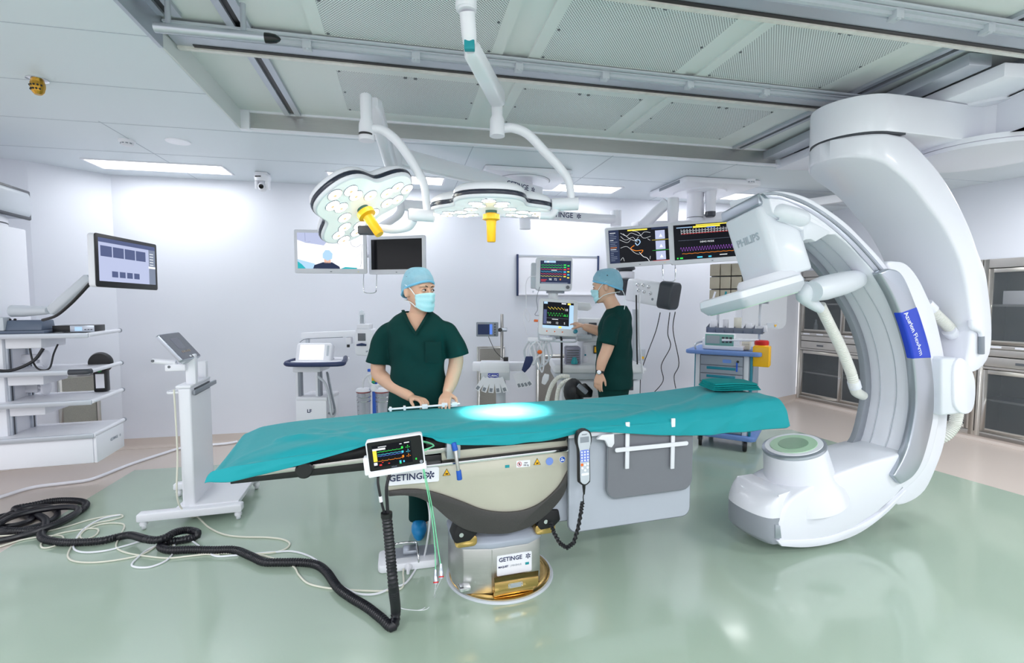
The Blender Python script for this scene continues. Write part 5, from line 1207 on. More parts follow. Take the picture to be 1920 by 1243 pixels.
M4, m4 = monitor('hanging monitor with a purple wave reading demo mode', W(1334, 452, 4.70), .76, .40, math.radians(-2), 0, s_vit, group='right monitor pair', roll=math.radians(-4))
cc2 = hanger(m3, m4, .62, .76, .38, P2)
# equipment boom behind the second clinician
EB = thing('equipment_boom', 'white horizontal supply boom with dark grey end cap behind the second clinician', 'ceiling pendant', W(1172, 500, 4.55))
jt = W(1172, 470, 5.0)
build('boom_column', MB().cyl(jt, W(1172, 500, 5.0), .06, n=24), M['white'], EB)
build('column_arm', MB().tube([jt, W(1240, 440, 5.1), Vector((s2.x, s2.y, zj - .02))], .05, n=14), M['white'], EB)
build('dark_collar', MB().lathe([(.065, .03), (.095, -.02), (.095, -.035), (.06, -.05), (0, -.05)], c=W(1173, 499, 4.98), n=28), M['darkgrey'], EB)
build('white_collar', MB().lathe([(.06, -.05), (.088, -.06), (.088, -.12), (.06, -.14), (0, -.14)], c=W(1173, 499, 4.98), n=28), M['white'], EB)
build('tilt_joint', MB(FR(W(1172, 539, 4.92), 0)).rbox(-.085, .05, -.05, .05, -.08, .08, .035), M['darkgrey'], EB, bevel=.015, seg=3)
ea, eb = W(1184, 541, 4.86), W(1246, 560, 4.60)
d = eb - ea; d.z = 0; em = FR(ea, math.atan2(d.y, d.x), 0, math.radians(9)); eL = d.length
build('boom_body', MB(em).prism(rrect(-.085, .085, -.11, .10, .03), 0, eL, 'yz') if False else MB(em).rbox(0, eL, -.09, .09, -.12, .10, .035, ax='yz'), M['white'], EB, bevel=.008)
build('end_cap', MB(em).rbox(eL - .02, eL + .12, -.095, .095, -.135, .12, .05, ax='yz'), M['darkgrey'], EB, bevel=.02, seg=3)
for i, (x, z) in enumerate(((.10, .05), (.16, .055), (.22, .045), (.12, 0), (.18, -.005), (.25, -.01))):
    build('gas_outlet', MB(em).lathe([(.006, 0), (.018, 0), (.016, .012), (.008, .014), (.006, .006)], c=(x + .02, -.09, z), axis=(0, -1, 0), n=14), M['chrome'], EB)
build('warning_mark', MB(em).lathe([(.008, 0), (.012, 0), (.012, .001), (.008, .001)], c=(eL - .06, -.09, -.06), axis=(0, -1, 0), n=14), M['grey'], EB)
def hangcable(label, pts, r, m, group=None, obj='hanging_cable'):
    o = build(obj, MB().tube(pts, r, n=7, sub=6), M[m], at=pts[-1]); tag(o, label, 'cable', group); return o
hangcable('black gas hose hanging straight down from the supply boom beside his back', [W(1193, 553, 4.45), W(1194, 640, 4.45), W(1195, 683, 4.45)], .007, 'rubber')
hangcable('white hose hanging from the supply boom, just right of the black one', [W(1199, 552, 4.43), W(1199, 640, 4.45), W(1206, 700, 4.5)], .009, 'white')
hangcable('dark cable curving down from under the boom, leftmost of three', [W(1238, 586, 4.3), W(1230, 620, 4.4), W(1215, 660, 4.6), W(1202, 700, 4.7), W(1200, 745, 4.8)], .004, 'rubber')
hangcable('dark cable curving down from the boom end cap, middle of three', [W(1256, 586, 4.25), W(1252, 625, 4.4), W(1257, 650, 4.5), W(1240, 685, 4.6), W(1243, 715, 4.7), W(1220, 742, 4.8)], .004, 'rubber')
hangcable('dark cable curving down from the boom end cap, rightmost of three', [W(1266, 585, 4.22), W(1262, 620, 4.4), W(1273, 680, 4.5), W(1264, 705, 4.6), W(1267, 728, 4.7)], .004, 'rubber')
# ---------------- small fixtures on the ceiling ----------------
p = G(70, 148, ZC); t = thing('sprinkler_nozzle', 'brass perforated nozzle on the ceiling above the left wall', 'sprinkler', p)
build('flange', MB(FR(p)).lathe([(0, 0), (.05, 0), (.05, -.006), (.03, -.014), (0, -.014)], n=28), M['chrome'], t)
b = MB(FR(p)); b.lathe([(.03, -.012), (.034, -.03), (.034, -.045), (.028, -.07), (.016, -.085), (0, -.085)], n=12); nz = build('nozzle', b, mat('brass', (196, 150, 60), .3, metal=.9), t, ang=20)
for i in range(6):
    a = math.radians(200 + i * 28)
    for z, r in ((-.04, .033), (-.06, .030)): build('hole', MB(FR(p)).ball((r * math.cos(a + (z + .04) * 10), r * math.sin(a + (z + .04) * 10), z), .0055, 8, 6), M['black'], nz)
for px, py, lab in ((238, 263, 'white round smoke detector on the ceiling, left of the round speaker'), (1406, 337, 'white smoke detector on the ceiling right of the pendant canopy')):
    p = G(px, py, ZC); t = thing('smoke_detector', lab, 'smoke detector', p)
    build('base', MB(FR(p)).lathe([(0, 0), (.055, 0), (.055, -.012), (.05, -.018), (0, -.018)], n=28), M['white'], t)
    build('sensor_head', MB(FR(p)).lathe([(.045, -.018), (.04, -.035), (.03, -.042), (0, -.042)], n=24), M['offwhite'], t)
    for k in range(5): build('slit', MB(FR(p, math.radians(200 + 35 * k))).box(.037, .043, -.008, .008, -.032, -.024), M['grey'], t)
p = G(334, 265, ZC); t = thing('ceiling_speaker', 'flush round ceiling speaker between smoke detector and camera', 'speaker', p)
build('ring', MB(FR(p)).lathe([(.06, 0), (.085, 0), (.083, -.006), (.062, -.008)], n=36), M['white'], t); build('grille', MB(FR(p)).lathe([(0, 0), (.062, 0), (.062, -.005), (0, -.006)], n=36), M['lightgrey'], t)
p = G(492, 324, ZC); t = thing('dome_camera', 'white pan-tilt camera under the ceiling left of the tilted lamp', 'camera', p)
build('bracket', MB(FR(p, .2)).box(-.055, .055, -.05, .07, -.03, 0), M['white'], t, bevel=.01)
build('neck', MB(FR(p)).lathe([(.07, -.03), (.075, -.05), (.068, -.085), (0, -.085)], n=28), M['white'], t)
for s in (-1, 1): build('side_arm', MB(FR(p)).rbox(s * .05 - .014, s * .05 + .014, -.03, .03, -.16, -.07, .012, ax='xz'), M['white'], t, bevel=.006)
hd = build('camera_head', MB(FR(p)).ball((0, -.005, -.135), (.04, .045, .045), 20, 14), M['white'], t)
build('lens', MB(FR(p)).lathe([(0, 0), (.022, 0), (.02, .012), (0, .008)], c=(.008, -.045, -.14), axis=(.1, -1, 0), n=20), M['blackgloss'], hd)
build('status_strip', MB(FR(p)).box(-.035, .02, -.077, -.07, -.055, -.045), M['black'], t)
# silver handle bar with black tip under the rail
pa, pb = G(290, 51, 2.66), G(497, 71, 2.66)
t = thing('rail_handle', 'silver round bar with a black pointed tip at the end of the far rail', 'handle bar', pa)
build('bar', MB().cyl(pa, pb, .021, n=24), M['alu'], t)
d = (pb - pa).normalized(); build('tip', MB().lathe([(.0215, 0), (.0215, .02), (.018, .045), (.009, .06), (0, .066)], c=pb, axis=d, n=24), M['black'], t)
for k in (.12, .8): q = pa.lerp(pb, k); build('bracket', MB().cyl(q, q + Vector((0, 0, .135)), .012, n=10), M['alu'], t)
# ---------------- left supply pendant with shelves ----------------
corner = W(175, 818, 3.6); LA = math.radians(17)
LFm = FR((corner.x, corner.y, 0), LA)
LX = Vector((math.cos(LA), math.sin(LA), 0)); LY = Vector((-math.sin(LA), math.cos(LA), 0)); LO = Vector((corner.x, corner.y, 0))
def ll(px, py, y): P = PLN(px, py, LO + LY * y, LY); r = P - LO; return r.dot(LX), P.z
SP = thing('supply_pendant', 'white ceiling supply column with four shelves at the left edge', 'ceiling pendant', LFm @ Vector((-.9, .3, 2.3)))
b = MB(LFm); b.box(-1.15, -.56, .10, .45, .38, 2.05); build('column', b, M['white'], SP, bevel=.01)
build('column_foot', MB(LFm).box(-1.15, -.56, .09, .45, .26, .375), M['white'], SP, bevel=.01); build('column_gap', MB(LFm).box(-1.14, -.565, .105, .44, .37, .385), M['darkgrey'], SP)
for y in (.15, .38):
    b = MB(LFm); b.box(-.562, -.545, y - .025, y + .025, .40, 1.28); build('side_rail', b, M['alu'], SP); build('rail_slot', MB(LFm).box(-.546, -.543, y - .007, y + .007, .40, 1.28), M['darkgrey'], SP)
build('upper_tube', MB(LFm).lathe([(.17, 1.3), (.17, 2.02), (0, 2.02)], c=(-.86, .28, 0), n=36), M['white'], SP)
yt = .28
x_, z_ = ll(15, 338, yt)
build('turning_ring', MB(LFm).lathe([(0, 2.02), (.24, 2.02), (.25, 2.04), (.25, 2.07), (.25, 2.12), (.24, 2.14), (0, 2.14)], c=(-.86, .28, 0), n=48), M['white'], SP)
build('ring_seam', MB(LFm).lathe([(.251, 2.075), (.251, 2.085), (0, 2.085)], c=(-.86, .28, 0), n=48), M['darkgrey'], SP)
build('ring_seam', MB(LFm).lathe([(.241, 2.016), (.243, 2.025), (0, 2.025)], c=(-.86, .28, 0), n=48), M['darkgrey'], SP)
armb = MB(LFm); armb.rbox(-2.2, -.56, .02, .54, 2.14, 2.36, .05, ax='xz'); build('ceiling_arm', armb, M['lightgrey'], SP, bevel=.02)
build('arm_seam', MB(LFm).rbox(-.60, -.572, .01, .55, 2.135, 2.365, .012, ax='xz'), M['darkgrey'], SP, bevel=.004)
build('ceiling_drop', MB(LFm).lathe([(.16, 2.36), (.16, ZC), (0, ZC)], c=(-1.9, .28, 0), n=32), M['white'], SP)
build('control_joint', MB(LFm).box(-1.15, -.62, .05, .1, 1.27, 1.34), M['white'], SP, bevel=.006)
# green sockets on the column face
for k, (z0) in enumerate((1.16, 1.07, .98, .72, .64, .56, .48)):
    build('socket_cover', MB(LFm).box(-.74, -.685, .092, .1, z0 - .032, z0 + .032), M['green'], SP, bevel=.003)
# shelves
dz = {0: 627, 1: 697, 2: 755, 3: 818}
for k, (zz_, x0, front) in enumerate(((1.249, -.74, 'alu'), (.978, -.72, 'alu'), (.752, -.70, 'alu'), (.50, -.70, 'alu'))):
    sh = build('shelf', MB(LFm).box(x0, 0, 0, .47, zz_ - .012, zz_ + .010), M['offwhite'], SP, bevel=.004)
    build('front_edge', MB(LFm).rbox(x0 - .01, .006, -.014, 0, zz_ - .022, zz_ + .014, .008), M['alu'], sh, bevel=.003)
    build('side_rail', MB(LFm).tube([(.0, -.005, zz_), (.004, .48, zz_ + .004)], .016, n=12), M['white'], sh)
    build('rail_tip', MB(LFm).cyl((.004, .47, zz_ + .004), (.004, .49, zz_ + .004), .018, n=12), M['grey'], sh)
    if k < 3: build('bracket', MB(LFm).box(-.545, -.33, .10, .42, zz_ - .10, zz_ - .014), M['offwhite'], sh, bevel=.01)
    if k == 1:
        build('corner_grip', MB(LFm).tube([(-.12, -.014, zz_), (-.02, -.014, zz_), (.004, .01, zz_)], .020, n=12), M['darkgrey'], sh)
build('drawer_box', MB(LFm).box(-.62, -.01, .012, .455, .285, .487), M['white'], SP, bevel=.008)
dr = build('drawer_front', MB(LFm).box(-.008, .012, .012, .455, .285, .487), M['white'], SP, bevel=.005)
k = MB(LFm @ Matrix.Translation((.0135, .28, .40)) @ Matrix.Rotation(math.radians(90), 4, 'Z')); k.text('GETINGE', .03, Matrix.Identity(4)); build('lettering', k, M['paneltext'], dr); k = MB(k.M); star(k, (.10, 0), .012, -.001); build('emblem', k, M['paneltext'], dr)
# monitor arm
build('arm_base', MB(LFm).box(-.74, -.50, .02, .10, 1.285, 1.38), M['lightgrey'], SP, bevel=.006)
AM = thing('swivel_monitor', 'wide monitor with white back on a slanting arm above the left shelves', 'monitor', W(235, 490, 3.5))
build('lower_link', MB().tube([W(22, 583, 3.55), W(45, 583, 3.55), W(92, 582, 3.45)], [.042, .042, .025], n=16), M['lightgrey'], AM)
sparm('spring_arm', W(96, 585, 3.45), W(170, 520, 3.42), .028, .030, .036, .034, AM, 'lightgrey')
build('arm_cable', MB().tube([W(80, 600, 3.43), W(105, 592, 3.40), W(130, 572, 3.38), W(150, 552, 3.37), W(168, 532, 3.37)], .010, n=8), M['black'], AM)
build('head_joint', MB().cyl(W(170, 520, 3.42), W(184, 517, 3.45), .032, n=16), M['lightgrey'], AM)
tlp, blp = W(192, 436, 3.16), W(185, 537, 3.16); hgt_ = (tlp - blp).length
c, w, h, a = quadmon((192, 436), (291, 459), (185, 536), (284, 545), 3.22)
print('SWIV', c, w, h, math.degrees(a))
w = .60; mm_ = FR(c, a, 0, math.radians(1.0))
build('back_cover', MB(mm_).rbox(-w / 2, w / 2, .006, .05, -h / 2, h / 2, .02), M['offwhite'], AM, bevel=.008)
build('front_bezel', MB(mm_).rbox(-w / 2, w / 2, -.001, .006, -h / 2, h / 2, .015), M['black'], AM, bevel=.002)
x0, x1, z0, z1 = -w / 2 + .025, w / 2 - .025, -h / 2 + .04, h / 2 - .025
I_ = [('lav', 'r', x0, x1, z0, z1), ('slate', 'r', x0, x1, z1 - .028, z1, .5), ('gry', 'r', x1 - .07, x1, z0, z1 - .028, .5)]
for k in range(4): I_.append(('slate', 'r', x0 + .015 + k * .11, x0 + .115 + k * .11, z1 - .12, z1 - .05, 1)); I_.append(('slate', 'r', x0 + .11 + k * .07, x0 + .165 + k * .07, z0 + .03, z0 + .07, 1))
for k in range(5): I_.append(('wht', 'r', x1 - .06, x1 - .02, z1 - .06 - k * .02, z1 - .055 - k * .02, 1))
I_.append(('wht', 'r', x1 - .075, x1, z1 - .165, z1 - .15, 1))
scr(AM, mm_, I_)
# devices on the top shelf
def dev(name, label, cat, P): return thing(name, label, cat, P)
zs = 1.262
P = LFm @ Vector((-.44, .12, zs)); t = dev('control_box', 'slate grey stepped control box on the top pendant shelf', 'device', P)
build('base', MB(FR(P, LA)).prism([(-.22, -.1), (.17, -.1), (.17, .1), (-.22, .1)], 0, .022, 'xy'), mat('slateplastic', (92, 104, 124), .45), t, bevel=.006)
build('cover', MB(FR(P, LA)).loft([[(-.16, -.085, .022), (.15, -.085, .022), (.15, .09, .022), (-.16, .09, .022)], [(-.13, -.06, .095), (.145, -.06, .095), (.145, .08, .095), (-.13, .08, .095)]]), M['slateplastic'], t, bevel=.008)
for x in (-.06, -.03): build('plug', MB(FR(P, LA)).ball((x, -.03, .10), .009, 10, 8), M['black'], t)
P = LFm @ Vector((-.13, .10, zs)); t = dev('recorder_box', 'small black recorder with silver display front on the top pendant shelf', 'device', P)
build('case', MB(FR(P, LA)).box(-.13, .13, 0, .16, .004, .052), M['black'], t, bevel=.003)
build('front', MB(FR(P, LA)).box(-.02, .13, -.006, 0, .004, .052), M['silver'], t, bevel=.002); build('display', MB(FR(P, LA)).box(.01, .055, -.0075, -.006, .012, .042), M['e_lblu'], t)
for q in (.075, .095, .113): build('button', MB(FR(P, LA)).box(q - .006, q + .006, -.008, -.006, .018, .024), M['darkgrey'], t)
# cables and hose reels hanging behind the shelves
hangcable('black cable loop hanging under the top pendant shelf', [LFm @ Vector(q) for q in ((-.76, .08, 1.17), (-.70, .05, 1.10), (-.60, .03, 1.02), (-.48, .03, 1.0), (-.36, .05, 1.06), (-.31, .08, 1.15))], .011, 'rubber')
hangcable('thinner black cable hanging between top and second pendant shelf', [LFm @ Vector(q) for q in ((-.40, .1, 1.15), (-.38, .09, 1.05), (-.34, .08, .995), (-.29, .1, 1.0), (-.28, .14, 1.1), (-.27, .18, 1.17))], .006, 'rubber')
for px, py, y, lab in ((87, 672, .32, 'round white hose holder under the top pendant shelf'), (88, 726, .34, 'round white hose holder under the second pendant shelf')):
    x_, z_ = ll(px, py, y); P = LFm @ Vector((x_, y, z_)); t = thing('hose_holder', lab, 'holder', P)
    build('dish', MB(FR(P, LA)).lathe([(0, 0), (.03, .005), (.062, .02), (.062, .03), (0, .02)], axis=(-1, 0, 0), c=(.02, 0, 0), n=28), M['white'], t)
    build('stem', MB(FR(P, LA)).cyl((.0, 0, 0), (-.16, 0, 0), .014, n=12), M['white'], t); build('socket', MB(FR(P, LA)).box(-.15, -.05, -.02, .02, -.035, .035), M['offwhite'], t, bevel=.006)
# ---------------- wall grilles ----------------
pf2 = mat('grille', (170, 166, 158), .35, metal=.9, noise=.25, nscale=180)
def grille(label, p0, p1, O_, n_, xdir, boxed=False):
    a = PLN(*p0, O_, n_); b = PLN(*p1, O_, n_); t = thing('wall_grille', label, 'wall grille', (b + a) / 2, 'stainless wall grilles')
    X = Vector(xdir).normalized(); w = (b - a).dot(X); m = Matrix(((X.x, -n_[0] if False else n_[0], 0, a.x), (X.y, n_[1], 0, a.y), (0, 0, 1, 0), (0, 0, 0, 1)))
    z0, z1 = b.z, a.z; q = .03
    f = MB(m)
    for x in ((0, q, z0, z1), (w - q, w, z0, z1), (q, w - q, z0, z0 + q), (q, w - q, z1 - q, z1)): f.box(x[0], x[1], -.02, .0, x[2], x[3])
    build('frame', f, M['steel'], t, bevel=.002); build('mesh_panel', MB(m).box(q, w - q, -.010, 0, z0 + q, z1 - q), M['grille'], t, smooth=False)
    for x in (q / 2, w - q / 2):
        for z in (z0 + q / 2, z1 - q / 2): build('screw', MB(m).cyl((x, -.023, z), (x, -.02, z), .006, n=8), M['chrome'], t)
    return t, m, w, z0, z1
wn = (A - L1).normalized(); wnn = Vector((-wn.y, wn.x, 0)); 
if wnn.dot(Vector((0, 3, 0)) - A) > 0: wnn = -wnn
grille('stainless air grille low on the left corner wall behind the shelves', (106, 706), (190, 798), L1 + Vector((0, 0, 0)), wnn, wn)
grille('stainless air grille on the back wall behind the small video stand', (894, 650), (946, 840), R(0, VB), V, U)
grille('stainless air grille on the back wall behind the hanging sensor cables', (1005, 665), (1066, 820), R(0, VB), V, U)
# ---------------- black stand behind the pendant ----------------
P = LFm @ Vector((-.10, .40, .764))
t = thing('black_device', 'upright black device with round head and stickers on the third pendant shelf', 'device', P)
build('post', MB(FR(P, LA)).box(-.045, .045, -.03, .03, .0, .20), M['black'], t, bevel=.008)
build('round_head', MB(FR(P, LA)).lathe([(0, -.03), (.075, -.03), (.085, 0), (.075, .03), (0, .03)], c=(0, 0, .235), axis=(0, 1, 0), n=32), M['black'], t)
build('green_sticker', MB(FR(P, LA)).cyl((0, -.033, .175), (0, -.03, .175), .016, n=18), M['green'], t); build('white_sticker', MB(FR(P, LA)).box(-.028, .03, -.033, -.03, .03, .145), M['white'], t)
# ---------------- white trolley with tablet ----------------
TP = G(334, 985, 0.0) 
t0 = G(270, 993, 0); 
TRm = FR((t0.x, t0.y, 0), math.radians(16)); TRi = TRm.inverted()
def tr(px, py, y): P = PLN(px, py, TRm @ Vector((0, y, 0)), TRm.to_3x3() @ Vector((0, 1, 0))); q = TRi @ P; return q.x, q.z
TL_ = thing('monitor_trolley', 'white trolley with flat upright panel and tilted tablet left of the table', 'trolley', t0)
x3 = tr(447, 975, 0)[0]
for (x, y) in ((.0, .0), (x3, .0), (x3 + .0, .56), (.02, .56)):
    c_ = build('caster', MB(TRm @ Matrix.Translation((x, y, 0))).lathe([(0, -.012), (.022, -.012), (.026, -.006), (.026, .006), (.022, .012), (0, .012)], c=(0, 0, .027), axis=(.9, .4, 0), n=18), M['offwhite'], TL_)
    build('caster_hood', MB(TRm @ Matrix.Translation((x, y, 0))).lathe([(.022, .03), (.024, .045), (.015, .062), (0, .062)], c=(.0, 0, 0), n=16), M['white'], TL_)
build('front_beam', MB(TRm).rbox(-.03, x3 + .03, -.035, .035, .062, .115, .012, ax='xz'), M['white'], TL_, bevel=.008)
build('rear_beam', MB(TRm).rbox(-.01, x3 + .03, .525, .595, .062, .11, .012, ax='xz'), M['white'], TL_, bevel=.008)
build('base_plate', MB(TRm).prism([(.16, .03), (x3 - .02, .03), (x3 - .01, .53), (.18, .53)], .062, .10, 'xy'), M['white'], TL_, bevel=.005)
build('base_tray', MB(TRm).prism([(.26, .02), (x3 + .0, .02), (x3 + .01, .5), (.26, .5)], .10, .125, 'xy'), M['offwhite'], TL_, bevel=.004)
cx0 = tr(338, 850, .03)[0]; cx1 = tr(362, 850, .03)[0]; cz = tr(350, 728, .03)[1]
build('upright_panel', MB(TRm).box(cx0, cx1, .03, .46, .10, cz), M['white'], TL_, bevel=.012, seg=3)
build('top_tray', MB(TRm).box(cx0 - .01, cx1 + .005, .02, .44, cz, cz + .02), M['white'], TL_, bevel=.006)
build('accessory_rail', MB(TRm).box(cx1 + .006, cx1 + .022, .05, .52, cz - .05, cz - .02), M['grey'], TL_, bevel=.003)
build('rail_bracket', MB(TRm).box(cx1 - .0, cx1 + .01, .1, .4, cz - .06, cz - .012), M['darkgrey'], TL_)
build('side_loop', MB(TRm).tube([(cx0, .05, cz - .03), (cx0 - .06, .05, cz - .03), (cx0 - .07, .12, cz - .03), (cx0, .2, cz - .03)], .008, n=8), M['white'], TL_)
pm_ = tr(356, 680, .12)
build('neck_post', MB(TRm).rbox(cx0 + .03, cx0 + .09, .09, .14, cz + .015, cz + .22, .01), M['white'], TL_, bevel=.006)
jx, jz = tr(345, 690, .1)
build('arm_joint', MB(TRm).box(jx - .10, jx + .02, .06, .12, jz - .015, jz + .03), M['white'], TL_, bevel=.008)
for a, b in (((286, 677), (330, 680)), ((330, 680), (318, 693))):
    p, q = tr(*a, .08), tr(*b, .08); build('arm_link', MB(TRm).tube([(p[0], .08, p[1]), (q[0], .08, q[1])], .017, n=12), M['white'], TL_)
for a in ((286, 677), (317, 688), (342, 680)):
    p = tr(*a, .06); build('arm_pin', MB(TRm).cyl((p[0], .058, p[1]), (p[0], .066, p[1]), .009, n=12), M['midgrey'], TL_)
bx_ = tr(388, 700, .38); build('small_receiver', MB(TRm).box(cx1 - .05, cx1 - .0, .36, .41, cz + .018, cz + .14), M['white'], TL_, bevel=.004)
# tablet
c, w, h, a = quadmon((302, 627), (338, 622), (330, 674), (372, 664), 3.12) if False else (W(337, 650, 3.28), .2, .13, 0)
pts4 = [W(305, 628, 3.16), W(341, 623, 3.42), W(372, 667, 3.36), W(334, 676, 3.10)]
TB = thing('tablet', 'grey tablet display tilted on the white trolley arm', 'tablet', W(337, 650, 3.27))
X = ((pts4[1] - pts4[0]) + (pts4[2] - pts4[3])) / 2; Z = ((pts4[0] - pts4[3]) + (pts4[1] - pts4[2])) / 2; w = X.length; h = Z.length; X.normalize(); Z = (Z - X * Z.dot(X)).normalized(); Y = Z.cross(X)
cen_ = sum(pts4, Vector()) / 4; tm = Matrix((X, Y, Z)).transposed().to_4x4(); tm.translation = cen_
print('TAB', w, h)
build('case', MB(tm).rbox(-w / 2, w / 2, 0, .025, -h / 2, h / 2, .015), M['silver'], TB, bevel=.004)
build('glass', MB(tm).rbox(-w / 2 + .006, w / 2 - .006, -.002, 0, -h / 2 + .006, h / 2 - .006, .01), mat('tabglass', (70, 76, 90), .12, coat=.5), TB)
s = MB(tm); s.mi = 0; s.box(-w * .2, w * .16, -.003, -.002, -h * .1, h * .3); s.mi = 1
for k in range(5): s.box(-w * .2 + k * w * .09, -w * .15 + k * w * .09, -.003, -.002, -h * .25, -h * .18)
s.mi = 2; s.box(-.012, .012, -.003, -.002, -h * .44, -h * .38); build('screen_content', s, [mat('tabgrey', (110, 112, 125), .3), mat('taborange', (150, 130, 110), .4), M['white']], TB)
build('tablet_bracket', MB(tm).box(-.04, .04, .025, .06, -h * .5, .0), M['lightgrey'], TB, bevel=.006)
# ---------------- equipment along the back wall ----------------
# whiteboard
def onback(px, py, off=0.0): return PLN(px, py, R(0, VB - off), V)
a, b = onback(968, 480), onback(1121, 552)
t = thing('whiteboard', 'wall whiteboard with dark edge strips behind the patient monitor', 'whiteboard', (a + b) / 2)
bm_ = FR(a, YAW); w = (b - a).dot(U); hh_ = a.z - b.z
build('board', MB(bm_).box(.02, w - .02, -.015, -.002, -hh_, 0), M['white'], t, smooth=False)
for x in (0, w - .02): build('edge_strip', MB(bm_).box(x, x + .022, -.03, -.002, -hh_ - .02, .02), M['navy'], t, bevel=.004)
build('top_trim', MB(bm_).box(.02, w - .02, -.022, -.002, -.004, .014), M['alu'], t); build('pen_tray', MB(bm_).box(.02, w - .02, -.05, -.002, -hh_ - .014, -hh_ + .004), M['offwhite'], t, bevel=.003)
for x in (.2, w * .55): build('magnet', MB(bm_).cyl((x, -.02, -hh_ + .03), (x, -.015, -hh_ + .03), .012, n=12), M['lightgrey'], t)
# wall socket
a = onback(1200, 655); t = thing('wall_socket', 'small grey wall socket plate behind the gas hoses', 'wall socket', a); build('plate', MB(FR(a, YAW)).box(-.04, .07, -.01, -.001, -.14, 0), M['lightgrey'], t, bevel=.003); build('sticker', MB(FR(a, YAW)).box(.0, .05, -.0115, -.01, -.12, -.09), M['yellow'], t)
a = onback(1450, 588)
# ---------------- injector cart ----------------
Yc = 4.55
def bx3(px0, px1, py0, py1, Y, dep): 
    a = W(px0, py1, Y); b = W(px1, py0, Y); return a.x, b.x, Y, Y + dep, a.z, b.z
def foot(px, Y): p = W(px, 700, Y); return Vector((p.x, p.y, 0))
IC = thing('injector_cart', 'white contrast injector cart with touchscreen and folding arm by the back wall', 'medical cart', foot(590, Yc + .2))
def wb(name, T, m, px0, px1, py0, py1, Y, dep, bev=.006, parent=None, r=None):
    q = bx3(px0, px1, py0, py1, Y, dep); mb = MB()
    if r: mb.rbox(*q, r)
    else: mb.box(*q)
    return build(name, mb, M[m] if isinstance(m, str) else m, parent or T, bevel=bev)
wb('storage_bin', IC, 'white', 556, 612, 747, 860, Yc, .32, .02)
wb('bin_rim', IC, 'offwhite', 555, 613, 745, 752, Yc - .003, .325, .008)
build('cart_base', MB(FR(foot(585, Yc + .17))).rbox(-.24, .24, -.2, .2, .07, .13, .08, ax='xy'), M['white'], IC, bevel=.015)
for sx in (-.2, .2):
    for sy in (-.16, .16): build('caster', MB(FR(foot(585, Yc + .17))).lathe([(0, -.015), (.035, -.015), (.035, .015), (0, .015)], c=(sx, sy, .035), axis=(1, 0, 0), n=16), M['grey'], IC)
k = MB(); p = W(580, 771, Yc - .002); k.M = FR(p); k.text('LF', .045, Matrix.Identity(4), bold=.0012); build('lettering', k, M['navytext'], IC)
for px in (557, 594): wb('column', IC, 'grey', px, px + 6, 695, 748, Yc + .05, .06, .003); wb('column_face', IC, 'offwhite', px - 2, px + 1, 695, 748, Yc + .045, .07, .002)
wb('table_underside', IC, 'offwhite', 548, 600, 688, 698, Yc + .02, .25, .01)
q0, q1 = W(538, 683, Yc - .12), W(641, 683, Yc - .12)
pl_ = [(q0.x, Yc - .06), (q0.x + .03, Yc - .12), (q1.x - .03, Yc - .14), (q1.x, Yc - .08), (q1.x - .06, Yc + .28), (q0.x + .07, Yc + .30)]
build('tray', MB().prism(pl_, q0.z - .005, q0.z + .02, 'xy'), M['offwhite'], IC, bevel=.01)
build('blue_bumper', MB().tube([(q0.x + .03, Yc + .1, q0.z + .02), (q0.x - .005, Yc - .04, q0.z + .015), (q0.x + .03, Yc - .13, q0.z), (q1.x - .03, Yc - .15, q0.z + .005), (q1.x + .005, Yc - .07, q0.z + .02), (q1.x - .04, Yc + .1, q0.z + .035)], .022, n=12), M['navy'], IC)
sm_ = FR(W(588, 662, Yc + .0), 0, math.radians(-18))
dsp = build('touchscreen', MB(sm_).rbox(-.165, .165, -.01, .09, -.095, .10, .03), M['white'], IC, bevel=.02, seg=3)
s = MB(sm_); s.box(-.125, .10, -.0125, -.011, -.065, .078); build('screen', s, mat('scrwhite', (0, 0, 0), .2, emit=.97, ecol=(236, 238, 250)), dsp)
build('screen_button', MB(sm_).rbox(.125, .145, -.0125, -.011, -.03, .07, .008), M['lightgrey'], dsp)
wb('screen_foot', IC, 'navy', 566, 616, 675, 679, Yc - .02, .15, .003)
build('arm_post', MB().cyl(W(577, 645, Yc + .12), W(577, 636, Yc + .12), .02, n=12), M['lightgrey'], IC)
pa, pb = W(567, 629, Yc + .12), W(668, 625, Yc + .12); boom('support_arm', pa, pb, .035, .028, .028, IC, 'white', .006)
wb('arm_joint', IC, 'offwhite', 648, 658, 633, 645, Yc + .08, .06, .006); build('joint_knob', MB().cyl(W(653, 651, Yc + .1), W(653, 646, Yc + .1), .014, n=12), M['black'], IC)
build('arm_wire', MB().tube([W(562, 642, Yc + .1), W(572, 636, Yc + .1), W(597, 634, Yc + .09), W(620, 633, Yc + .09), W(643, 632, Yc + .09)], .004, n=6), M['grey'], IC)
ih = MB(); ih.prism([(lambda p: (p.x, p.z))(W(x, y, Yc + .05)) for x, y in ((668, 617), (698, 617), (702, 630), (698, 664), (690, 667), (668, 665), (666, 640))], Yc + .02, Yc + .2); hd_ = build('injector_head', ih, M['offwhite'], IC, bevel=.012)
wb('head_top', IC, 'offwhite', 669, 692, 608, 617, Yc + .04, .12, .005); wb('head_screen', IC, 'midgrey', 671, 685, 625, 639, Yc + .015, .01, .001, hd_)
build('head_lever', MB().tube([W(669, 647, Yc + .01), W(678, 646, Yc), W(687, 647, Yc + .01)], [.008, .014, .008], n=8), M['navy'], hd_)
k = MB(FR(W(678, 659, Yc + .018))); k.text('LF', .018, Matrix.Translation((.05, 0, 0)), bold=.0006); build('lettering', k, M['navytext'], hd_)
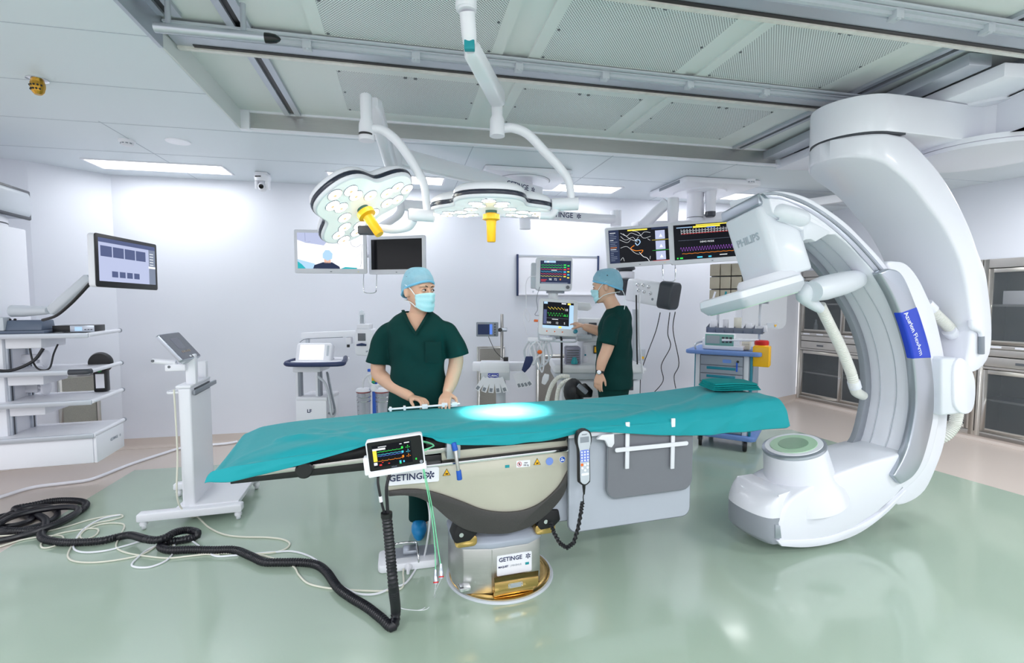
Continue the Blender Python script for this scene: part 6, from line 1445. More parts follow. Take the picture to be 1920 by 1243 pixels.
build('syringe', MB().lathe([(0, 0), (.028, 0), (.028, .09), (.022, .115), (.01, .125), (0, .13)], c=W(679, 607, Yc + .1), n=24), M['clear'], IC)
build('syringe_core', MB().lathe([(0, .003), (.017, .003), (.017, .085), (0, .085)], c=W(679, 607, Yc + .1), n=18), M['grey'], IC)
build('cart_hose', MB().tube([W(596, 706, Yc + .05), W(610, 720, Yc + .02), W(618, 750, Yc), W(622, 778, Yc), W(628, 772, Yc + .02), W(622, 740, Yc + .05), W(614, 700, Yc + .08)], .012, n=10), M['lightgrey'], IC)
build('coil_cord', corrug(MB(), [W(613, 697, Yc + .02), W(618, 725, Yc), W(627, 765, Yc), W(624, 777, Yc), W(616, 774, Yc)], .009, .01, .003, 8), M['grey'], IC)
# ---------------- suction canisters ----------------
Ys = 4.75
ST = thing('suction_stand', 'blue stand post with white tubing between the two suction canisters', 'stand', foot(703, Ys + .1))
wb('post', ST, mat('brightblue', (40, 96, 205), .4), 699, 706, 712, 800, Ys, .03, .002); wb('post_top', ST, 'brightblue', 689, 702, 692, 697, Ys, .03, .002)
build('base', MB(FR(foot(703, Ys + .1))).lathe([(.25, .02), (.25, .05), (.04, .08), (.02, .5), (.02, .72), (0, .72)], n=24), M['darkgrey'], ST)
build('valve', MB().lathe([(0, 0), (.03, 0), (.04, .03), (.03, .06), (0, .06)], c=W(702, 733, Ys - .03), n=18), M['white'], ST); wb('yellow_tag', ST, 'yellow', 697, 707, 705, 716, Ys - .01, .008, .001); build('green_knob', MB().ball(W(700, 717, Ys - .03), .018, 12, 8), mat('kgreen', (20, 150, 110), .4), ST)
for pts in ([(680, 727), (682, 712), (690, 703), (700, 701)], [(690, 706), (693, 716), (700, 722), (712, 722)], [(700, 730), (710, 722), (718, 716), (716, 724)]):
    build('tubing', MB().tube([W(x, y, Ys - .05) for x, y in pts], .011, n=8), M['offwhite'], ST)
for px, lab in ((681, 'suction canister with white lid standing by the wall, left of the blue post'), (716, 'suction canister with white lid, between blue post and the surgeon')):
    w_ = 13.5 * Ys / F; top = W(px, 733, Ys).z; c = foot(px, Ys)
    t = thing('suction_canister', lab, 'canister', c + Vector((0, 0, top - .34)), 'suction canisters')
    build('jar', MB().lathe([(0, -.34), (w_ * .85, -.34), (w_ * .95, -.02), (w_ * .95, 0), (0, 0)], c=(c.x, c.y, top), n=28), mat('jar', (190, 195, 205), .1, alpha=.45) if 'jar' not in M else M['jar'], t)
    build('lid', MB().lathe([(w_ * 1.08, 0), (w_ * 1.08, .012), (w_ * .9, .026), (0, .03)], c=(c.x, c.y, top), n=28), M['white'], t); build('lid_ring', MB().lathe([(w_ * 1.0, -.012), (w_ * 1.0, .0), (0, .0)], c=(c.x, c.y, top), n=28), mat('darkred', (150, 60, 60), .4) if 'darkred' not in M else M['darkred'], t)
    for z in (-.06, -.10): build('band', MB().lathe([(w_ * .97, z), (w_ * 1.0, z + .004), (w_ * .97, z + .008)], c=(c.x, c.y, top), n=28, cap=False), M['chrome'], t)
    build('level_core', MB().lathe([(0, -.32), (.015, -.32), (.02, -.03), (0, -.03)], c=(c.x, c.y, top), n=12), M['lightgrey'], t)
    for i in range(5): build('scale_mark', MB().box(c.x - w_ * .6, c.x - w_ * .45, c.y - w_ * .85, c.y - w_ * .8, top - .10 - i * .04, top - .097 - i * .04), M['darkgrey'], t)
# ---------------- video laryngoscope stand ----------------
Yv = 4.85
CS = thing('video_stand', 'white basket stand with small blue-grey screen and lettered tray by the back wall', 'medical stand', foot(941, Yv + .1))
build('pole', MB().cyl(foot(941, Yv + .1) + Vector((0, 0, .06)), W(941, 589, Yv + .1), .016, n=14), M['steel'], CS)
build('lower_column', MB().cyl(foot(939, Yv + .12) + Vector((0, 0, .06)), W(939, 715, Yv + .12), .05, n=14), M['lightgrey'], CS)
for k in range(5): a_ = 2 * math.pi * k / 5 + .3; f_ = foot(941, Yv + .1); build('foot', MB().tube([f_ + Vector((0, 0, .07)), f_ + Vector((.26 * math.cos(a_), .26 * math.sin(a_), .06))], .02, n=8), M['steel'], CS); build('caster', MB().ball(f_ + Vector((.26 * math.cos(a_), .26 * math.sin(a_), .03)), .03, 10, 8), M['rubber'], CS)
wb('video_head', CS, 'grey', 893, 934, 604, 631, Yv + .0, .05, .004, r=.008); vh = W(905, 617, Yv - .002)
s = MB(); q = bx3(896, 922, 608, 627, Yv - .003, .003); s.mi = 0; s.box(*q); s.mi = 1; q = bx3(918, 923, 608, 627, Yv - .004, .003); s.box(*q); build('screen', s, [M['e_nav'], M['e_blu']], CS, smooth=False)
for k in range(5): build('side_button', MB().cyl(W(928, 608 + 5 * k, Yv - .006), W(928, 608 + 5 * k, Yv), .008, n=10), M['darkgrey'], CS)
build('pole_clamp', MB().box(*bx3(934, 951, 615, 622, Yv + .06, .06)), M['silver'], CS, bevel=.005); build('clamp_knob', MB().cyl(W(938, 618.5, Yv + .04), W(938, 618.5, Yv + .08), .02, n=14), M['black'], CS)
wb('shelf_beam', CS, 'white', 886, 984, 680, 696, Yv + .05, .12, .006)
wb('basket_box', CS, 'white', 900, 955, 679, 700, Yv - .1, .16, .006); wb('wire_basket', CS, mat('wire', (205, 210, 216), .4, noise=.2, nscale=200), 902, 956, 698, 713, Yv - .1, .16, .004)
nb = wb('name_sticker', CS, mat('cblue', (40, 60, 170), .4), 915, 935, 700, 709, Yv - .104, .003, .0); k = MB(FR(W(925, 704.5, Yv - .1045))); k.text('C-MAC', .030, Matrix.Identity(4), bold=.001); build('lettering', k, M['white'], nb)
wb('power_block', CS, 'black', 944, 953, 670, 677, Yv - .02, .05, .004)
build('wire', MB().tube([W(916, 631, Yv + .0), W(922, 645, Yv - .01), W(930, 660, Yv - .01), W(945, 674, Yv)], .003, n=6), M['rubber'], CS)
for g_, (px, n_, sgn) in enumerate(((900, 5, -1), (966, 4, 1))):
    for k in range(n_):
        px_ = px + k * 7 * (1 if sgn < 0 else .6); P = W(px_ + (10 if sgn < 0 else 0), 708 if sgn < 0 else 700, Yv - .115 - .003 * k)
        m_ = FR(P, 0, 0, math.radians((35 - k * 14) if sgn < 0 else (-20 - 6 * k)))
        c_ = build('hanging_card', MB(m_).box(-.025, .025, -.001, .001, -.15, 0), M['white'], CS); build('print', MB(m_).box(-.018, .012, -.0018, -.001, -.142, -.105), M['grey'], c_)
# ---------------- anaesthesia machine ----------------
Ya = 4.55
AN = thing('anaesthesia_machine', 'white anaesthesia workstation with tilted touchscreen in front of the second clinician', 'anaesthesia machine', foot(1130, Ya + .3))
mat('anw', (232, 234, 238), .35)
wb('lower_cabinet', AN, 'anw', 1052, 1200, 712, 850, Ya + .10, .5, .015)
for sx in (1060, 1192):
    for sy in (.14, .55): build('caster', MB().lathe([(0, -.02), (.05, -.02), (.05, .02), (0, .02)], c=foot(sx, Ya + sy) + Vector((0, 0, .05)), axis=(1, 0, 0), n=16), M['grey'], AN)
wb('worktop', AN, 'anw', 1038, 1207, 684, 700, Ya - .02, .55, .02, r=.02); wb('worktop_edge', AN, 'lightgrey', 1040, 1205, 698, 712, Ya + .02, .5, .012)
wb('centre_column', AN, 'anw', 1092, 1150, 636, 686, Ya + .15, .4, .01); wb('upper_body', AN, 'anw', 1082, 1180, 600, 640, Ya + .08, .42, .012)
wb('upper_shelf', AN, 'lightgrey', 1030, 1110, 628, 636, Ya - .02, .5, .006); wb('top_housing', AN, 'anw', 1084, 1135, 598, 612, Ya + .05, .3, .008)
wb('vent_display', AN, 'darkgrey', 1104, 1119, 605, 613, Ya + .045, .01, .002); wb('flow_tubes', AN, 'offwhite', 1094, 1101, 648, 668, Ya + .142, .01, .002); wb('flow_window', AN, 'teal', 1096, 1099, 664, 667, Ya + .139, .006, .0)
build('gauge', MB().lathe([(.0, 0), (.022, 0), (.024, .01), (0, .012)], c=W(1098, 673, Ya + .15), axis=(0, -1, 0), n=18), M['offwhite'], AN); wb('suction_block', AN, 'midgrey', 1102, 1118, 618, 630, Ya + .05, .03, .004)
wb('yellow_valve', AN, 'black', 1113, 1120, 648, 663, Ya + .13, .03, .004); wb('yellow_mark', AN, 'yellow', 1114.5, 1118.5, 650, 661, Ya + .125, .006, .001)
wb('absorber', AN, mat('absorb', (150, 150, 172), .2, alpha=.75), 1060, 1089, 650, 686, Ya + .0, .13, .008, r=.02)
for k in range(6): wb('absorber_rib', AN, 'midgrey', 1063, 1086, 656 + 4.4 * k, 658 + 4.4 * k, Ya - .003, .01, .001)
build('teal_port', MB().lathe([(.03, 0), (.032, .02), (.024, .035), (.018, .06), (0, .06)], c=W(1077, 682, Ya - .05), n=18), M['tealplastic'], AN)
wb('drawer_front', AN, 'offwhite', 1080, 1200, 715, 742, Ya + .09, .02, .006); wb('side_panel', AN, 'darkgrey', 1176, 1188, 712, 732, Ya + .085, .01, .004)
wb('rear_column', AN, 'lightgrey', 1187, 1198, 580, 690, Ya + .3, .08, .006); wb('rear_handle', AN, 'white', 1196, 1212, 690, 696, Ya + .05, .2, .006)
build('gas_bottle_base', MB().lathe([(.13, 0), (.13, .06), (0, .06)], c=foot(1235, Ya + .2) + Vector((0, 0, .55)), n=24), M['white'], AN) if False else None
sc_m = FR(W(1047, 595, Ya - .18), math.radians(6), math.radians(-12), math.radians(4))
v_ = build('ventilator_screen', MB(sc_m).rbox(-.175, .175, 0, .05, -.165, .165, .02), M['anw'], AN, bevel=.01)
def s_vent(t, m, x0, x1, z0, z1):
    w = x1 - x0; h = z1 - z0; X = lambda a: x0 + w * a; Z = lambda b: z0 + h * (1 - b)
    scr(t, m, [('dk', 'r', x0, x1, z0, z1), ('lblu', 'r', X(0), X(1), Z(1), Z(.9), 1), ('lblu', 'r', X(.86), X(1), Z(.9), Z(.08), 1), ('lblu', 'r', X(.02), X(.14), Z(.08), Z(.0), 1), ('wht', 'r', X(.6), X(.75), Z(.06), Z(.02), 1), ('yel', 'r', X(.8), X(.9), Z(.08), Z(.01), 2),
        ('yel', 'w', (X(.15), X(.7), Z(.3), .025, 5, 'saw', .0018)), ('grn', 'w', (X(.15), X(.7), Z(.52), .022, 6, 'sq', .0018)), ('wht', 't', '18', .03, X(.76), Z(.28)), ('grn', 't', '8.2', .028, X(.76), Z(.5)), ('gry', 'r', X(.1), X(.84), Z(.62), Z(.615), 1), ('wht', 'r', X(.3), X(.5), Z(.67), Z(.65), 1), ('slate', 'r', X(.02), X(.12), Z(.85), Z(.3), 1)] +
        [('wht', 't', '500 12 5'[i * 3:i * 3 + 3], .026, X(.2 + .25 * i), Z(.8)) for i in range(3)] + [('yel', 'r', X(.52), X(.62), Z(.99), Z(.92), 2)])
s_vent(v_, sc_m, -.14, .135, -.10, .135)
for k, xx in enumerate((-.1, -.03, .04)): build('soft_key', MB(sc_m).cyl((xx, -.004, -.13), (xx, 0, -.13), .006, n=10), M['orange'], v_)
build('rotary_knob', MB(sc_m).lathe([(0, 0), (.018, 0), (.017, .03), (0, .032)], c=(.155, 0, -.12), axis=(0, -1, 0), n=18), M['teal'], v_)
build('screen_handle', MB(sc_m).tube([(-.17, .03, -.10), (-.17, .0, -.19), (-.13, -.01, -.215), (.13, -.01, -.215), (.17, .0, -.19), (.17, .03, -.15)], .008, n=8, sub=4), M['lightgrey'], v_)
build('orange_tab', MB(sc_m).box(-.215, -.18, .01, .03, -.05, -.03), M['orange'], v_, bevel=.003); build('screen_arm', MB(sc_m).tube([(0, .05, .02), (.05, .2, .0), (.12, .35, -.05)], .03, n=12), M['anw'], AN)
build('side_speaker', MB().prism([(lambda p: (p.x, p.z))(W(x, y, Ya + .1)) for x, y in ((1078, 566), (1106, 568), (1110, 578), (1102, 583), (1080, 581))], Ya + .08, Ya + .25), M['anw'], AN, bevel=.008)
build('black_power_cord', MB().tube([W(1051, 629, Ya - .05), W(1053, 640, Ya - .06), W(1053, 670, Ya - .05), W(1053, 700, Ya - .04)], .010, n=8), M['rubber'], AN)
# patient monitor on top
pmc = W(1039, 514, Ya - .12)
PT2, pm2 = None, None
MO = thing('vital_signs_monitor', 'boxy vital signs monitor with colored traces above the tilted touchscreen', 'monitor', W(1039, 545, Ya - .12))
mo = FR(pmc, math.radians(0), 0, math.radians(1))
hs_ = build('housing', MB(mo).rbox(-.165, .165, 0, .14, -.15, .155, .03), M['offwhite'], MO, bevel=.012)
build('side_modules', MB(mo).box(-.205, -.16, .02, .12, -.13, .10), M['lightgrey'], MO, bevel=.008)
def s_mon(t, m, x0, x1, z0, z1):
    w = x1 - x0; h = z1 - z0; X = lambda a: x0 + w * a; Z = lambda b: z0 + h * (1 - b)
    it = [('nav', 'r', x0, x1, z0, z1), ('lblu', 'r', X(.12), X(.5), Z(.09), Z(.01), 1), ('wht', 'r', X(.22), X(.28), Z(.08), Z(.02), 2)]
    for i, c_ in enumerate(('grn', 'grn', 'red', 'cyn', 'red', 'yel')): it.append((c_, 'w', (X(.02), X(.72), Z(.2 + i * .1), .008, 7, 'saw' if i > 1 else 'ecg', .0012))); it.append((c_, 'r', X(.76), X(.84), Z(.21 + i * .1), Z(.16 + i * .1), 1))
    for i, c_ in enumerate(('grn', 'red', 'yel', 'cyn', 'yel')): it.append((c_, 'r', X(.88), X(.95), Z(.24 + i * .13), Z(.19 + i * .13), 1))
    it += [('wht', 't', '98', .025, X(.33), Z(.82)), ('wht', 't', '72', .025, X(.5), Z(.82)), ('red', 'r', X(.03), X(.22), Z(.84), Z(.82), 1), ('red', 'r', X(.03), X(.18), Z(.9), Z(.88), 1), ('org', 'r', X(.64), X(.68), Z(.84), Z(.78), 1), ('gry', 'r', X(.03), X(.9), Z(.985), Z(.95), 1), ('wht', 'r', X(.36), X(.54), Z(.43), Z(.405), 2)]
    scr(t, m, it)
s_mon(hs_, mo, -.125, .15, -.085, .12)
build('dial', MB(mo).lathe([(0, 0), (.016, 0), (.015, .012), (0, .013)], c=(.125, 0, -.115), axis=(0, -1, 0), n=16), M['midgrey'], hs_)
build('mount_foot', MB(mo).box(-.06, .1, .03, .12, -.17, -.15), M['grey'], MO, bevel=.004)
build('mount_neck', MB().tube([mo @ Vector((.0, .08, -.16)), mo @ Vector((.02, .12, -.3)), mo @ Vector((.10, .25, -.42))], .045, n=12), M['anw'], MO)
# module leads
hangcable('thin white leads looping down from the side of the vital signs monitor', [W(1006, 518, 4.35), W(992, 520, 4.35), W(986, 535, 4.35), W(987, 570, 4.35), W(985, 590, 4.35), W(991, 604, 4.35), W(994, 592, 4.35), W(984, 580, 4.36), W(982, 600, 4.35), W(989, 628, 4.35)], .0035, 'offwhite')
hangcable('grey lead curving from monitor to the tilted touchscreen', [W(1012, 538, 4.38), W(1006, 560, 4.36), W(1008, 580, 4.36), W(1003, 590, 4.36), W(1012, 592, 4.37)], .003, 'grey')
# lead holder with bundles of sensor cables
Yh = 4.32
LH = thing('lead_holder', 'white comb-shaped holder bar with sensor cables hooked on', 'cable holder', W(1012, 637, Yh))
build('bar', MB().box(*bx3(990, 1036, 633, 641, Yh, .04)), M['white'], LH, bevel=.003)
for k in range(9): build('hook', MB().box(*bx3(991 + 5 * k, 993.5 + 5 * k, 640, 646, Yh - .01, .03)), M['white'], LH)
build('holder_arm', MB().box(*bx3(1028, 1042, 634, 638, Yh + .02, .30)), M['lightgrey'], LH, bevel=.004)
rr = random.Random(11)
for k in range(9):
    x = 992 + k * 4.6; sp_ = rr.uniform(6, 14); L_h = rr.uniform(28, 58); y0 = 640
    pts = [W(x, y0, Yh - .02), W(x - sp_, y0 + L_h * .4, Yh - .03), W(x - sp_ * .4 + rr.uniform(-3, 3), y0 + L_h, Yh - .035), W(x + sp_ * .8, y0 + L_h * .75, Yh - .04), W(x + sp_ * .6, y0 + L_h * .3, Yh - .03), W(x + 2, y0 + 2, Yh - .02)]
    o = build('sensor_cable', MB().tube(pts, .0065 if k % 3 else .009, n=7), M['offwhite'] if k % 2 else M['lightgrey'], at=pts[2]); tag(o, 'looped white sensor cable hanging from the comb-shaped lead holder', 'cable', 'sensor cable loops on the holder')
o = build('blood_pressure_cuff', MB().loft([[W(x, y, Yh - .05 + d) for x, y in ((986, 668), (999, 668), (1000, 676), (994, 688), (984, 699), (978, 694))] for d in (0, .03)]), mat('cuff', (36, 48, 92), .7), bevel=.006); tag(o, 'navy blood pressure cuff hanging left of the sensor cables', 'cuff')
o = build('orange_connector', MB().ball(W(1012, 660, Yh - .06), (.022, .02, .018), 14, 10), M['orange']); tag(o, 'small orange connector among the hanging sensor cables', 'connector')
o = build('fluid_bag', MB().loft([[W(x, y, Yh - .06 + d) for x, y in ((1021, 700), (1030, 702), (1029, 712), (1022, 722), (1015, 719), (1017, 708))] for d in (0, .02)]), M['offwhite'], bevel=.008); tag(o, 'small white tag bag hanging lowest under the sensor cables', 'bag')
# breathing hoses and reservoir bag
for k, (lab, pts) in enumerate((('white corrugated breathing hose arching down, left one', [(1068, 706), (1050, 706), (1036, 720), (1027, 745), (1022, 775)]), ('white corrugated breathing hose arching down, right one', [(1072, 712), (1058, 716), (1048, 728), (1044, 750), (1044, 780)]))):
    P_ = [W(x, y, Ya - .2 - .05 * k) for x, y in pts]; o = build('breathing_hose', corrug(MB(), P_, .019, .012, .002, 12), M['hose'], at=P_[-1]); tag(o, lab, 'hose', 'breathing hoses')
o = build('breathing_bag', MB().loft([[W(x, y, Ya - .3) + Vector((0, d, 0)) for x, y in [(1076 + sx * math.cos(t), 735 + sy * math.sin(t)) for t in [2 * math.pi * i / 18 for i in range(18)]]] for d, sx, sy in ((-.10, 6, 8), (-.08, 13, 18), (-.03, 19, 25), (.03, 19, 25), (.08, 13, 18), (.1, 5, 8))]), M['rubber']); tag(o, 'black rubber breathing bag beside the corrugated hoses', 'breathing bag')
o = build('black_case', MB().loft([[W(x, y, Ya - .42 + d) for x, y in ((1082, 722), (1098, 718), (1112, 732), (1110, 745), (1092, 745), (1080, 738))] for d in (0, .08)]), M['black'], bevel=.01); tag(o, 'black padded mask case with a clear valve in front of the second clinician', 'case')
build('clear_valve', MB().tube([W(1084, 722, Ya - .45), W(1094, 731, Ya - .45), W(1100, 736, Ya - .45)], [.018, .022, .02], n=12), M['grey'], o)
# ---------------- stool behind the drape ----------------
p = W(1240, 748, 4.6)
STL = thing('stool', 'round white stool seat just visible behind the drape near the cart', 'stool', (p.x, p.y, 0))
build('seat', MB(FR((p.x, p.y, 0))).lathe([(0, p.z - .07), (.17, p.z - .07), (.18, p.z - .04), (.17, p.z), (0, p.z + .01)], n=32), M['white'], STL); build('column', MB(FR((p.x, p.y, 0))).cyl((0, 0, .06), (0, 0, p.z - .06), .025, n=14), M['chrome'], STL)
for k in range(5): a_ = 2 * math.pi * k / 5; build('leg', MB(FR((p.x, p.y, 0))).tube([(0, 0, .09), (.25 * math.cos(a_), .25 * math.sin(a_), .06)], .016, n=8), M['chrome'], STL); build('caster', MB(FR((p.x, p.y, 0))).ball((.25 * math.cos(a_), .25 * math.sin(a_), .03), .03, 10, 8), M['rubber'], STL)
# ---------------- medication cart ----------------
mc = G(1404, 848, 0.0); MA = math.radians(-33)
MC = FR(mc, MA); MI = MC.inverted()
def mcp(px, py, y=0.0): P = PLN(px, py, MC @ Vector((0, y, 0)), MC.to_3x3() @ Vector((0, 1, 0))); q = MI @ P; return q.x, q.z
def ms(px, py, x=0.0): P = PLN(px, py, MC @ Vector((x, 0, 0)), MC.to_3x3() @ Vector((1, 0, 0))); q = MI @ P; return q.y, q.z
fx0 = mcp(1304, 720)[0]; zt_c = mcp(1405, 662)[1]; zb_c = .16; yd = ms(1443, 700, 0.0)[0]; yd = max(.35, min(.6, yd)); print('CART', fx0, zt_c, yd)
MD = thing('medication_cart', 'grey and teal medication cart with blue top and open bin racks', 'medical cart', mc)
mat('cartgrey', (150, 158, 172), .4); mat('cartlight', (214, 218, 226), .4)
build('body', MB(MC).box(fx0, 0, 0, yd, zb_c, zt_c - .03), M['cartgrey'], MD, bevel=.006)
for x in (fx0 + .02, -.045): build('front_post', MB(MC).box(x - .022, x + .022, -.014, .01, zb_c, zt_c - .03), M['cartlight'], MD, bevel=.004)
build('teal_edge', MB(MC).box(-.012, .010, -.012, .03, zb_c, zt_c - .03), M['teal'], MD, bevel=.004); build('teal_edge', MB(MC).box(fx0 - .012, fx0 + .004, -.012, .03, zb_c, zt_c - .03), M['teal'], MD, bevel=.004)
zc_ = zt_c - .04; n_d = 6; hs2 = [.10, .085, .085, .085, .12, .15, .15]
for k, h_ in enumerate(hs2):
    if zc_ - h_ < zb_c: break
    d_ = build('drawer', MB(MC).box(fx0 + .05, -.075, -.022, .0, zc_ - h_ + .004, zc_ - .002), M['cartgrey'], MD, bevel=.004)
    if k: build('drawer_handle', MB(MC).box(fx0 + .11, -.14, -.030, -.020, zc_ - h_ + .045, zc_ - .012), M['teal'], d_, bevel=.004)
    else: build('name_label', MB(MC).rbox(fx0 + .26, -.18, -.024, -.0215, zc_ - .07, zc_ - .035, .01), mat('labelblue', (110, 150, 225), .5), d_); build('lock', MB(MC).lathe([(0, 0), (.014, 0), (.012, .01), (0, .01)], c=(-.12, -.022, zc_ - .05), axis=(0, -1, 0), n=14), M['chrome'], d_); build('key_tag', MB(MC).box(-.135, -.12, -.03, -.022, zc_ - .15, zc_ - .06), M['brightblue'], d_)
    zc_ -= h_
tp = rrect(fx0 - .10, .09, -.07, yd + .03, .06, 5)
build('blue_top', MB(MC).prism(tp, zt_c - .03, zt_c + .012, 'xy'), M['cartblue'], MD, bevel=.012)
build('blue_base', MB(MC).prism(rrect(fx0 - .02, .06, -.05, yd + .03, .07, 5), zb_c - .05, zb_c + .0, 'xy'), M['cartblue'], MD, bevel=.012)
for (x, y) in ((-.04, .0), (fx0 + .06, .0), (-.04 + .02, yd - .03), (fx0 + .06, yd - .03)):
    c_ = build('caster', MB(MC).lathe([(.012, -.016), (.055, -.016), (.06, -.01), (.06, .01), (.055, .016), (.012, .016)], c=(x, y, .061), axis=(1, .25, 0), n=24), M['rubber'], MD); build('caster_fork', MB(MC).box(x - .024, x + .024, y - .02, y + .02, .06, zb_c - .045), M['grey'], c_, bevel=.006)
build('side_handle', MB(MC).tube([(fx0 + .0, -.03, zt_c + .01), (fx0 + .0, -.03, zt_c + .07), (fx0 + .05, .1, zt_c + .09), (fx0 + .14, .25, zt_c + .1)], .010, n=8), M['silver'], MD)
for x in (fx0 + .10, .0): build('rack_post', MB(MC).box(x - .012, x + .012, yd - .05, yd - .02, zt_c, zt_c + .62), M['cartlight'], MD, bevel=.002)
# lower open organiser and upper tilt bins
xo0, xo1 = fx0 + .02, .05
lt_ = build('organiser_tray', MB(MC).box(xo0, xo1, yd - .20, yd - .06, zt_c + .17, zt_c + .18), M['grey'], MD)
build('tray_front', MB(MC).add([(xo0, yd - .21, zt_c + .165), (xo1, yd - .21, zt_c + .165), (xo1, yd - .25, zt_c + .225), (xo0, yd - .25, zt_c + .225)], [(0, 1, 2, 3)]), M['grey'], MD)
for k in range(7): x = xo0 + (xo1 - xo0) * k / 6; build('divider', MB(MC).add([(x, yd - .24, zt_c + .17), (x, yd - .06, zt_c + .17), (x, yd - .06, zt_c + .26), (x, yd - .24, zt_c + .225)], [(0, 1, 2, 3)]), M['navy'], MD)
rk = random.Random(4)
for k, (w_, h_, m_, lab) in enumerate(((.07, .12, 'white', 'upright white carton'), (.05, .13, 'offwhite', 'clear wrapped item'), (.07, .15, 'cream', 'cream medicine box'), (.06, .09, 'white', 'white packet leaning'), (.10, .07, 'offwhite', 'crumpled white wrapper'))):
    x = xo0 + .06 + k * .12; P = MC @ Vector((x, yd - .14, zt_c + .181)); o = build('medicine_box', MB(FR(P, MA, 0, rk.uniform(-.2, .2) if k > 2 else 0)).box(-w_ / 2, w_ / 2, -.025, .025, 0, h_), M[m_], bevel=.004, at=P); tag(o, lab + ' in the open organiser tray, number ' + ['one', 'two', 'three', 'four', 'five'][k] + ' from the left', 'box', 'packs in the organiser tray')
zu0 = zt_c + .50; n_b = 5
build('bin_frame', MB(MC).box(xo0, xo1 + .03, yd - .14, yd - .02, zu0 - .02, zu0), M['grey'], MD); build('bin_back', MB(MC).box(xo0, xo1, yd - .03, yd - .02, zu0, zu0 + .42), M['grey'], MD)
for r_ in range(3):
    for k in range(n_b):
        x = xo0 + (xo1 - xo0) * k / n_b; z = zu0 + .14 * r_
        bb_ = build('tilt_bin', MB(MC).box(x + .004, x + (xo1 - xo0) / n_b - .004, yd - .14, yd - .03, z + .004, z + .13), mat('bin', (176, 168, 150), .3, noise=.12, nscale=12) if 'bin' not in M else M['bin'], MD, bevel=.003)
        if r_ == 0: build('packet', MB(MC).add([(x + .03 + .01 * k, yd - .1415, z + .02), (x + .05 + .012 * k, yd - .1415, z + .015), (x + .075, yd - .1415, z + .11), (x + .055, yd - .1415, z + .115)], [(0, 1, 2, 3)]), M[['white', 'tealplastic', 'white', 'cartblue', 'offwhite'][k]], bb_)
# infusion pump, sharps bin and boxes on the cart
P = MC @ Vector((fx0 + .24, .06, zt_c + .013)); t = thing('infusion_pump', 'white infusion pump with grey display on the blue cart top', 'infusion pump', P); q = FR(P, MA)
build('body', MB(q).box(-.19, .17, -.03, .12, .005, .12), M['white'], t, bevel=.012); build('display_face', MB(q).box(-.16, .11, -.034, -.03, .04, .16), mat('pumpface', (120, 175, 165), .4), t, bevel=.004); build('pump_head', MB(q).box(-.165, .115, -.03, .09, .1, .165), M['white'], t, bevel=.008)
build('display', MB(q).box(-.15, -.02, -.037, -.034, .065, .145), mat('lcd', (165, 172, 178), .2), t); build('base_strip', MB(q).box(-.17, .2, -.04, .12, .003, .045), M['offwhite'], t, bevel=.008)
for i in range(3):
    for j in range(2): build('key', MB(q).box(.0 + i * .035, .025 + i * .035, -.038, -.034, .075 + j * .035, .1 + j * .035), M['darkgrey'], t, bevel=.002)
P = MC @ Vector((.005, .10, zt_c - .10)); t = thing('sharps_container', 'yellow sharps container with red lid at the corner of the blue cart', 'sharps container', P); q = FR(P, MA)
build('body', MB(q).box(.0, .15, -.10, .05, -.03, .17), M['yellow'], t, bevel=.012, seg=3); build('lid', MB(q).lathe([(.055, .17), (.065, .185), (.065, .215), (.055, .225), (0, .225)], c=(.07, -.025, 0), n=28), M['red'], t); build('lid_collar', MB(q).lathe([(.07, .165), (.06, .18), (0, .18)], c=(.07, -.025, 0), n=28), M['yellow'], t)
P = MC @ Vector((-.16, .2, zt_c + .013)); t = thing('storage_case', 'flat cream case lying on the blue cart top beside the pump', 'case', P); build('case', MB(FR(P, MA)).box(-.17, .12, -.06, .08, .003, .09), M['cream'], t, bevel=.006); build('latch', MB(FR(P, MA)).box(-.12, -.08, -.064, -.06, .03, .06), M['darkgrey'], t); build('lid_seam', MB(FR(P, MA)).box(-.168, .118, -.0615, -.06, .06, .063), M['grey'], t)
P = MC @ Vector((-.18, .1, zt_c + .17)) 
o = build('white_rod', MB().cyl(MC @ Vector((-.28, .02, zt_c + .115)), MC @ Vector((.05, .06, zt_c + .125)), .012, n=12), M['white']); tag(o, 'white tube lying across the cart in front of the organiser', 'tube')
# clear screen leaning by the cart with a warning strip
P = W(1434, 520, 5.45); a, b = W(1395, 470, 5.45), W(1474, 617, 5.45)
t = thing('clear_shield', 'clear acrylic shield with a warning strip standing beside the cart', 'shield', (P.x, P.y, b.z))
build('sheet', MB().rbox(a.x, b.x, 5.45, 5.458, b.z, a.z, .08), mat('acryl', (235, 238, 240), .1, alpha=.22), t)
a, b = W(1438, 606, 5.445), W(1460, 615, 5.445); build('warning_strip', MB().box(a.x, b.x, 5.444, 5.449, b.z, a.z), M['lightgrey'], t); p = W(1454, 611, 5.44); build('warning_triangle', MB(FR(p)).prism([(-.016, .014), (.016, .014), (0, -.014)], -.001, .002), M['yellow'], t)
wb('mount_arm', t, 'white', 1432, 1437, 430, 560, 5.47, .03, .002) if False else None
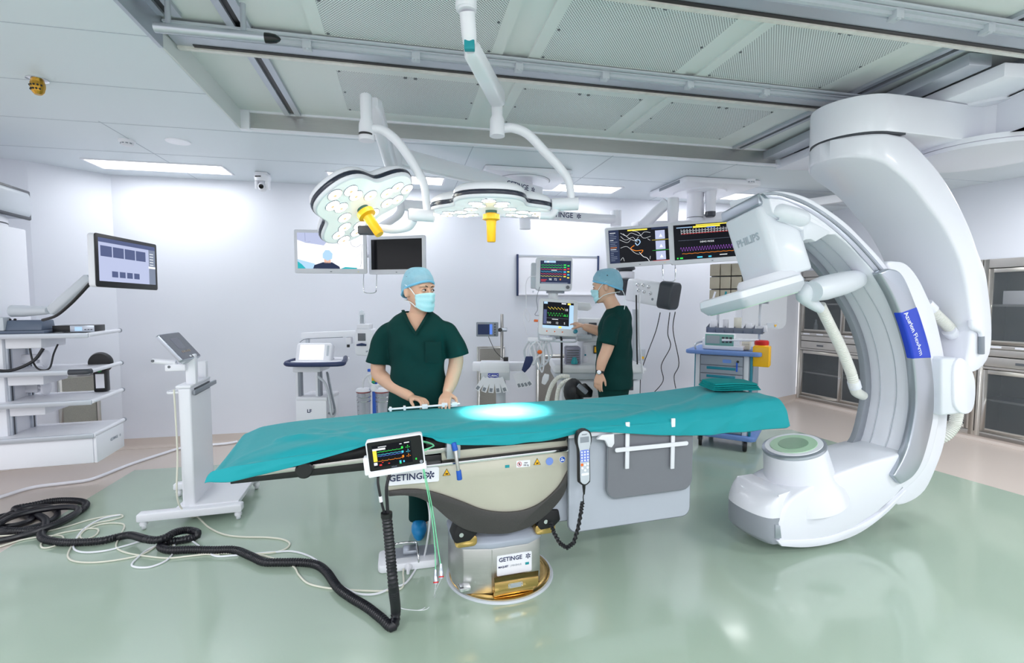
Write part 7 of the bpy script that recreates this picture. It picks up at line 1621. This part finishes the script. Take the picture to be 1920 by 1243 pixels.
# ---------------- people ----------------
mat('skin', (214, 172, 148), .5, spec=.35, noise=.04, nscale=20)
MATS['skin'].node_tree.nodes['Principled BSDF'].inputs['Subsurface Weight'].default_value = .06
mat('scrub', (3, 52, 50), .85, bump=.35, nscale=9, spec=.2, noise=.05)
mat('scrubtrim', (3, 47, 45), .85, spec=.2)
mat('cap', (150, 204, 228), .7, alpha=.72, bump=1.0, nscale=38, noise=.08)
mat('capband', (120, 190, 225), .7, alpha=.95)
mat('mask', (178, 226, 236), .7, bump=.1, nscale=60)
mat('strap', (232, 240, 244), .7)
mat('hairm', (34, 28, 26), .6)
mat('clog', (20, 140, 205), .45)
mat('eyew', (225, 225, 222), .25); mat('iris', (32, 20, 16), .15); mat('brow', (52, 40, 34), .8); mat('lipshade', (170, 118, 100), .6)
def remeshed(mb, voxel, smooth=3, disp=0.0, dscale=.12):
    me = bpy.data.meshes.new('tmp'); bm = bmesh.new(); vs = [bm.verts.new(p) for p in mb.v]
    for f in mb.f:
        try: bm.faces.new([vs[i] for i in f])
        except Exception: pass
    bmesh.ops.recalc_face_normals(bm, faces=bm.faces); bm.to_mesh(me); bm.free()
    o = bpy.data.objects.new('tmp', me); link(o)
    r = o.modifiers.new('r', 'REMESH'); r.mode = 'VOXEL'; r.voxel_size = voxel
    if smooth: s = o.modifiers.new('s', 'SMOOTH'); s.iterations = smooth; s.factor = .5
    dg = bpy.context.evaluated_depsgraph_get(); ev = o.evaluated_get(dg); m2 = bpy.data.meshes.new_from_object(ev)
    bpy.data.objects.remove(o); bpy.data.meshes.remove(me)
    out = MB(); out.v = [v.co.copy() for v in m2.vertices]; out.f = [list(p.vertices) for p in m2.polygons]; out.fm = [0] * len(out.f); bpy.data.meshes.remove(m2)
    return out
def ell(c, rx, ry, n=20, ph=0): return [(c[0] + rx * math.cos(2 * math.pi * i / n), c[1] + ry * math.sin(2 * math.pi * i / n), c[2]) for i in range(n)]
def hand(mb, wr, f, n, side, curl, spread=.25, L=1.0, thumb=(.55, .75, .35), gaps=None):
    f = Vector(f).normalized(); n = Vector(n); n = (n - f * n.dot(f)).normalized(); s = n.cross(f) * side; wr = Vector(wr)
    rg = []
    for t, w, h in ((-.02, .025, .019), (.01, .029, .018), (.035, .037, .0165), (.065, .041, .0145), (.088, .040, .0125), (.096, .034, .009)):
        c = wr + f * t * L - n * .002; rg.append([c + s * (w * L * math.cos(a)) + n * (h * L * math.sin(a)) for a in [2 * math.pi * i / 16 for i in range(16)]])
    mb.loft(rg)
    for k, (off, ln) in enumerate(((.030, .070), (.0105, .079), (-.0095, .073), (-.028, .057))):
        c = (curl[k] if isinstance(curl, (list, tuple)) else curl); d = (f + s * spread * off * 10).normalized(); p = wr + f * .086 * L + s * off * L
        pts = [p - d * .015, p]; a = c * .55
        for q, fr in ((.45, 1.0), (.32, 1.0), (.23, .8)):
            dd = (d * math.cos(a) + n * math.sin(a)).normalized(); p = p + dd * ln * q * L; pts.append(p); a += c * fr
        mb.tube(pts, [.0088 * L, .0092 * L, .0084 * L, .0078 * L, .0066 * L], n=10, sub=4)
        mb.ball(tuple(pts[-1]), .0068 * L, 10, 6)
    p = wr + f * .022 * L + s * .026 * L; d = (f * thumb[0] + s * thumb[1] + n * thumb[2]).normalized(); d2 = (f * (thumb[0] + .4) + s * thumb[1] * .5 + n * (thumb[2] + .25)).normalized()
    pts = [p - d * .012, p + d * .022 * L, p + d * .044 * L, p + d * .044 * L + d2 * .024 * L, p + d * .044 * L + d2 * .042 * L]
    mb.tube(pts, [.015 * L, .0135 * L, .0108 * L, .0098 * L, .0075 * L], n=12, sub=4); mb.ball(tuple(pts[-1]), .0075 * L, 10, 6)
def head_mb(mb, hf):
    q = MB(hf)
    prof = [(-.128, .012, .02, -.062), (-.122, .032, .034, -.052), (-.105, .046, .056, -.036), (-.08, .056, .075, -.018), (-.05, .063, .087, -.006), (-.02, .068, .092, .0), (.0, .0705, .093, .003), (.03, .074, .096, .006), (.06, .073, .095, .008), (.085, .064, .085, .010), (.105, .045, .062, .012), (.117, .02, .03, .012)]
    rg = []
    for z, rx, ry, yo in prof:
        r_ = []
        for i in range(32):
            a = 2 * math.pi * i / 32; c_, s_ = math.cos(a), math.sin(a)
            x = rx * math.copysign(abs(c_) ** .92, c_); y = yo + ry * math.copysign(abs(s_) ** .9, s_)
            r_.append((x, y, z))
        rg.append(r_)
    q.loft(rg)
    q.tube([(0, -.088, .008), (0, -.098, -.012), (0, -.110, -.034), (0, -.106, -.044)], [.008, .009, .0125, .010], n=12, sub=4)
    for s in (-1, 1):
        q.ball((s * .010, -.101, -.041), (.008, .009, .006), 10, 8)
        q.tube([(s * .052, -.070, .024), (s * .034, -.090, .029), (s * .014, -.093, .022)], [.008, .010, .007], n=8, sub=4)   # brow ridge
        q.ball((s * .040, -.072, -.026), (.020, .016, .016), 12, 8)      # cheek
        q.ball((s * .031, -.080, .000), (.0165, .0145, .0105), 12, 8)      # lids
        q.loft([[(s * (.066 + .016 * w + d * .006), .012 + .006 * w + .017 * k * math.cos(t), -.012 + .031 * k * math.sin(t)) for t in [2 * math.pi * i / 16 for i in range(16)]] for w, d, k in ((0, 0, .7), (.5, .0, .95), (1, .3, 1.0), (1.15, .5, .8))])
        q.tube([(s * .088, .026 - .0, .014), (s * .090, .028, -.008), (s * .086, .018, -.034)], [.004, .004, .005], n=8, sub=4)
    q.ball((0, -.094, -.074), (.022, .010, .010), 12, 8)
    mb.v, n0 = mb.v + q.v, len(mb.v)
    mb.f += [[n0 + i for i in f] for f in q.f]; mb.fm += q.fm
def head_parts(T, hf, body):
    for s in (-1, 1):
        e = build('eye', MB(hf).ball((s * .0315, -.0835, .000), (.0125, .0115, .0058), 16, 10), M['eyew'], T)
        build('iris', MB(hf).ball((s * .0315 + .004, -.0938, .0005), (.0052, .0026, .0052), 14, 8), M['iris'], e)
        build('upper_lid', MB(hf).tube([(s * .018, -.0915, .0005), (s * .026, -.0965, .0062), (s * .036, -.0935, .0062), (s * .0445, -.0835, .001)], [.0014, .0019, .0019, .0014], n=8, sub=5), M['hairm'], T)
        build('eyebrow', MB(hf).tube([(s * .012, -.0995, .0195), (s * .028, -.0975, .0265), (s * .042, -.087, .0265), (s * .052, -.076, .0195)], [.0026, .0036, .003, .0015], n=8, sub=5), M['brow'], T)
    # hair under the cap
    rg = []
    for k in range(9):
        t = k / 8; z = -.078 + .201 * t; e = math.sqrt(max(.02, 1 - ((z - .01) / .125) ** 2))
        rg.append([(.0785 * e * math.cos(a), .014 + .1005 * e * math.sin(a) if math.sin(a) > -.55 or z > .05 else .014 + .0755 * e * math.sin(a), z + (1 - t) * .098 * (1 - max(0, math.sin(a)) ** 2)) for a in [2 * math.pi * i / 28 for i in range(28)]])
    build('hair', MB(hf).loft(rg), M['hairm'], T)
    rr = random.Random(2); N = 56; K = 14; rg = []
    for k in range(K + 1):
        t = k / K; r_ = []
        for i in range(N):
            a = 2 * math.pi * i / N; s_ = math.sin(a)           # s_=-1 front, +1 back
            zlow = .046 - .062 * (s_ + 1) / 2 - .028 * max(0, s_) + .012 * max(0, -s_ - .6)
            th = t * math.pi / 2
            z = zlow + (.142 - zlow) * math.sin(th) ** 1.15
            e = math.cos(th) ** .55 if t < 1 else .03
            w = 1 + .012 * math.sin(i * 2.2 + 3 * t) * (1 - t) + .01 * math.sin(i * 5.1) * (1 - t)
            puff = 1 + .05 * math.sin(min(1, t * 2.2) * math.pi) 
            r_.append((.0835 * e * w * puff * math.cos(a), .014 + .109 * e * w * puff * s_ + .02 * max(0, s_) * math.sin(t * math.pi), z))
        rg.append(r_)
    mb = MB(hf); n_ = N; mb.add([p for r in rg for p in r], [(i * n_ + j, i * n_ + (j + 1) % n_, (i + 1) * n_ + (j + 1) % n_, (i + 1) * n_ + j) for i in range(K) for j in range(n_)] + [tuple(K * n_ + j for j in range(n_))])
    cp = build('surgical_cap', mb, M['cap'], T, ang=80)
    build('cap_band', MB(hf).tube([(p[0] * 1.01, (p[1] - .014) * 1.01 + .014, p[2] + .004) for p in rg[0]], .0075, n=8, sub=1, closed=True), M['capband'], cp)
    # mask
    rows = []
    for v in range(13):
        tv = v / 12; row = []
        for u in range(25):
            tu = -1 + 2 * u / 24; a = tu * math.radians(66)
            z = -.014 - .114 * tv - .012 * tu * tu * (1 - tv) + .030 * abs(tu) ** 2.2 * tv; a *= 1 - .10 * tv
            rx = .074; ry = .107 - .012 * tv - .012 * max(0, tv - .7)
            nose = .016 * math.exp(-(tu / .22) ** 2) * math.exp(-((tv - .25) / .3) ** 2)
            pleat = .0035 * math.sin(tv * math.pi * 6) * (1 - tu * tu * .5)
            y = -(ry * math.cos(a) + .006 + nose + pleat); x = rx * math.sin(a) * 1.05
            row.append((x, y, z))
        rows.append(row)
    mb = MB(hf); n_ = 25; mb.add([p for r in rows for p in r], [(i * n_ + j, i * n_ + j + 1, (i + 1) * n_ + j + 1, (i + 1) * n_ + j) for i in range(12) for j in range(n_ - 1)])
    mk = build('face_mask', mb, M['mask'], T, ang=80); md = mk.modifiers.new('s', 'SOLIDIFY'); md.thickness = .002; md.offset = 0
    for s in (-1, 1):
        c1 = rows[0][24 if s > 0 else 0]; c2 = rows[12][24 if s > 0 else 0]
        build('mask_strap', MB(hf).tube([c1, (s * .078, -.02, .008), (s * .083, .01, .028), (s * .082, .03, .035)], .0028, n=6), M['strap'], mk)
        build('mask_strap', MB(hf).tube([c2, (s * .070, -.01, -.072), (s * .068, .035, -.062), (s * .05, .085, -.058), (0, .108, -.056)], .0028, n=6), M['strap'], mk)
def shirt(T, bf, rings, sleeves, name='scrub_top', vneck=None, extra=None):
    mb = MB(bf)
    rg = []
    for z, rx, ry, yo, xo in rings:
        rg.append([(xo + rx * math.copysign(abs(math.cos(a)) ** .85, math.cos(a)), yo + ry * math.copysign(abs(math.sin(a)) ** .9, math.sin(a)), z) for a in [2 * math.pi * i / 36 for i in range(36)]])
    mb.loft(rg)
    mb.M = Matrix.Identity(4)
    for pts, rs in sleeves: mb.tube(pts, rs, n=22, sub=6)
    m2 = remeshed(mb, .0085, 6)
    # soft cloth folds
    inv = bf.inverted()
    for v in m2.v:
        q = inv @ v
        d = .0035 * math.sin(q.z * 38 + 6 * q.x * (1 if q.x > 0 else -1) + 2 * math.sin(q.x * 17)) + .004 * math.sin(q.x * 34 + q.z * 9 + 1.5 * math.sin(q.z * 13)) * (1 if q.z < 1.2 else .5)
        v += (bf.to_3x3() @ Vector((q.x * .25, q.y, 0)).normalized()) * d
    if vneck:
        bot, wtop, ztop_ = vneck
        keep = []
        for f, mi in zip(m2.f, m2.fm):
            c = Vector((0, 0, 0))
            for i in f: c += m2.v[i]
            q = inv @ (c / len(f))
            hw = wtop * (q.z - bot) / (ztop_ - bot)
            if (q.y < .01 and q.z > bot and abs(q.x - extra) < hw) or (q.z > ztop_ - .004 and abs(q.x - extra) < wtop * 1.0 and (q.y ** 2) < .02): continue
            keep.append(f)
        m2.f = keep; m2.fm = [0] * len(keep)
    o = build(name, m2, M['scrub'], T, ang=70)
    md = o.modifiers.new('s', 'SOLIDIFY'); md.thickness = .003; md.offset = -1
    return o
def wv(l): return [W(*p) for p in l]
# ---- person 1, standing behind the table ----
B1 = FR((-.585, 3.03, 0), math.radians(6))
P1 = thing('person', 'person in dark green scrubs standing behind the table, both hands on the drape edge', 'person', (-.585, 3.03, 0))
hf1 = FR(W(786, 545, 2.99), math.radians(48), math.radians(0), math.radians(0))
bm1 = MB(); head_mb(bm1, hf1)
hc = W(786, 545, 2.99)
bm1.tube([B1 @ Vector((.0, .02, 1.36)), Vector((hc.x - .006, hc.y + .035, 1.44)), Vector((hc.x, hc.y + .02, 1.50)), Vector((hc.x, hc.y + .015, 1.55))], [.072, .058, .054, .05], n=20)
q = MB(B1); q.loft([ell((0, .0, z), rx, ry) for z, rx, ry in ((.86, .13, .09), (1.0, .125, .09), (1.15, .13, .095), (1.27, .145, .10), (1.34, .15, .09), (1.40, .125, .07), (1.425, .08, .055))])
q.M = Matrix.Identity(4); f1 = G(783, 1000, 0); f1 = Vector((f1.x, f1.y + .08, 0)); f2 = Vector((-.25, 3.10, 0))
for hx, f_ in ((-.075, f1), (.08, f2)):
    h_ = B1 @ Vector((hx, 0, .88)); kn_ = h_.lerp(f_, .45); kn_.z = .5; q.tube([h_, kn_, Vector((f_.x, f_.y, .25)), Vector((f_.x, f_.y, .05))], [.07, .055, .042, .038], n=14)
n0 = len(bm1.v); bm1.v += q.v; bm1.f += [[n0 + i for i in f] for f in q.f]; bm1.fm += q.fm
la_ = wv([(724, 622, 3.03), (714, 650, 3.05), (709, 690, 3.05), (713, 704, 3.03), (738, 724, 2.97), (771, 745, 2.88)])
ra_ = wv([(838, 619, 3.03), (850, 643, 3.05), (855, 672, 3.04), (853, 690, 3.02), (846, 716, 2.96), (838, 737, 2.90)])
for a_ in (la_, ra_): bm1.tube(a_, [.040, .048, .046, .045, .041, .027], n=18)
hand(bm1, W(773, 746, 2.875), W(800, 752, 2.80) - W(773, 746, 2.875), (0.1, -.25, -1), 1, [.75, .8, .85, .8], L=.95, thumb=(.7, .6, .35))
hand(bm1, W(838, 738, 2.895), W(833, 753, 2.80) - W(838, 738, 2.895), (.0, -.35, -1), -1, [.5, .55, .6, .6], L=.95, thumb=(.55, .75, .2))
m_ = remeshed(bm1, .0042, 3); build('body', m_, M['skin'], P1, ang=80)
head_parts(P1, hf1, None)
tor1 = [(.80, .19, .14, .0, 0), (.88, .182, .132, .0, 0), (1.0, .172, .125, .0, 0), (1.12, .168, .122, 0, 0), (1.24, .176, .124, 0, 0), (1.32, .19, .118, 0, 0), (1.37, .172, .10, .0, 0), (1.405, .135, .085, .003, 0), (1.43, .092, .072, .008, 0), (1.448, .078, .066, .012, 0)]
sl1 = [(wv([(746, 614, 3.03), (727, 622, 3.03), (715, 648, 3.04), (710, 681, 3.04)]), [.040, .056, .066, .076]), (wv([(824, 612, 3.03), (839, 620, 3.03), (851, 643, 3.03), (858, 668, 3.03)]), [.040, .054, .064, .070])]
st1 = shirt(P1, B1, tor1, sl1, vneck=(1.305, .082, 1.44), extra=.0)
# neckline trim and chest pocket
def vpt(x, z, off=.0): return B1 @ Vector((x, -.108 + off - .02 * max(0, (1.40 - z)) + .9 * max(0, z - 1.36) * .55, z))
build('neckline', MB().tube([vpt(-.080, 1.44, .02), vpt(-.045, 1.375, -.012), vpt(0, 1.300, -.012)], [.011, .011, .010], n=8, flat=.5), M['scrubtrim'], st1)
build('neckline', MB().tube([vpt(.080, 1.44, .02), vpt(.045, 1.375, -.012), vpt(-.004, 1.296, -.012)], [.011, .011, .010], n=8, flat=.5), M['scrubtrim'], st1)
build('chest_pocket', MB(B1).rbox(.055, .150, -.133, -.122, 1.13, 1.255, .006), M['scrubtrim'], st1, bevel=.003)
def trousers(T, bf, lx, col='scrub', hz=.86, cuffs=(.10, .10), yo=(0, 0), r=(.115, .085, .075)):
    mb = MB(bf); mb.loft([ell((0, .0, z), rx, ry, 28) for z, rx, ry in ((hz + .02, .165, .115), (hz - .08, .175, .125), (hz - .16, .15, .11))])
    for k, s in enumerate((-1, 1)): mb.tube([(s * lx * .85, 0, hz - .06), (s * lx, .0, .6), (s * lx, yo[k] * .6, .35), (s * lx, yo[k], cuffs[k])], [r[0], r[1], r[1] * .9, r[2]], n=18)
    return build('scrub_trousers', remeshed(mb, .009, 5), M[col], T, ang=70)
f1 = G(783, 1000, 0); f1 = Vector((f1.x, f1.y + .08, 0)); f2 = Vector((-.25, 3.10, 0))
mb = MB(B1); mb.loft([ell((0, .0, z), rx, ry, 28) for z, rx, ry in ((.88, .165, .115), (.78, .175, .125), (.70, .15, .11))]); mb.M = Matrix.Identity(4)
for hx, f_ in ((-.075, f1), (.08, f2)):
    h_ = B1 @ Vector((hx, 0, .80)); kn_ = h_.lerp(f_, .45); kn_.z = .5
    mb.tube([h_, kn_, Vector((f_.x, f_.y, .25)), Vector((f_.x, f_.y, .055))], [.112, .085, .074, .074], n=18)
build('scrub_trousers', remeshed(mb, .009, 5), M['scrub'], P1, ang=70)
def clog(T, P, ang, name='clog'):
    m = FR(P, ang); mb = MB(m)
    mb.loft([[(x * k, y, z) for x, y in [(.046 * math.cos(t) * (1.0 if math.sin(t) < 0 else .85), .135 * math.sin(t)) for t in [2 * math.pi * i / 28 for i in range(28)]]] for z, k in ((.0, .92), (.012, 1.0), (.03, 1.02))])
    mb.loft([[(x, y - .035, z) for x, y in [(.049 * k * math.cos(t), .098 * k * math.sin(t)) for t in [2 * math.pi * i / 24 for i in range(24)]]] for z, k in ((.028, 1.0), (.05, .97), (.068, .82), (.078, .5), (.08, .1))])
    c = build(name, mb, M['clog'], T, ang=50)
    build('rivet', MB(m).cyl((.047, .01, .05), (.052, .01, .05), .009, n=12), M['orange'], c)
clog(P1, (f1.x + .005, f1.y - .05, .003), math.radians(10)); clog(P1, (f2.x, f2.y - .05, .003), math.radians(14))
# ---- person 2, operating the touchscreen ----
PX = W(1152, 640, 4.02); A2 = math.radians(-118)
B2 = FR((PX.x + .0, PX.y, 0), A2)
P2_ = thing('person', 'person in dark green scrubs seen from behind, reaching to a touchscreen knob, watch on wrist', 'person', (PX.x, PX.y, 0))
hc2 = W(1136, 537, 3.98); hf2 = FR(hc2, math.radians(-112), math.radians(6))
bm2 = MB(); head_mb(bm2, hf2)
bm2.tube([B2 @ Vector((0, .03, 1.36)), Vector((hc2.x + .05, hc2.y + .0, 1.47)), Vector((hc2.x + .02, hc2.y, 1.53)), Vector((hc2.x + .012, hc2.y, 1.57))], [.07, .056, .054, .05], n=20)
q = MB(B2); q.loft([ell((0, .0, z), rx, ry) for z, rx, ry in ((.80, .13, .09), (1.0, .125, .09), (1.15, .13, .095), (1.27, .145, .10), (1.34, .14, .09), (1.40, .115, .07), (1.43, .075, .055))])
for s in (-1, 1): q.tube([(s * .085, .0, .85), (s * .09, .0, .5), (s * .09, .02, .1), (s * .09, .0, .06)], [.08, .06, .045, .04], n=14)
n0 = len(bm2.v); bm2.v += q.v; bm2.f += [[n0 + i for i in f] for f in q.f]; bm2.fm += q.fm
na = wv([(1150, 602, 3.87), (1147, 620, 3.84), (1141, 645, 3.83), (1137, 658, 3.82), (1129, 678, 3.80), (1125, 697, 3.80)])
fa = wv([(1150, 600, 4.20), (1140, 610, 4.28), (1128, 621, 4.30), (1118, 619, 4.32), (1104, 615, 4.33), (1094, 612, 4.34)])
bm2.tube(na, [.042, .050, .048, .046, .042, .029], n=18); bm2.tube(fa, [.042, .05, .045, .043, .038, .027], n=18)
hand(bm2, W(1125, 699, 3.80), W(1121, 722, 3.79) - W(1125, 699, 3.80), (.6, .8, 0), -1, [.35, .4, .45, .5], L=.95, thumb=(.75, .45, .3))
hand(bm2, W(1093, 611.5, 4.34), W(1080, 607, 4.37) - W(1093, 611.5, 4.34), (-.1, .3, -1), -1, [.7, .8, .9, .95], L=.9, thumb=(.8, .35, .55))
build('body', remeshed(bm2, .0046, 3), M['skin'], P2_, ang=80)
head_parts(P2_, hf2, None)
zf = lambda py, Y: W(1150, py, Y).z
tor2 = [(zf(728, 3.95), .20, .15, .0, 0), (.92, .19, .145, .0, 0), (1.05, .178, .135, .0, 0), (1.18, .176, .130, 0, 0), (1.28, .185, .126, 0.005, 0), (1.35, .185, .115, .015, 0), (1.40, .15, .098, .02, 0), (1.435, .105, .082, .025, 0), (1.46, .082, .07, .03, 0)]
sl2 = [(wv([(1156, 592, 3.93), (1149, 604, 3.87), (1144, 620, 3.84), (1138, 645, 3.83)]), [.045, .066, .070, .074]), (wv([(1152, 594, 4.15), (1145, 604, 4.22), (1134, 614, 4.28)]), [.05, .062, .07])]
st2 = shirt(P2_, B2, tor2, sl2)
trousers(P2_, B2, .09, hz=.86)
w_ = W(1125, 697, 3.80); fd = (W(1121, 722, 3.79) - W(1125, 699, 3.80)).normalized()
wt = build('wristwatch', MB().lathe([(.031, -.009), (.034, -.009), (.034, .009), (.031, .009), (.031, -.009)], c=w_, axis=fd, n=24, cap=False), M['rubber'], P2_)
build('watch_face', MB().lathe([(0, 0), (.017, 0), (.017, .006), (0, .007)], c=w_ + Vector((-.012, -.031, 0)), axis=(-.35, -.93, .05), n=24), M['chrome'], wt)
build('dial', MB().lathe([(0, 0), (.013, 0), (0, .001)], c=w_ + Vector((-.0145, -.0378, 0)), axis=(-.35, -.93, .05), n=20), M['white'], wt)
clog(P2_, (PX.x - .05, PX.y - .09, .003), A2); clog(P2_, (PX.x + .0, PX.y + .1, .003), A2)
build('tie_ends', MB().tube([hf2 @ Vector((0, .118, -.03)), hf2 @ Vector((.0, .14, -.08)), hf2 @ Vector((.0, .14, -.15)), hf2 @ Vector((.01, .13, -.2))], .003, n=6), M['strap'], P2_)
# ---------------- cables on the floor ----------------
def fz(X, Y): return (X / 2.526, 880 + Y / 2.526)
def floorpts(l, r, dz=None): return [G(*fz(a, b), r + (dz[i] if dz else 0)) for i, (a, b) in enumerate(l)]
def fcable(name, label, l, r, m, group=None, dz=None, tail=None, cor=False):
    P = floorpts(l, r + .0025, dz)
    if tail: P += tail
    o = build(name, corrug(MB(), P, r, .016, .0015, 12) if cor else MB().tube(P, r, n=9, sub=8), M[m], at=(P[len(P) // 2].x, P[len(P) // 2].y, 0)); tag(o, label, 'cable', group); return o
# corrugated black hose from the bedside monitor down and along the floor
mat('hoseblack', (20, 20, 28), .38)
r = .0215
up = [tw(*tl(*z3(218, 625), -.395)), tw(*tl(729, 1006, -.402)), tw(*tl(733, 1050, -.41)), tw(*tl(738, 1105, -.425)), G(742, 1148, .06), G(738, 1164, r + .004)]
fl_ = [(1858, 745), (1800, 700), (1735, 650), (1660, 605), (1600, 560), (1550, 490), (1500, 452), (1420, 440), (1330, 440), (1250, 438), (1190, 412), (1110, 382), (1000, 382), (900, 380), (800, 382), (760, 365), (790, 345), (860, 335), (925, 320), (935, 300), (890, 288), (830, 298), (790, 320), (740, 335), (690, 330), (620, 312), (560, 320), (480, 338), (380, 345), (290, 345), (210, 330), (195, 305), (215, 275), (215, 240), (170, 215), (90, 200), (75, 185), (150, 170), (250, 150), (350, 148), (405, 160), (395, 185), (330, 225), (250, 265), (150, 290), (30, 290), (-20, 280)]
dzl = [0] * len(fl_)
for i in range(19, 26): dzl[i] = .045 if i in (21, 22, 23, 24) else .02
for i in range(37, 47): dzl[i] = .0
P = up[:-1] + floorpts(fl_, r + .0045, dzl)
CH = thing('corrugated_hose', 'thick black corrugated cable hose from the bedside monitor down and across the green floor', 'hose', (P[8].x, P[8].y, 0))
build('hose', corrug(MB(), P, r, .014, .0016, 14), M['hoseblack'], CH)
m0 = pmf @ Vector((-.085, .02, -hh_ if False else -.085)); m1 = pmf @ Vector((-.035, .02, -.085))
build('hose_collar', MB().cyl(up[0] + Vector((0, 0, -.008)), up[0] + Vector((0, 0, .012)), r + .003, n=18), M['black'], CH)
build('cable_lead', MB().tube([m0, tw(*tl(*z3(165, 430), -.39)), tw(*tl(*z3(190, 560), -.395)), up[0] + Vector((-.006, 0, 0))], .0055, n=8), M['rubber'], CH)
build('white_marker', MB().tube([tw(*tl(*z3(178, 505), -.393)), tw(*tl(*z3(184, 540), -.394))], .008, n=8, smooth=False), M['white'], CH)
build('cable_lead', MB().tube([m1, tw(*tl(*z3(218, 450), -.395)), tw(*tl(*z3(222, 560), -.395)), up[0] + Vector((.006, 0, 0))], .007, n=8), M['rubber'], CH)
# coil of black hose at the left edge
fcable('hose_coil', 'black hose coiled on the beige floor at the far left, lower turns', [(-60, 270), (0, 240), (60, 205), (150, 180), (230, 178), (270, 200), (260, 230), (200, 262), (110, 285), (20, 298), (-40, 285), (-10, 262), (60, 225), (180, 195), (290, 180), (360, 182), (365, 205), (300, 245), (200, 285), (90, 318), (-40, 345)], .019, 'hoseblack', dz=[0] * 7 + [.0] * 4 + [.036] * 7 + [.02, .0, 0])
fcable('hose_coil', 'black hose coiled on the beige floor at the far left, inner turns', [(-60, 250), (10, 222), (90, 215), (150, 235), (90, 262), (0, 275), (-60, 280)], .019, 'hoseblack', dz=[.0, .0, .0, .0, .0, 0, 0])
# white cables
ped = [G(764, 1062, .03), G(757, 1078, .012)]
WC = [('white cable from the foot switch sweeping left under the black hose', [(1925, 535), (1860, 560), (1780, 590), (1700, 590), (1640, 565), (1590, 530), (1510, 440), (1450, 405), (1380, 388), (1300, 392), (1200, 400), (1100, 408), (1020, 410), (960, 375), (900, 335), (840, 330), (780, 350), (700, 380), (640, 430), (625, 455), (660, 465), (720, 460), (790, 430), (825, 385), (820, 345), (780, 330), (700, 332), (600, 360), (500, 385), (400, 393), (350, 375), (360, 330), (400, 280), (480, 235), (570, 215)], 'white', .0055),
      ('second off-white cable from the foot switch, running lower on the floor', [(1905, 560), (1820, 575), (1740, 575), (1640, 570), (1540, 560), (1460, 540), (1415, 500), (1390, 460), (1320, 430), (1230, 405), (1120, 398), (1000, 400), (900, 410), (800, 420), (700, 412), (600, 395), (552, 370), (560, 330), (590, 270), (560, 255), (480, 260), (400, 290), (380, 320), (410, 330), (455, 310), (465, 285), (430, 280), (350, 290), (260, 310), (200, 345), (200, 370), (240, 368), (295, 345), (290, 315), (200, 318), (100, 335), (0, 365), (-60, 372)], 'cream', .005),
      ('cream cable looping wide on the green floor left of the trolley shadow', [(1040, 405), (960, 400), (880, 385), (820, 360), (850, 335), (900, 305), (940, 290), (900, 286), (840, 305), (760, 350), (680, 400), (580, 425), (460, 440), (370, 438), (325, 420), (330, 380), (380, 310), (440, 260), (530, 240), (580, 225), (560, 215), (440, 235), (300, 275), (180, 300), (60, 312), (-60, 318)], 'cream', .005)]
for k, (lab, l, m, rr_) in enumerate(WC):
    P = floorpts(l, rr_ + .003 + .0)
    if k < 2: P = ([G(757, 1066, .028), G(756, 1074, .012)] if k == 1 else [tw(*tl(800, 930, -.05)), tw(*tl(806, 975, -.1)), G(796, 1040, .06), G(785, 1058, .012)]) + P
    o = build('floor_cable', MB().tube(P, rr_, n=8, sub=7), M[m], at=(P[6].x, P[6].y, 0)); tag(o, lab, 'cable')
# cable hanging from the trolley
P = [tr(350, 700, .0)]
p0_ = TRm @ Vector((cx0 - .01, .0, cz)); P = [p0_, TRm @ Vector((cx0 - .006, .0, .5)), TRm @ Vector((cx0 + .0, -.05, .2)), G(356, 968, .03)] + floorpts([(935, 225), (990, 275), (1060, 308), (1150, 320), (1260, 322), (1340, 332), (1372, 352), (1350, 378), (1290, 395), (1200, 402)], .008)
o = build('trolley_cable', MB().tube(P, .0055, n=8, sub=7), M['cream'], at=(P[4].x, P[4].y, 0)); tag(o, 'cream cable hanging off the white trolley and curving over the green floor', 'cable')
# thick white hose from the wall area to the left edge
l = [(445, 828), (420, 832), (350, 838), (300, 852), (240, 872), (200, 888), (165, 900), (120, 906), (60, 914), (0, 932), (-60, 950)]
P = [G(x, y, .016) for x, y in l]; o = build('white_hose', MB().tube(P, .0125, n=10), M['white'], at=(P[5].x, P[5].y, 0)); tag(o, 'thick white hose lying along the beige floor at the left', 'hose')
